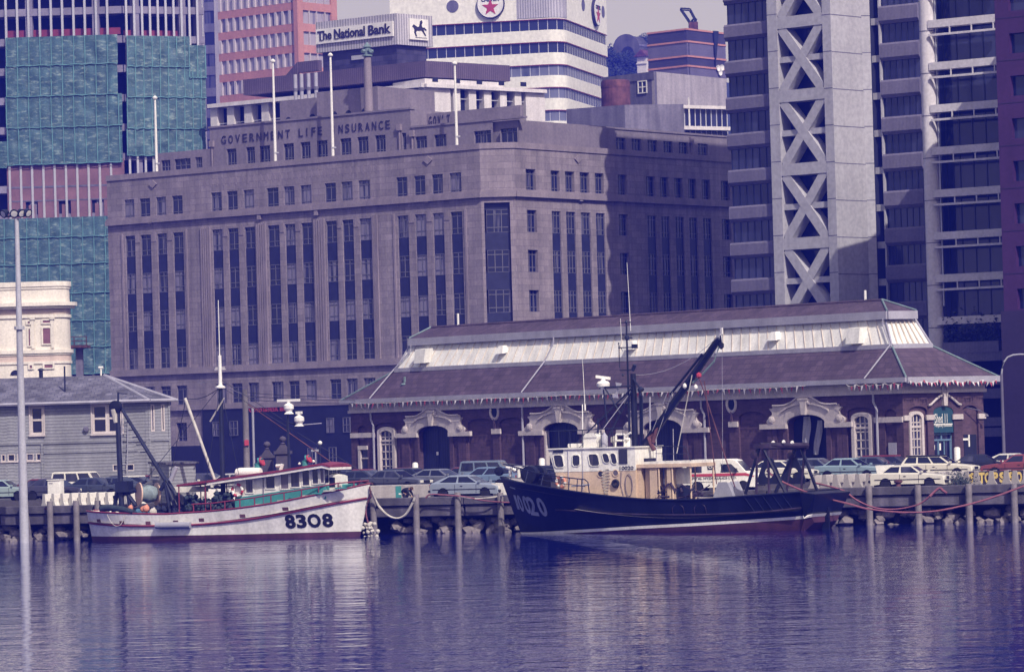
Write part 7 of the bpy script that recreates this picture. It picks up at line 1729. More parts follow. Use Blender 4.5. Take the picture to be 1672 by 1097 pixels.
        for i in range(k):
            t0,t1=2*pi*i/k,2*pi*(i+1)/k; e0,e1=edge(t0),edge(t1); i0,i1=(a+r*cos(t0),z+r*sin(t0)),(a+r*cos(t1),z+r*sin(t1))
            pl.hexa([F.w(*v,d) for d in (n-.05,n+.05) for v in (i0,e0,e1,i1)])
        pl.build('gusset_plate',hull_navy,R)
        m=MB(); m.lathe([(.05,-.15),(.22,-.12),(.2,0),(.22,.12),(.05,.15)],A_((tl[0]-8,tl[1]+14)),14,F.n); m.build('gallows_block',rust_navy,R)
    m=MB(); m.tube([P(1240,727,1.9),P(1318,727,-1.9)],.16,8); m.tube([P(1248,731,1.9),P(1305,732,-1.9)],.1,6); m.build('gantry_beam',rust_navy,R)
    for px,py in ((1263,722.5),(1280,721.5),(1294,722.5)): m=MB(); m.lathe([(.02,-.07),(.08,-.04),(.1,.07),(.02,.08)],P(px,py,.3),10,(-.5,-.6,.5)); m.build('deck_lamp',white_paint,R)
    return F,H,R,P,aS
rust_navy = M('rusty_navy_steel',(.035,.022,.045),.6,.5,1.2,.02,8,streak=.5)
TRF,TRH,TRR,TRP,TRS=black_trawler()
# ================================================================ wharf edge: stringers, piles, boulders, ropes
def wharf():
    # edge beam in lengths, lower fender beam set back
    q=-46.0; k=0; rnd=random.Random(8)
    r=thing('wharf_edge','long concrete and timber wharf edge with kerb beam above recessed lower beam','wharf',DF.w(60,DZ))
    while q<64:
        e=q+rnd.uniform(5.2,6.4); a0,a1=60+q*1.053+.02,60+e*1.053-.02
        m=MB(); m.fbox(DF,a0,a1,1.66,WZ,-.55,0); m.build('kerb_beam',timber_k,r,bevel=.04)
        m=MB(); m.fbox(DF,a0+.03,a1-.03,1.0,1.62,-.7,-.14); m.build('walling_beam',timber_w,r,bevel=.04)
        m=MB(); m.lathe([(.05,0),(.09,.01),(.07,.04),(.01,.05)],DF.w((a0+a1)/2,1.98,0),8,DF.n); m.build('bolt_head',rust,r)
        q=e; k+=1
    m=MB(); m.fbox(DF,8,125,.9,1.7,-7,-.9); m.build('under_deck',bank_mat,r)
    # fender piles along the face, darker bearing piles behind
    def pile(px,ytop,lean=0,rad=.2,n=.22,mat=timber_p,lab='',dark=False):
        a,_=DF.hit(px,850,n); zt=DF.z(px,ytop,n); p=DF.w(a,-1.2,n); m=MB(); j=rnd.uniform(-.03,.03)
        m.loft([[Vector((p.x+cos(t*pi/4+.4)*rad*s+lean*z_,p.y+sin(t*pi/4+.4)*rad*s,z_)) for t in range(8)] for z_,s in ((-1.2,1.05),(.1,1.02),(zt*.5,.97),(zt-.05,.95),(zt,.85))])
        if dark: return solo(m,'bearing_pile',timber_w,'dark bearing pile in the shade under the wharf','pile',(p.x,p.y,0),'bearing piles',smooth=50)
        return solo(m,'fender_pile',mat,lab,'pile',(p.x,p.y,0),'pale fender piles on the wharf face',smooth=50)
    for px,yt,lab in ((82,818,'pale fender pile right of the floodlight mast'),(125,817,'weathered fender pile just left of the white boat stern'),(160,817,'short fender pile top behind the white boat stern'),
        (611,806,'leaning pale pile at the white boat bow'),(680,806.5,'pale fender pile beside the crouching person'),(748,803.5,'pale fender pile under the middle of the silver hatchback'),(818,804,'pale fender pile by the trawler bow'),
        (1420,793,'pale fender pile behind the white sedan, right of the trawler stern'),(1500,791.5,'pale fender pile under the front wheel of the white sedan'),(1583,789.5,'rightmost pale fender pile below the yellow letters'),(1657,790,'fender pile at the right picture edge')):
        pile(px,yt,.0 if px!=611 else -.04,.21,.22,timber_p,lab)
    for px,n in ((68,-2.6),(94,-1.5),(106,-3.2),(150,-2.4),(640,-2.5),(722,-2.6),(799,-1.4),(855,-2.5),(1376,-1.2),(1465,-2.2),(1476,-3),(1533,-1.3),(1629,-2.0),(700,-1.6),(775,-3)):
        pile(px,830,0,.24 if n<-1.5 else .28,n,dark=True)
    # boulders on the bank
    rn=random.Random(21); cnt=0
    spots=[(DF.a(rn.uniform(x0,x1),850,-.6),0) for x0,x1,c in ((-10,138,34),(640,868,48),(1350,1690,66)) for _ in range(c)]
    for i,(a,_) in enumerate(spots):
        v=rn.random(); z=-.12+v*.95; n=-.4-v*.75+rn.uniform(-.12,.12); s=rn.uniform(.22,.46); c=DF.w(a,z,n); m=MB(); bm=bmesh.new(); bmesh.ops.create_icosphere(bm,subdivisions=1,radius=s)
        ph=[rn.uniform(0,6) for _ in range(6)]
        for vv in bm.verts:
            d=vv.co.normalized(); f=1+.18*sin(4*d.x+ph[0])*cos(3*d.y+ph[1])+.14*sin(5*d.z+ph[2])+.1*sin(7*d.x*d.y+ph[3]); f=min(f,1.06)*rn.uniform(.78,1.08); vv.co=Vector((d.x*s*f*1.15,d.y*s*f,d.z*s*f*.8))
        bm.verts.index_update(); m.add([vv.co+c for vv in bm.verts],[[q.index for q in f.verts] for f in bm.faces]); bm.free()
        solo(m,'boulder',rock,'pale rough boulder on the harbour bank under the wharf','boulder',c,'boulders under the wharf')
    # weed and shell clump with chain at the white boat's bow pile
    m=MB(); c=at(604,866,215.6); c.z=.25; rn=random.Random(3)
    for k in range(46):
        p=c+Vector((rn.gauss(0,.22),rn.gauss(0,.15),rn.uniform(-.35,.5))); r=rn.uniform(.07,.15); q=MB(); q.lathe([(.01,-r),(r*.8,-r*.4),(r,.1*r),(r*.6,r*.7),(.01,r)],p,7,(rn.uniform(-1,1),rn.uniform(-1,1),1)); m.add(q.v,q.f)
    solo(m,'rope_bundle',rope_c,'pale tangled rope bundle hanging at the waterline by the white boat bow','rope bundle',c,smooth=60)
def ropes():
    def rope(lab,pts,mat,r,nm='mooring_rope'):
        m=MB(); P=[at(*p) for p in pts]
        # smooth through the points
        out=[]
        for i in range(len(P)-1):
            p0,p1,p2,p3=P[max(i-1,0)],P[i],P[i+1],P[min(i+2,len(P)-1)]
            for k in range(6):
                t=k/6; out.append(.5*((2*p1)+(p2-p0)*t+(2*p0-5*p1+4*p2-p3)*t*t+(3*p1-p0-3*p2+p3)*t**3))
        out.append(P[-1]); m.tube(out,r,6); solo(m,nm,mat,lab,'rope',P[0],smooth=60)
    Y=lambda px: DF.w(DF.a(px,820,.5),0,.5).y
    rope('thick pale rope sagging from the white boat bow to the pile by the crouching person',[(604,796,Y(604)-.8),(616,822,Y(616)),(632,840,Y(632)),(648,846,Y(648)),(662,840,Y(662)),(673,822,Y(673)),(677,812,Y(677))],rope_c,.075)
    rope('faded red rope from the trawler gantry sagging along the whole right wharf face',[(1252,768,205),(1275,785,204.5),(1330,808,203.5),(1385,822,203),(1420,831,203),(1470,836,203),(1520,835,203),(1570,826,203.2),(1620,812,203.5),(1680,790,204)],rope_r,.06)
    rope('shorter faded red rope sagging to the knot on the wharf kerb',[(1330,788,207.5),(1375,800,206),(1400,817,205.6),(1430,829,205.3),(1465,831,205),(1500,823,204.8),(1520,808,204.6),(1533,797,204.6)],rope_r,.055)
    rope('loose red rope end knotted over the kerb by the white sedan',[(1518,810,204.3),(1533,797,204.4),(1540,801,204.3),(1546,805,204.2)],rope_r,.08)
    rope('red rope lying along the kerb between the hatchback piles',[(695,813,Y(695)),(703,807,Y(703)),(730,808,Y(730)),(760,811,Y(760)),(790,817,Y(790)),(830,820,Y(830)),(845,819,Y(845))],rope_r,.05)
    rope('pale rope sagging from kerb to trawler bow',[(750,810,Y(750)),(775,814,Y(775)),(800,812,Y(800)),(820,809,Y(820)),(832,809,212.5)],rope_c,.045)
    rope('short red rope hanging at the white boat bow pile',[(606,800,Y(606)-.7),(602,815,Y(602)-.3),(597,832,Y(597)-.2),(600,850,Y(600)-.2),(606,864,Y(606))],rope_r,.06)
timber_k = M('weathered_kerb_timber',(.085,.078,.1),.9,.4,.5,.05,9,streak=.35)
wharf(); ropes()
# ================================================================ parked cars
car_paint = M('car_paint',(.5,.5,.5),.28,.04,.6,objcol=True,spec=.6,fine=.03)
car_glass = glassy('car_glass',(.01,.012,.03),(.06,.06,.1),.35,.06,1.5,.8)
car_black = M('black_plastic_trim',(.015,.015,.025),.6,.1,2)
car_dark = M('car_underside',(.008,.008,.015),.9,.1,2)
chrome = M('hub_metal',(.45,.45,.5),.35,.1,3,metal=.6)
lamp_glass = M('headlamp_glass',(.7,.68,.62),.2,.05,2,spec=.8)
lamp_red = M('tail_lamp_red',(.35,.03,.04),.3,.05,2)
plate_w = M('number_plate_white',(.6,.6,.55),.5,.05,2)
KIND = dict(
 sedan=dict(L=4.4,prof=[(-2.18,.42),(-2.2,.78),(-2.1,.93),(-1.5,.97),(.75,.92),(1.85,.8),(2.12,.74),(2.2,.45)],b=(-1.62,.93,.95,.9),t=(-.98,.22,1.38),wb=.79,wt=.6,win=((.06,.44),(.5,.93)),cl=.2),
 hatch=dict(L=4.25,prof=[(-2.08,.42),(-2.12,.8),(-1.98,.95),(-1.2,.97),(.85,.91),(1.8,.78),(2.05,.7),(2.13,.45)],b=(-1.98,1.02,.95,.9),t=(-1.05,.18,1.36),wb=.79,wt=.6,win=((.13,.5),(.55,.94)),cl=.2),
 wagon=dict(L=4.5,prof=[(-2.22,.42),(-2.25,.8),(-2.18,.96),(-1.2,.98),(.8,.92),(1.9,.8),(2.17,.74),(2.25,.45)],b=(-2.16,.95,.97,.9),t=(-1.85,.2,1.42),wb=.8,wt=.62,win=((.05,.3),(.34,.62),(.66,.95)),cl=.2),
 suv=dict(L=4.3,prof=[(-2.1,.55),(-2.12,.9),(-2.08,1.06),(-1.2,1.08),(1.0,1.06),(1.95,1.0),(2.1,.92),(2.13,.58)],b=(-2.06,1.05,1.07,1.05),t=(-1.92,.6,1.76),wb=.8,wt=.72,win=((.04,.32),(.36,.64),(.68,.95)),cl=.36))
TPL={}
def car_template(kind):
    k=KIND[kind]; L=k['L']; R=bpy.data.objects.new('template_car',None); COL.objects.link(R); cl=k['cl']; wr=.31 if kind!='suv' else .36
    xf,xr=1.32,-1.3
    def arch(xc): return [(xc+(wr+.05)*cos(t*pi/8),max(cl,wr+(wr+.05)*sin(t*pi/8))) for t in range(0,9)]
    bot=[(L/2,cl+.05)]+arch(xf)+arch(xr)+[(-L/2,cl+.05)]
    prof=k['prof']+bot
    W=.83; m=MB(); cx,cz=0,.6
    ins=lambda p,s:(cx+(p[0]-cx)*(1-.012*s),p[1]-(max(0,p[1]-.7)*.12*s))
    rings=[]
    for y,s in ((-W,2.2),(-W+.025,1),(-W+.1,0),(W-.1,0),(W-.025,1),(W,2.2)): rings.append([Vector((ins(p,s)[0],y,ins(p,s)[1])) for p in prof])
    m.loft(rings,True,True)
    b0,b1,zb0,zb1=k['b']; t0,t1,zt=k['t']; wb,wt=k['wb'],k['wt']
    B=[Vector((b0,-wb,zb0-.03)),Vector((b1,-wb,zb1-.03)),Vector((b1,wb,zb1-.03)),Vector((b0,wb,zb0-.03))]; T=[Vector((t0,-wt,zt-.05)),Vector((t1,-wt,zt-.05)),Vector((t1,wt,zt-.05)),Vector((t0,wt,zt-.05))]
    T2=[Vector((t0+.12,-wt+.1,zt)),Vector((t1-.12,-wt+.1,zt)),Vector((t1-.12,wt-.1,zt)),Vector((t0+.12,wt-.1,zt))]
    m.loft([B,T,T2],True,True)
    for s in (-1,1): m.box(b1-.1,b1+.02,s*(wb+.02)-.02 if s>0 else -wb-.14,s*(wb+.02)+.12 if s>0 else -wb,zb1+.05,zb1+.16)   # mirrors
    body_=m.build('body',car_paint,R,smooth=30)
    def pane(nm,q,u0,u1,v0,v1,o):
        a,b,c,d=q; f=lambda u,v:(a*(1-u)+b*u)*(1-v)+(d*(1-u)+c*u)*v
        p=[f(u0,v0),f(u1,v0),f(u1,v1),f(u0,v1)]; n=(p[1]-p[0]).cross(p[3]-p[0]).normalized(); 
        mm=MB(); mm.add([x+n*o for x in p]+[x-n*.02 for x in p],[(0,1,2,3),(0,4,5,1),(1,5,6,2),(2,6,7,3),(3,7,4,0)]); mm.build(nm,car_glass,R)
    for u0,u1 in k['win']:
        pane('side_window',(B[0],B[1],T[1],T[0]),u0,u1,.14,.9,.012); pane('side_window',(B[2],B[3],T[3],T[2]),1-u1,1-u0,.14,.9,.012)
    pane('windscreen',(B[1],B[2],T[2],T[1]),.07,.93,.1,.92,.012); pane('rear_window',(B[3],B[0],T[0],T[3]),.1,.9,.15,.88,.012)
    for s in (1,-1):
        for x in (xf,xr):
            w=MB(); w.lathe([(wr*.55,-.09),(wr*.92,-.09),(wr,-.05),(wr,.05),(wr*.92,.09),(wr*.55,.09)],(x,s*.72,wr),20,(0,s,0)); o=w.build('wheel',tyre_m,R,smooth=40)
            w=MB(); w.lathe([(.01,.05),(wr*.2,.06),(wr*.5,.035),(wr*.62,.08),(wr*.62,-.05)],(x,s*.72,wr),16,(0,s,0)); w.build('rim',chrome,o,smooth=40)
        zl=prof[6][1]-.1; fx=L/2-.02
        w=MB(); w.box(fx-.1,fx+.02,s*.56-.17,s*.56+.17,zl-.09,zl+.08); w.build('headlight',lamp_glass,R,bevel=.02)
        rx=-L/2; zr=prof[2][1]-.17; w=MB(); w.box(rx-.0,rx+.1,s*.62-.13,s*.62+.13,zr-.1,zr+.08); w.build('tail_light',lamp_red,R)
        w=MB(); w.box(-1.9,1.95,s*(W+.004)-.012,s*(W+.004)+.012,.54+cl-.2,.59+cl-.2)
        for x in (b0*.35+b1*.05+.1,b1-.25): w.box(x-.012,x+.012,s*(W+.001)-.006,s*(W+.001)+.006,cl+.15,zb1-.05)
        w.box(-.2,0-.06,s*(W+.005)-.02,s*(W+.005)+.02,zb1-.17,zb1-.13)
        w.build('side_trim',car_black,R)
    w=MB(); w.box(L/2-.06,L/2+.0,-.36,.36,zl-.09,zl+.07); w.build('grille',car_black,R)
    w=MB(); w.box(L/2-.12,L/2+.09,-.8,.8,cl+.17,cl+.31); w.build('front_bumper',car_black,R,bevel=.03)
    w=MB(); w.box(-L/2-.09,-L/2+.12,-.8,.8,cl+.2,cl+.35); w.build('rear_bumper',car_black,R,bevel=.03)
    w=MB(); w.box(L/2+.085,L/2+.1,-.2,.2,cl+.12,cl+.25); w.build('number_plate',plate_w,R)
    w=MB(); w.box(-L/2+.2,L/2-.2,-.6,.6,cl-.02,cl+.3); w.build('underside',car_dark,R)
    return R
for k_ in KIND: TPL[k_]=car_template(k_)
PZ=2.35
def park(kind,px,n,hd,col,label,roof=None,z=None,sc=1.0,group='cars parked on the wharf'):
    T=TPL[kind]; a,_=DF.hit(px,800,n); p=DF.w(a,0,n); c=dup(T); c.name='parked_car'
    zz=z if z is not None else (PZ if n<-7.5 else DZ)
    c.location=(p.x,p.y,zz); c.rotation_euler=(0,0,radians(hd)); c.scale=(sc,sc,sc); tag(c,label,'car',group)
    for ch in c.children:
        ch.name=ch.name.split('.')[0]
        if ch.name.split('.')[0]=='body': ch.color=(*col,1)
        for g in ch.children: g.name=g.name.split('.')[0]
    if roof:
        k=KIND[kind]; t0,t1,zt=k['t']; w=MB(); w.box(t0-.03,t1+.03,-k['wt']-.02,k['wt']+.02,zt-.075,zt+.02); 
        o=w.build('roof_cover',roof,c)
    return c
WHT=(.66,.63,.56)
park('hatch',766,-2.3,-22,(.25,.29,.37),'silver blue hatchback at the wharf kerb beside the crouching person',sc=1.05)
park('sedan',1487,-2.0,-20,WHT,'white sedan at the wharf kerb in front of the barriers')
park('sedan',6,-9,-14,(.28,.36,.37),'pale green sedan cut off by the left picture edge')
park('sedan',62,-9.5,155,(.13,.02,.035),'dark maroon sedan just right of the floodlight mast')
park('sedan',92,-8.2,-22,(.05,.05,.09),'dark grey sedan behind the white cabinet on the left')
park('hatch',96,-17,170,(.03,.04,.07),'dark hatchback behind the white cabinet, by the weatherboard house')
park('suv',138,-13,-14,(.72,.69,.62),'tall white four wheel drive in front of the weatherboard house')
park('sedan',160,-8.2,-18,(.04,.05,.09),'dark blue sedan right in front of the white four wheel drive')
park('sedan',200,-9.5,-20,(.06,.07,.11),'dark sedan behind the white boat gallows')
park('sedan',226,-14,-16,(.03,.03,.06),'dark sedan with a white roof behind the white boat net drum',roof=white_paint)
park('hatch',262,-19,-20,(.16,.03,.045),'dark red hatchback behind the raking strut of the white boat')
park('sedan',190,-19,165,(.04,.04,.07),'dark sedan below the low windows of the weatherboard house')
park('hatch',292,-11.5,-24,(.6,.58,.53),'white hatchback above the white boat winch')
park('wagon',344,-15,-18,(.06,.06,.1),'dark grey station wagon left of the white boat mast')
park('sedan',392,-14,-18,(.4,.39,.4),'light grey sedan hidden behind the white boat deckhouse')
park('sedan',566,-15,-20,(.035,.04,.075),'dark sedan partly behind the white boat roof')
park('sedan',598,-11,-25,(.035,.04,.07),'dark navy sedan above the white boat bow')
park('sedan',648,-8.6,-30,(.075,.08,.12),'charcoal grey sedan with bright headlights behind the concrete wall')
park('wagon',676,-15,-28,(.02,.025,.05),'black station wagon behind the charcoal grey sedan')
park('hatch',722,-11,-32,(.16,.17,.22),'grey hatchback above the rear of the silver blue hatchback')
park('sedan',752,-18,160,(.12,.03,.045),'dark maroon sedan in front of the first arched door')
park('hatch',768,-21,-18,(.03,.03,.06),'black hatchback between the first arched door and the grey blue wagon')
park('wagon',788,-8.8,168,(.13,.19,.29),'steel blue wagon behind the silver blue hatchback')
park('suv',806,-16,-16,(.14,.18,.25),'tall grey blue four wheel drive by the blind brick arches')
park('sedan',858,-15,-18,(.42,.41,.44),'silver sedan behind the trawler bow rail')
park('hatch',604,-24,-20,(.15,.03,.05),'red hatchback by the narrow window at the left end of the shed')
park('sedan',650,-24,165,(.15,.025,.05),'dark red sedan below the tall white window of the shed')
park('sedan',905,-14,-20,(.03,.03,.06),'black sedan behind the trawler windlass')
park('sedan',1275,-8.6,-20,WHT,'white sedan seen through the trawler gantries')
park('wagon',1338,-12.5,-28,(.12,.13,.18),'grey station wagon right of the trawler gantries, left of the light blue sedan')
park('sedan',1392,-11.5,-28,(.24,.33,.39),'light blue sedan in front of the right tall shed window')
park('sedan',1432,-17,-24,(.05,.06,.1),'dark blue sedan behind the light blue sedan')
park('wagon',1462,-19,-22,(.05,.055,.09),'dark station wagon with a maroon roof beside the white wagon',roof=red_paint)
park('wagon',1536,-10.5,-24,(.7,.66,.57),'white station wagon with a black roof in front of the shed entrance',roof=car_black)
park('sedan',1606,-14.5,-16,(.012,.014,.03),'black sedan behind the nose of the white station wagon')
park('hatch',1662,-18,-20,(.6,.58,.54),'white hatchback at the right picture edge behind the red sedan')
park('sedan',1664,-8.8,165,(.19,.045,.06),'faded red sedan at the right picture edge above the yellow letters')
park('sedan',1320,-17,160,(.2,.2,.25),'grey sedan behind the right trawler gantry')
# ---- white tradesman van with red stripe
def van():
    a,_=DF.hit(1181,800,-4.6); p=DF.w(a,0,-4.6); R=thing('delivery_van','white delivery van with a red stripe and hydraulics lettering behind the trawler','van',(p.x,p.y,DZ),radians(-17),world=False)
    sc=1.0; prof=[(-2.25,.3),(-2.3,.9),(-2.22,1.72),(-2.05,1.9),(-1.6,1.97),(.7,1.97),(1.0,1.9),(1.62,1.2),(2.15,1.06),(2.26,.95),(2.3,.4),(2.28,.3)]
    def arch(xc,wr=.33): return [(xc+wr*1.15*cos(t*pi/8),max(.25,.32+wr*1.15*sin(t*pi/8))) for t in range(9)]
    prof=prof+arch(1.45)+arch(-1.35); W=.92
    ins=lambda q,s:(q[0]*(1-.01*s),q[1]-max(0,q[1]-1.0)*.02*s); m=MB(); rg=[]
    tw=lambda z:1-.1*max(0,(z-1.0))
    for y,s in ((-W,2),(-W+.03,.8),(-W+.12,0),(W-.12,0),(W-.03,.8),(W,2)): rg.append([Vector((ins(q,s)[0],y*tw(ins(q,s)[1]),ins(q,s)[1])) for q in prof])
    m.loft(rg,True,True); m.build('body',white_paint,R,smooth=30)
    def sq(nm,pts,mat,o=.012,s=-1):
        m=MB(); m.add([Vector((x,s*(W*tw(z)+o),z)) for x,z in pts]+[Vector((x,s*(W*tw(z)-.05),z)) for x,z in pts],[list(range(len(pts)))]+[(i,(i+1)%len(pts),len(pts)+(i+1)%len(pts),len(pts)+i) for i in range(len(pts))]); return m.build(nm,mat,R)
    for s in (-1,1):
        sq('side_window',[(-2.0,1.22),(-1.05,1.22),(-1.05,1.66),(-1.95,1.66)],car_glass,.012,s); sq('side_window',[(.12,1.2),(1.18,1.2),(1.1,1.32),(.72,1.68),(.12,1.68)],car_glass,.012,s)
        sq('red_stripe',[(-2.22,.98),(1.5,.98),(2.1,.9),(2.1,.94),(1.6,1.14),(-2.22,1.14)],sign_red,.006,s)
        sq('door_seam',[(-.42,.45),(-.4,.45),(-.4,1.75),(-.42,1.75)],car_black,.008,s); sq('door_seam',[(.06,.45),(.08,.45),(.08,1.75),(.06,1.75)],car_black,.008,s)
        for x in (1.45,-1.35):
            w=MB(); w.lathe([(.17,-.1),(.29,-.1),(.32,-.05),(.32,.05),(.29,.1),(.17,.1)],(x,s*.8,.32),20,(0,s,0)); o=w.build('wheel',tyre_m,R,smooth=40)
            w=MB(); w.lathe([(.01,.05),(.08,.06),(.16,.04),(.2,.09),(.2,-.05)],(x,s*.8,.32),16,(0,s,0)); w.build('rim',chrome,o,smooth=40)
        w=MB(); w.box(2.2,2.3,s*.66-.14,s*.66+.14,.72,.9); w.build('headlight',lamp_glass,R,bevel=.02); w=MB(); w.box(-2.3,-2.2,s*.8-.08,s*.8+.08,.95,1.2); w.build('tail_light',lamp_red,R)
        w=MB(); w.box(.98,1.1,s*.95-.02 if s>0 else -1.12,s*.95+.17 if s>0 else -.93,1.22,1.42); w.build('mirror',car_black,R)
    w=MB(); n=Vector((.7,0,.62)).normalized(); q=[Vector((x,y,z))+n*.015 for x,y,z in ((1.06,-.72,1.83),(1.58,-.78,1.25),(1.58,.78,1.25),(1.06,.72,1.83))]; w.add(q+[v-n*.05 for v in q],[(0,1,2,3),(0,4,5,1),(1,5,6,2),(2,6,7,3),(3,7,4,0)]); w.build('windscreen',car_glass,R)
    w=MB(); w.box(2.2,2.36,-.88,.88,.34,.5); w.build('front_bumper',car_black,R,bevel=.03); w=MB(); w.box(2.22,2.31,-.48,.48,.72,.9); w.build('grille',car_black,R); w=MB(); w.box(-2.38,-2.2,-.88,.88,.34,.5); w.build('rear_bumper',car_black,R,bevel=.03)
    w=MB(); f=lambda x,y,z:Vector((-1.95+x,-(W*tw(.8)+.008+z),.8+y)); w.text('CAPITAL HYDRAULICS LTD.',f,3.0,.14,.006,bold=.01)
    w.text('SALES  SERVICE',lambda x,y,z:Vector((-1.9+x,-(W*tw(.6)+.008+z),.62+y)),1.5,.07,.006); w.build('side_lettering',letter_dark,R)
    w=MB(); w.box(-.7+.0,-.25,-(W*tw(1.5)+.012),-(W*tw(1.5)-.0),1.36,1.68); lg=w.build('logo_panel',car_black,R); w=MB(); w.text('CH',lambda x,y,z:Vector((-.64+x,-(W*tw(1.5)+.014+z),1.44+y)),.34,.16,.005,bold=.02); w.build('logo_lettering',white_paint,lg)
van()
# ================================================================ barriers, posts, lamps, person
def car_park():
    g=MB(); g.fbox(DF,-300,420,DZ-.2,PZ-.004,-60,-7.55); structure(g,'car_park',asphalt)
    k=MB(); k.fbox(DF,-300,420,DZ-.2,PZ+.06,-7.55,-7.35); structure(k,'kerb',deck_conc)
car_park()
def barriers():
    # one precast road barrier, set end-on in tight rows; the first mesh is shared
    def proto(mats,painted=None):
        prof=[(-.33,0),(.33,0),(.33,.1),(.17,.36),(.1,.88),(-.1,.88),(-.17,.36),(-.33,.1)]
        m=MB(); m.prism(prof,lambda x,y,t:Vector((x,t,y)),0,2.6); me=m.mesh('road_barrier',mats,bevel=.02); return me
    me_w=proto([barrier_white]); me_c=proto([concrete_pale]); made=[]
    def row(x0,x1,n,count,me,label,grp,hd=0,z=DZ):
        A,B=DF.a(x0,800,n),DF.a(x1,800,n)
        for k in range(count):
            a=A+(B-A)*k/max(1,count-1); p=DF.w(a,0,n); o=bpy.data.objects.new('road_barrier',me); COL.objects.link(o); o.location=(p.x,p.y,z); o.rotation_euler=(0,0,DF.rz+radians(hd+random.uniform(-1.5,1.5))); tag(o,label,'barrier',grp); made.append(o)
    row(71,203,-2.9,10,me_w,'white precast barrier end-on in the close row behind the left fender piles','white barriers on the left wharf',-32)
    row(262,372,-5.5,7,me_w,'white precast barrier behind the white boat awning','white barriers behind the boat awning',-32)
    row(1328,1418,-4.6,6,me_c,'pale grey barrier end-on between the trawler gantries and the white sedan','grey barriers left of the white sedan',-14)
    row(1512,1566,-5.2,4,me_c,'pale grey barrier behind the nose of the white sedan','grey barriers behind the white sedan',-14)
    # lettered barriers on the right: yellow letters on black painted boards between the barrier ends
    for bx in (1578,1594.5,1619,1643.5,1657.5,1675): row(bx,bx+5,-4.4,1,me_c,'pale barrier end in the row with yellow letters','lettered barriers',-14)
    F=DF.off(-4.5); a0,a1=F.a(1576,780),F.a(1680,780); m=MB(); m.fbox(F,a0,a1,DZ+.12,DZ+.9,-.12,-.02); r=thing('lettered_board','black painted board with yellow letters STOPS SO behind the right barrier row','sign',F.w(a0,DZ)); m.build('board',letter_dark,r)
    t=MB()
    for ch,x in (('S',1587),('T',1603),('O',1612.5),('P',1625),('S',1636.5),('S',1651),('O',1664)):
        q0=F.a(x-4.8,780); q1=F.a(x+4.8,780); t=MB(); t.text(ch,lambda X,Y,Z_:F.w(q0+X,DZ+.2+Y,-.02+Z_),q1-q0,.62,.02,bold=.05); t.build('letter',yellow_paint,r)
    # solid concrete wall in the middle, teal patch, slab of wood on top
    F=DF.off(-3.2); a0,a1=F.a(598,795),F.a(699,795); r=thing('concrete_wall','long low pale concrete wall with a sea green patch behind the white boat bow','wall',F.w(a0,DZ)); m=MB(); m.fbox(F,a0,a1,DZ,DZ+.92,-.4,0); m.build('block',concrete_pale,r,bevel=.03); m=MB(); m.fbox(F,F.a(646,795),F.a(655,795),DZ+.02,DZ+.85,0,.02); m.build('painted_patch',teal_paint,r)
    for x0,x1 in ((780,799),): 
        m=MB(); F2=DF.off(-6.2); m.fbox(F2,F2.a(x0,790),F2.a(x1,790),DZ,DZ+.9,-.6,0); solo(m,'concrete_block',concrete_pale,'pale concrete block behind the bonnet of the silver blue hatchback','block',F2.w(F2.a(x0,790),DZ),bevel=.03)
    F2=DF.off(-1.5); b0,b1=F2.a(806,795),F2.a(826,795); m=MB(); m.prism([(b0,DZ),(b1-.05,DZ),(b1-.2,DZ+.86),(b0-.1,DZ+.9)],lambda x,y,t:F2.w(x,y,t),-.7,0); solo(m,'white_crate',barrier_white,'tilted white crate on the kerb by the trawler bow','crate',F2.w(b0,DZ),bevel=.02)
    F2=DF.off(-5.0); b0,b1=F2.a(77.5,795),F2.a(98,795); r=thing('cabinet','white utility cabinet behind the left barrier row','cabinet',F2.w(b0,DZ)); zt=F2.z(88,784); m=MB(); m.fbox(F2,b0,b1,DZ,zt,-.6,0); m.build('case',white_paint,r,bevel=.02); m=MB(); m.fbox(F2,b0-.03,b1+.03,zt,zt+.06,-.65,.05); m.build('lid',white_paint,r); m=MB(); m.fbox(F2,b0+.1,b0+.35,zt-.2,zt-.16,0,.02); m.build('vent',concrete_d,r)
    F2=DF.off(-7.0); b0,b1=F2.a(1430,768),F2.a(1457,768); z1=F2.z(1440,760); m=MB(); m.prism([(b0+.25,DZ),(b1-.1,DZ),(b1,z1),(b0,z1)],lambda x,y,t:F2.w(x,y,t),-.5,0); solo(m,'white_hopper',white_paint,'white tapered bin behind the boot of the white sedan','bin',F2.w(b0,DZ),bevel=.02)
    # shrub at the sedan nose
    F2=DF.off(-3.5); c=F2.w(F2.a(1560,785),DZ+.42); m=MB(); rn=random.Random(4)
    for k in range(700):
        d=Vector((rn.gauss(0,.5),rn.gauss(0,.3),abs(rn.gauss(0,.32))-.3)); q=c+d; s=rn.uniform(.04,.09); e=Vector((rn.gauss(0,1),rn.gauss(0,1),rn.gauss(0,1))).normalized(); f=e.orthogonal().normalized(); m.poly([q-e*s,q+f*s*.6,q+e*s,q-f*s*.6])
    solo(m,'shrub',leaf,'dark low shrub just right of the white sedan nose','shrub',c)
    # white bollards by the shed, rusty mooring bollard
    for x,y0,y1,n,lab in ((678,757,764,-26,'white bollard left of the first arched door'),(1563,732,746,-22,'white bollard right of the shed entrance'),(885,750,760,-24,'white bollard left of the second arched door')):
        a=DF.a(x,y1,n); p=DF.w(a,PZ,n); zt=DF.z(x,y0,n); m=MB(); m.lathe([(.2,0),(.2,max(.8,zt-PZ)),(.14,max(.8,zt-PZ)+.08),(.02,max(.8,zt-PZ)+.1)],p,12); solo(m,'bollard',white_paint,lab,'bollard',p,smooth=40)
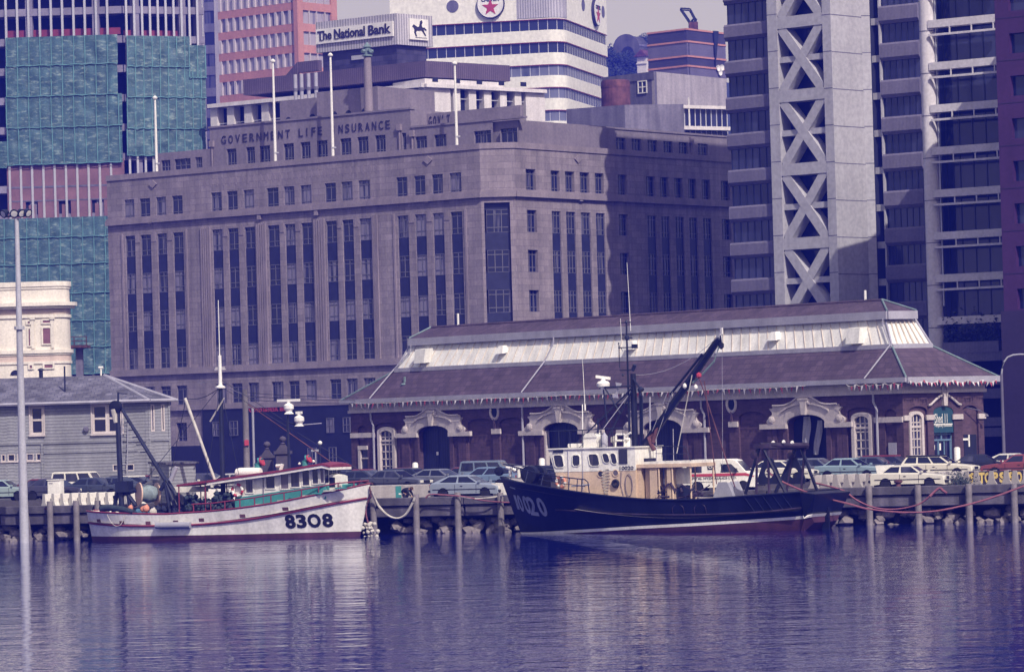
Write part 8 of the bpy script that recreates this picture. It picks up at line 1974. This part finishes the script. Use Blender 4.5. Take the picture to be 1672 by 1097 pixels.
    a=DF.a(1467,800,-.9); p=DF.w(a,DZ,-.9); m=MB(); m.lathe([(.24,0),(.15,.1),(.13,.35),(.24,.42),(.26,.5),(.1,.55)],p,12); solo(m,'mooring_bollard',rust,'squat rusty mooring bollard on the kerb beside the white sedan','bollard',p,smooth=40)
barrier_white=M('white_barrier_paint',(.66,.63,.6),.8,.08,.8,.01,8,streak=.12); concrete_pale=M('pale_barrier_concrete',(.4,.37,.37),.85,.15,.8,.015,8,streak=.2); yellow_paint=M('yellow_letter_paint',(.62,.46,.14),.6,.15,2)
barriers()
def lamps():
    # floodlight mast on the left wharf face
    p=at(40,884,222.0); p.z=-1; top=at(28.5,356,p.y); r=thing('floodlight_mast','tall pale grey mast with four floodlights at the left picture edge','mast',(p.x,p.y,0))
    m=MB(); m.tube([Vector((p.x,p.y,-1.2)),Vector((p.x,p.y,9)),Vector((p.x,p.y,top.z))],.3,12,.13); m.build('pole',mast_grey,r,smooth=50)
    m=MB(); m.tube([Vector((p.x-.75,p.y-.1,top.z+.1)),Vector((p.x+.75,p.y-.1,top.z+.1))],.06,6); m.build('crossarm',navy_steel,r)
    for dx,d in ((-.72,(-.6,-.6,-.4)),(-.12,(.1,-.8,-.4)),(.32,(.5,-.7,-.45)),(.7,(.7,-.5,-.4))):
        c=Vector((p.x+dx,p.y-.2,top.z+.28)); ax=Vector(d).normalized(); m=MB(); m.lathe([(.05,-.3),(.16,-.26),(.26,.0),(.28,.1)],c,14,ax); f=m.build('floodlight',navy_steel,r,smooth=40); m=MB(); m.lathe([(.25,.09),(.2,.1),(.01,.11)],c,14,ax); m.build('lens',lamp_glass,f)
    m=MB(); m.lathe([(.31,0),(.31,.2)],(p.x,p.y,at(33,538,p.y).z),12); m.build('mast_collar',mast_grey,r)
    for px,yt,n in ((52,828,.0),(46,818,.1)):
        a=DF.a(px,850,n+.3); q=DF.w(a,-1,n+.3); m=MB(); m.tube([q,Vector((q.x-.35,q.y,DF.z(px,yt,n)))],.13,7); solo(m,'brace_pile',timber_p if px==52 else timber_w,'leaning timber brace at the foot of the floodlight mast','pile',q,'mast brace timbers',smooth=50)
    # swan-neck street lamp at the right
    p=at(1638,700,236); p.z=2.05; t=at(1640,610,236); r=thing('street_lamp','grey swan neck street lamp by the plum block at the right','street lamp',p)
    m=MB(); m.tube([p,Vector((p.x,p.y,t.z))],.12,10,.09); m.build('post',concrete_d,r,smooth=50)
    pts=[(1638,612),(1639,602),(1642,591),(1648,583),(1657,579.5),(1668,578.5),(1680,578.5)]; q=[at(x,y,236) for x,y in pts]; dx=p.x-q[0].x; q=[v+Vector((dx,0,0)) for v in q]; m=MB(); m.tube(q,.06,7); m.build('swan_neck',grey_paint,r,smooth=60)
    m=MB(); e=q[-1]; m.box(e.x-.1,e.x+.7,e.y-.15,e.y+.15,e.z-.08,e.z+.1); m.build('lantern',alu,r)
    # timber power pole, second thin pole, street wires
    p=at(403,760,262); p.z=2.05; t=at(398.5,636,262); r=thing('power_pole','weathered timber power pole in front of the dark shop front','pole',p); m=MB(); m.tube([p,Vector((p.x,p.y,t.z))],.26,10,.2); m.build('post',timber_p,r,smooth=50); m=MB(); m.tube([Vector((p.x,p.y,t.z-.4)),Vector((p.x-2.2,p.y,t.z+.6)),Vector((p.x-2.9,p.y,t.z+.6))],.03,6); m.box(p.x-3.3,p.x-2.8,p.y-.06,p.y+.06,t.z+.54,t.z+.62); m.build('lamp_arm',concrete_d,r); m=MB(); m.box(p.x-.1,p.x+.2,p.y-.35,p.y-.2,at(404,727,262).z,at(404,718,262).z); m.build('red_marker',sign_red,r)
    p2=at(415,765,258); p2.z=2.05; m=MB(); m.tube([p2,Vector((p2.x,p2.y,at(414,665,258).z))],.09,8); solo(m,'sign_pole',grey_paint,'thin grey pole right of the timber power pole','pole',p2,smooth=50)
    for k in range(3):
        m=MB(); A=Vector((p.x,p.y,t.z-.2-.25*k)); B=at(760,640+k*4,300); m.tube([A.lerp(B,i/10)-Vector((0,0,.8*4*(i/10)*(1-i/10)*.5)) for i in range(11)],.02,4); solo(m,'overhead_wire',navy_steel,'thin overhead wire running from the timber power pole','wire',A,'overhead wires')
    # stone gate piers with ball finials, globe lamp
    for x,yt,D,w,lab in ((437,713,262,.42,'shorter dark stone gate pier with ball finial'),(463,702,260,.5,'taller dark stone gate pier with ball finial')):
        p=at(x,770,D); p.z=2.05; T=at(x,yt,D); h=T.z-2.05; r=thing('gate_pier',lab+' in front of the shop front','gate pier',p)
        m=MB(); m.box(p.x-w,p.x+w,p.y-w,p.y+w,2.05,2.05+h*.62); m.build('shaft',stone_dark,r,bevel=.04); m=MB(); m.box(p.x-w*1.25,p.x+w*1.25,p.y-w*1.25,p.y+w*1.25,2.05+h*.62,2.05+h*.67); m.prism([(-w,0),(w,0),(w*.3,h*.1),(-w*.3,h*.1)],lambda a,b,c:Vector((p.x+a,p.y+c,2.05+h*.67+b)),-w*.6,w*.6); m.build('cap',stone_dark,r); m=MB(); m.lathe([(.1,0),(.18,.06),(.1,.14),(.22,.28),(.26,.4),(.18,.54),(.02,.6)],(p.x,p.y,2.05+h*.77),14); m.build('ball_finial',stone_dark,r,smooth=50)
    p=at(523,768,258); p.z=2.05; t=at(522.5,723,258); r=thing('globe_lamp','short street lamp with one white globe by the dark shop front','street lamp',p); m=MB(); m.tube([p,Vector((p.x,p.y,t.z))],.07,8); m.build('post',navy_steel,r); m=MB(); m.lathe([(.02,0),(.13,.07),(.16,.16),(.13,.26),(.02,.32)],t-Vector((0,0,.16)),14); m.build('globe',white_paint,r,smooth=50)
    F=Face(at(500,735,266),at(570,735,266)); m=MB(); m.fbox(F,F.a(508,735),F.a(522,735),F.z(515,737),F.z(515,733.5),-.05,0); m.tube([F.w(F.a(515,735),2.05,-.03),F.w(F.a(515,735),F.z(515,737),-.03)],.04,6); solo(m,'street_sign',grey_paint,'small pale street sign left of the brick shed','sign',F.w(0,2.05))
mast_grey=M('pale_mast_paint',(.42,.42,.47),.6,.1,.6,streak=.12); stone_dark=M('dark_gate_stone',(.075,.065,.09),.9,.25,1,.03,6)
lamps()
# ---- the person bending over the wharf kerb
def person():
    base=DF.w(DF.a(665,806,-.75),DZ,-.75); R=thing('person','person in a dark jacket crouching over the wharf kerb, handling the mooring rope','person',base)
    U,N=DF.u,DF.n
    P=lambda a,n,z: base+U*a+N*n+Vector((0,0,z))
    def skin(nm,verts,edges,mat,root=0):
        me=bpy.data.meshes.new(nm); off=WORLD[R.name]; me.from_pydata([P(*v[:3])-off for v in verts],edges,[]); o=bpy.data.objects.new(nm,me); COL.objects.link(o); o.parent=R
        s=o.modifiers.new('skin','SKIN'); s.use_smooth_shade=True
        for i,v in enumerate(verts): sv=me.skin_vertices[0].data[i]; sv.radius=(v[3],v[3]); sv.use_root=(i==root)
        ss=o.modifiers.new('sub','SUBSURF'); ss.levels=1; ss.render_levels=2; me.materials.append(mat); return o
    # body: pelvis, bent spine, neck, head, arms reaching forward and down, folded legs
    V=[(-.32,-.05,.42,.15),(-.16,0,.58,.15),(.06,.03,.7,.17),(.18,.05,.7,.07),(.3,.07,.7,.105),(.37,.08,.66,.085),
       (.1,.24,.64,.06),(.2,.3,.42,.045),(.36,.26,.26,.036),(.42,.25,.22,.04),(.1,-.16,.64,.06),(.22,-.2,.42,.045),(.38,-.05,.26,.036),(.43,-.02,.22,.04),
       (-.02,.18,.38,.085),(-.2,.2,.1,.055),(-.06,.22,.05,.045),(0,-.2,.38,.085),(-.2,-.2,.1,.055),(-.06,-.22,.05,.045)]
    E=[(0,1),(1,2),(2,3),(3,4),(4,5),(2,6),(6,7),(7,8),(8,9),(2,10),(10,11),(11,12),(12,13),(0,14),(14,15),(15,16),(0,17),(17,18),(18,19)]
    skin('body',V,E,skin_m)
    J=[(-.34,-.05,.44,.17),(-.18,0,.6,.18),(.05,.03,.72,.19),(.14,.05,.72,.1),(.1,.25,.65,.085),(.2,.31,.43,.066),(.33,.27,.28,.052),(.1,-.17,.65,.085),(.22,-.21,.43,.066),(.35,-.07,.28,.052)]
    skin('jacket',J,[(0,1),(1,2),(2,3),(2,4),(4,5),(5,6),(2,7),(7,8),(8,9)],jacket_m)
    T=[(-.36,-.05,.38,.17),(-.02,.18,.36,.105),(-.2,.2,.1,.075),(0,-.2,.36,.105),(-.2,-.2,.1,.075)]
    skin('trousers',T,[(0,1),(1,2),(0,3),(3,4)],trouser_m)
    off=WORLD[R.name]
    h=MB(); c=P(.3,.07,.73); h.lathe([(.01,.1),(.08,.085),(.115,.03),(.118,-.03),(.1,-.07)],c,14,Vector((-.2*U.x,-.2*U.y,1))); h.build('hair',hair_m,R,smooth=60)
    for s in (1,-1):
        m=MB(); m.loft([[P(-.14+.2*t,.2*s+w,.0+zz) for w,zz in ((-.045,0),(.045,0),(.04,.06*(1.2-t)),(-.04,.06*(1.2-t)))] for t in (0,.5,1)]); m.build('shoe',car_black,R)
        # five fingers on each hand, curled round the rope
        hx=(.42,.25,.22) if s>0 else (.43,-.02,.22)
        f=MB()
        for k in range(5):
            o=-.03+.016*k; l=(.055,.07,.075,.07,.055)[k]; b=P(hx[0]+.02,hx[1]+o,hx[2]); f.tube([b,b+U*l*.6-Vector((0,0,.02)),b+U*l*.7-Vector((0,0,l))],.009,5,.007)
        f.build('fingers',skin_m,R,stuff=True)
    m=MB(); m.tube([P(.4,.1,.66),P(.47,.13,.63)],.03,6,.016); m.build('nose',skin_m,R)
    m=MB(); m.box(*sorted((P(-.5,.1,0).x,P(-.36,.1,0).x)),P(-.4,.2,0).y-.02,P(-.4,.2,0).y+.02,DZ+.38,DZ+.46); m.build('jacket_hem',white_paint,R)
skin_m=M('skin',(.42,.25,.19),.6,.05,3); jacket_m=M('black_jacket',(.015,.016,.03),.85,.15,4); trouser_m=M('dark_trousers',(.02,.022,.045),.85,.15,4); hair_m=M('brown_hair',(.07,.035,.025),.8,.2,8)
person()
for T_ in TPL.values():
    for ch in list(T_.children_recursive): bpy.data.objects.remove(ch)
    bpy.data.objects.remove(T_)
# ================================================================ camera, light, air
cam = bpy.data.cameras.new('camera'); co = bpy.data.objects.new('camera', cam); COL.objects.link(co)
F0 = Vector((0, cos(AL), sin(AL))); U0 = Vector((0, -sin(AL), cos(AL))); R0 = Vector((1,0,0))
cr, sr = cos(ROLL), sin(ROLL)
Rr = R0*cr - U0*sr; Uu = R0*sr + U0*cr
mw = Matrix(((Rr.x,Uu.x,-F0.x,0),(Rr.y,Uu.y,-F0.y,0),(Rr.z,Uu.z,-F0.z,CH),(0,0,0,1)))
co.matrix_world = mw
cam.sensor_width = 36; cam.sensor_fit = 'HORIZONTAL'; cam.lens = FPX/1672*36; cam.clip_start = 1; cam.clip_end = 6000
SC.camera = co
SAZ, SEL = radians(64), radians(44)
sd = Vector((cos(SAZ)*cos(SEL), -sin(SAZ)*cos(SEL), sin(SEL)))
sl = bpy.data.lights.new('sun', 'SUN'); so = bpy.data.objects.new('sun', sl); COL.objects.link(so)
sl.energy = 4.4; sl.angle = radians(.5); sl.color = (1,.92,.78)
so.rotation_euler = (-sd).to_track_quat('-Z','Y').to_euler()
W = bpy.data.worlds.new('World'); SC.world = W; W.use_nodes = True
nt = W.node_tree; bg = nt.nodes['Background']; sky = nt.nodes.new('ShaderNodeTexSky')
sky.sky_type = 'NISHITA'; sky.sun_disc = False; sky.sun_elevation = SEL; sky.sun_rotation = atan2(sd.x, sd.y)
sky.air_density = 1.0; sky.dust_density = 3.0; sky.ozone_density = 1.0
hv = nt.nodes.new('ShaderNodeMix'); hv.data_type = 'RGBA'; hv.blend_type = 'MULTIPLY'; hv.inputs['Factor'].default_value = 1
nt.links.new(sky.outputs[0], hv.inputs['A']); hv.inputs['B'].default_value = (1.25,1.12,1.1,1)
# pale hazy band of sky above the horizon, clear sky overhead
wt = nt.nodes.new('ShaderNodeTexCoord'); ws = nt.nodes.new('ShaderNodeSeparateXYZ'); nt.links.new(wt.outputs['Generated'], ws.inputs[0])
wr = nt.nodes.new('ShaderNodeMapRange'); wr.interpolation_type = 'SMOOTHSTEP'; wr.inputs['From Min'].default_value = .04; wr.inputs['From Max'].default_value = .5; wr.inputs['To Min'].default_value = .9; wr.inputs['To Max'].default_value = .15
nt.links.new(ws.outputs['Z'], wr.inputs['Value'])
wm = nt.nodes.new('ShaderNodeMix'); wm.data_type = 'RGBA'; nt.links.new(wr.outputs[0], wm.inputs['Factor']); nt.links.new(hv.outputs['Result'], wm.inputs['A']); wm.inputs['B'].default_value = (9.4,8.2,5.2,1)
nt.links.new(wm.outputs['Result'], bg.inputs['Color']); bg.inputs['Strength'].default_value = .1
# thin haze over the harbour, its strong blue added to lift the darks
if HAZE:
    hz = MB(); hz.box(-760,760,-130,1015,-3.5,150); ho = hz.build('haze', [], None); ho['kind'] = 'stuff'
    hm = bpy.data.materials.new('harbour_haze'); hm.use_nodes = True; n2 = hm.node_tree
    n2.nodes.remove(n2.nodes['Principled BSDF']); pv = n2.nodes.new('ShaderNodeVolumePrincipled')
    pv.inputs['Color'].default_value = (.04,.065,1.0,1); pv.inputs['Density'].default_value = HAZE; pv.inputs['Anisotropy'].default_value = 0
    n2.links.new(pv.outputs[0], n2.nodes['Material Output'].inputs['Volume']); ho.data.materials.append(hm)
    hm.cycles.homogeneous_volume = True if hasattr(hm.cycles, 'homogeneous_volume') else None
SC.view_settings.view_transform = 'Standard'; SC.view_settings.look = 'None'; SC.view_settings.exposure = .18; SC.view_settings.gamma = 1
SC.cycles.max_bounces = 5; SC.cycles.diffuse_bounces = 2; SC.cycles.glossy_bounces = 3; SC.cycles.transmission_bounces = 3; SC.cycles.volume_bounces = 0
SC.cycles.use_denoising = True
SC.cycles.caustics_reflective = False; SC.cycles.caustics_refractive = False
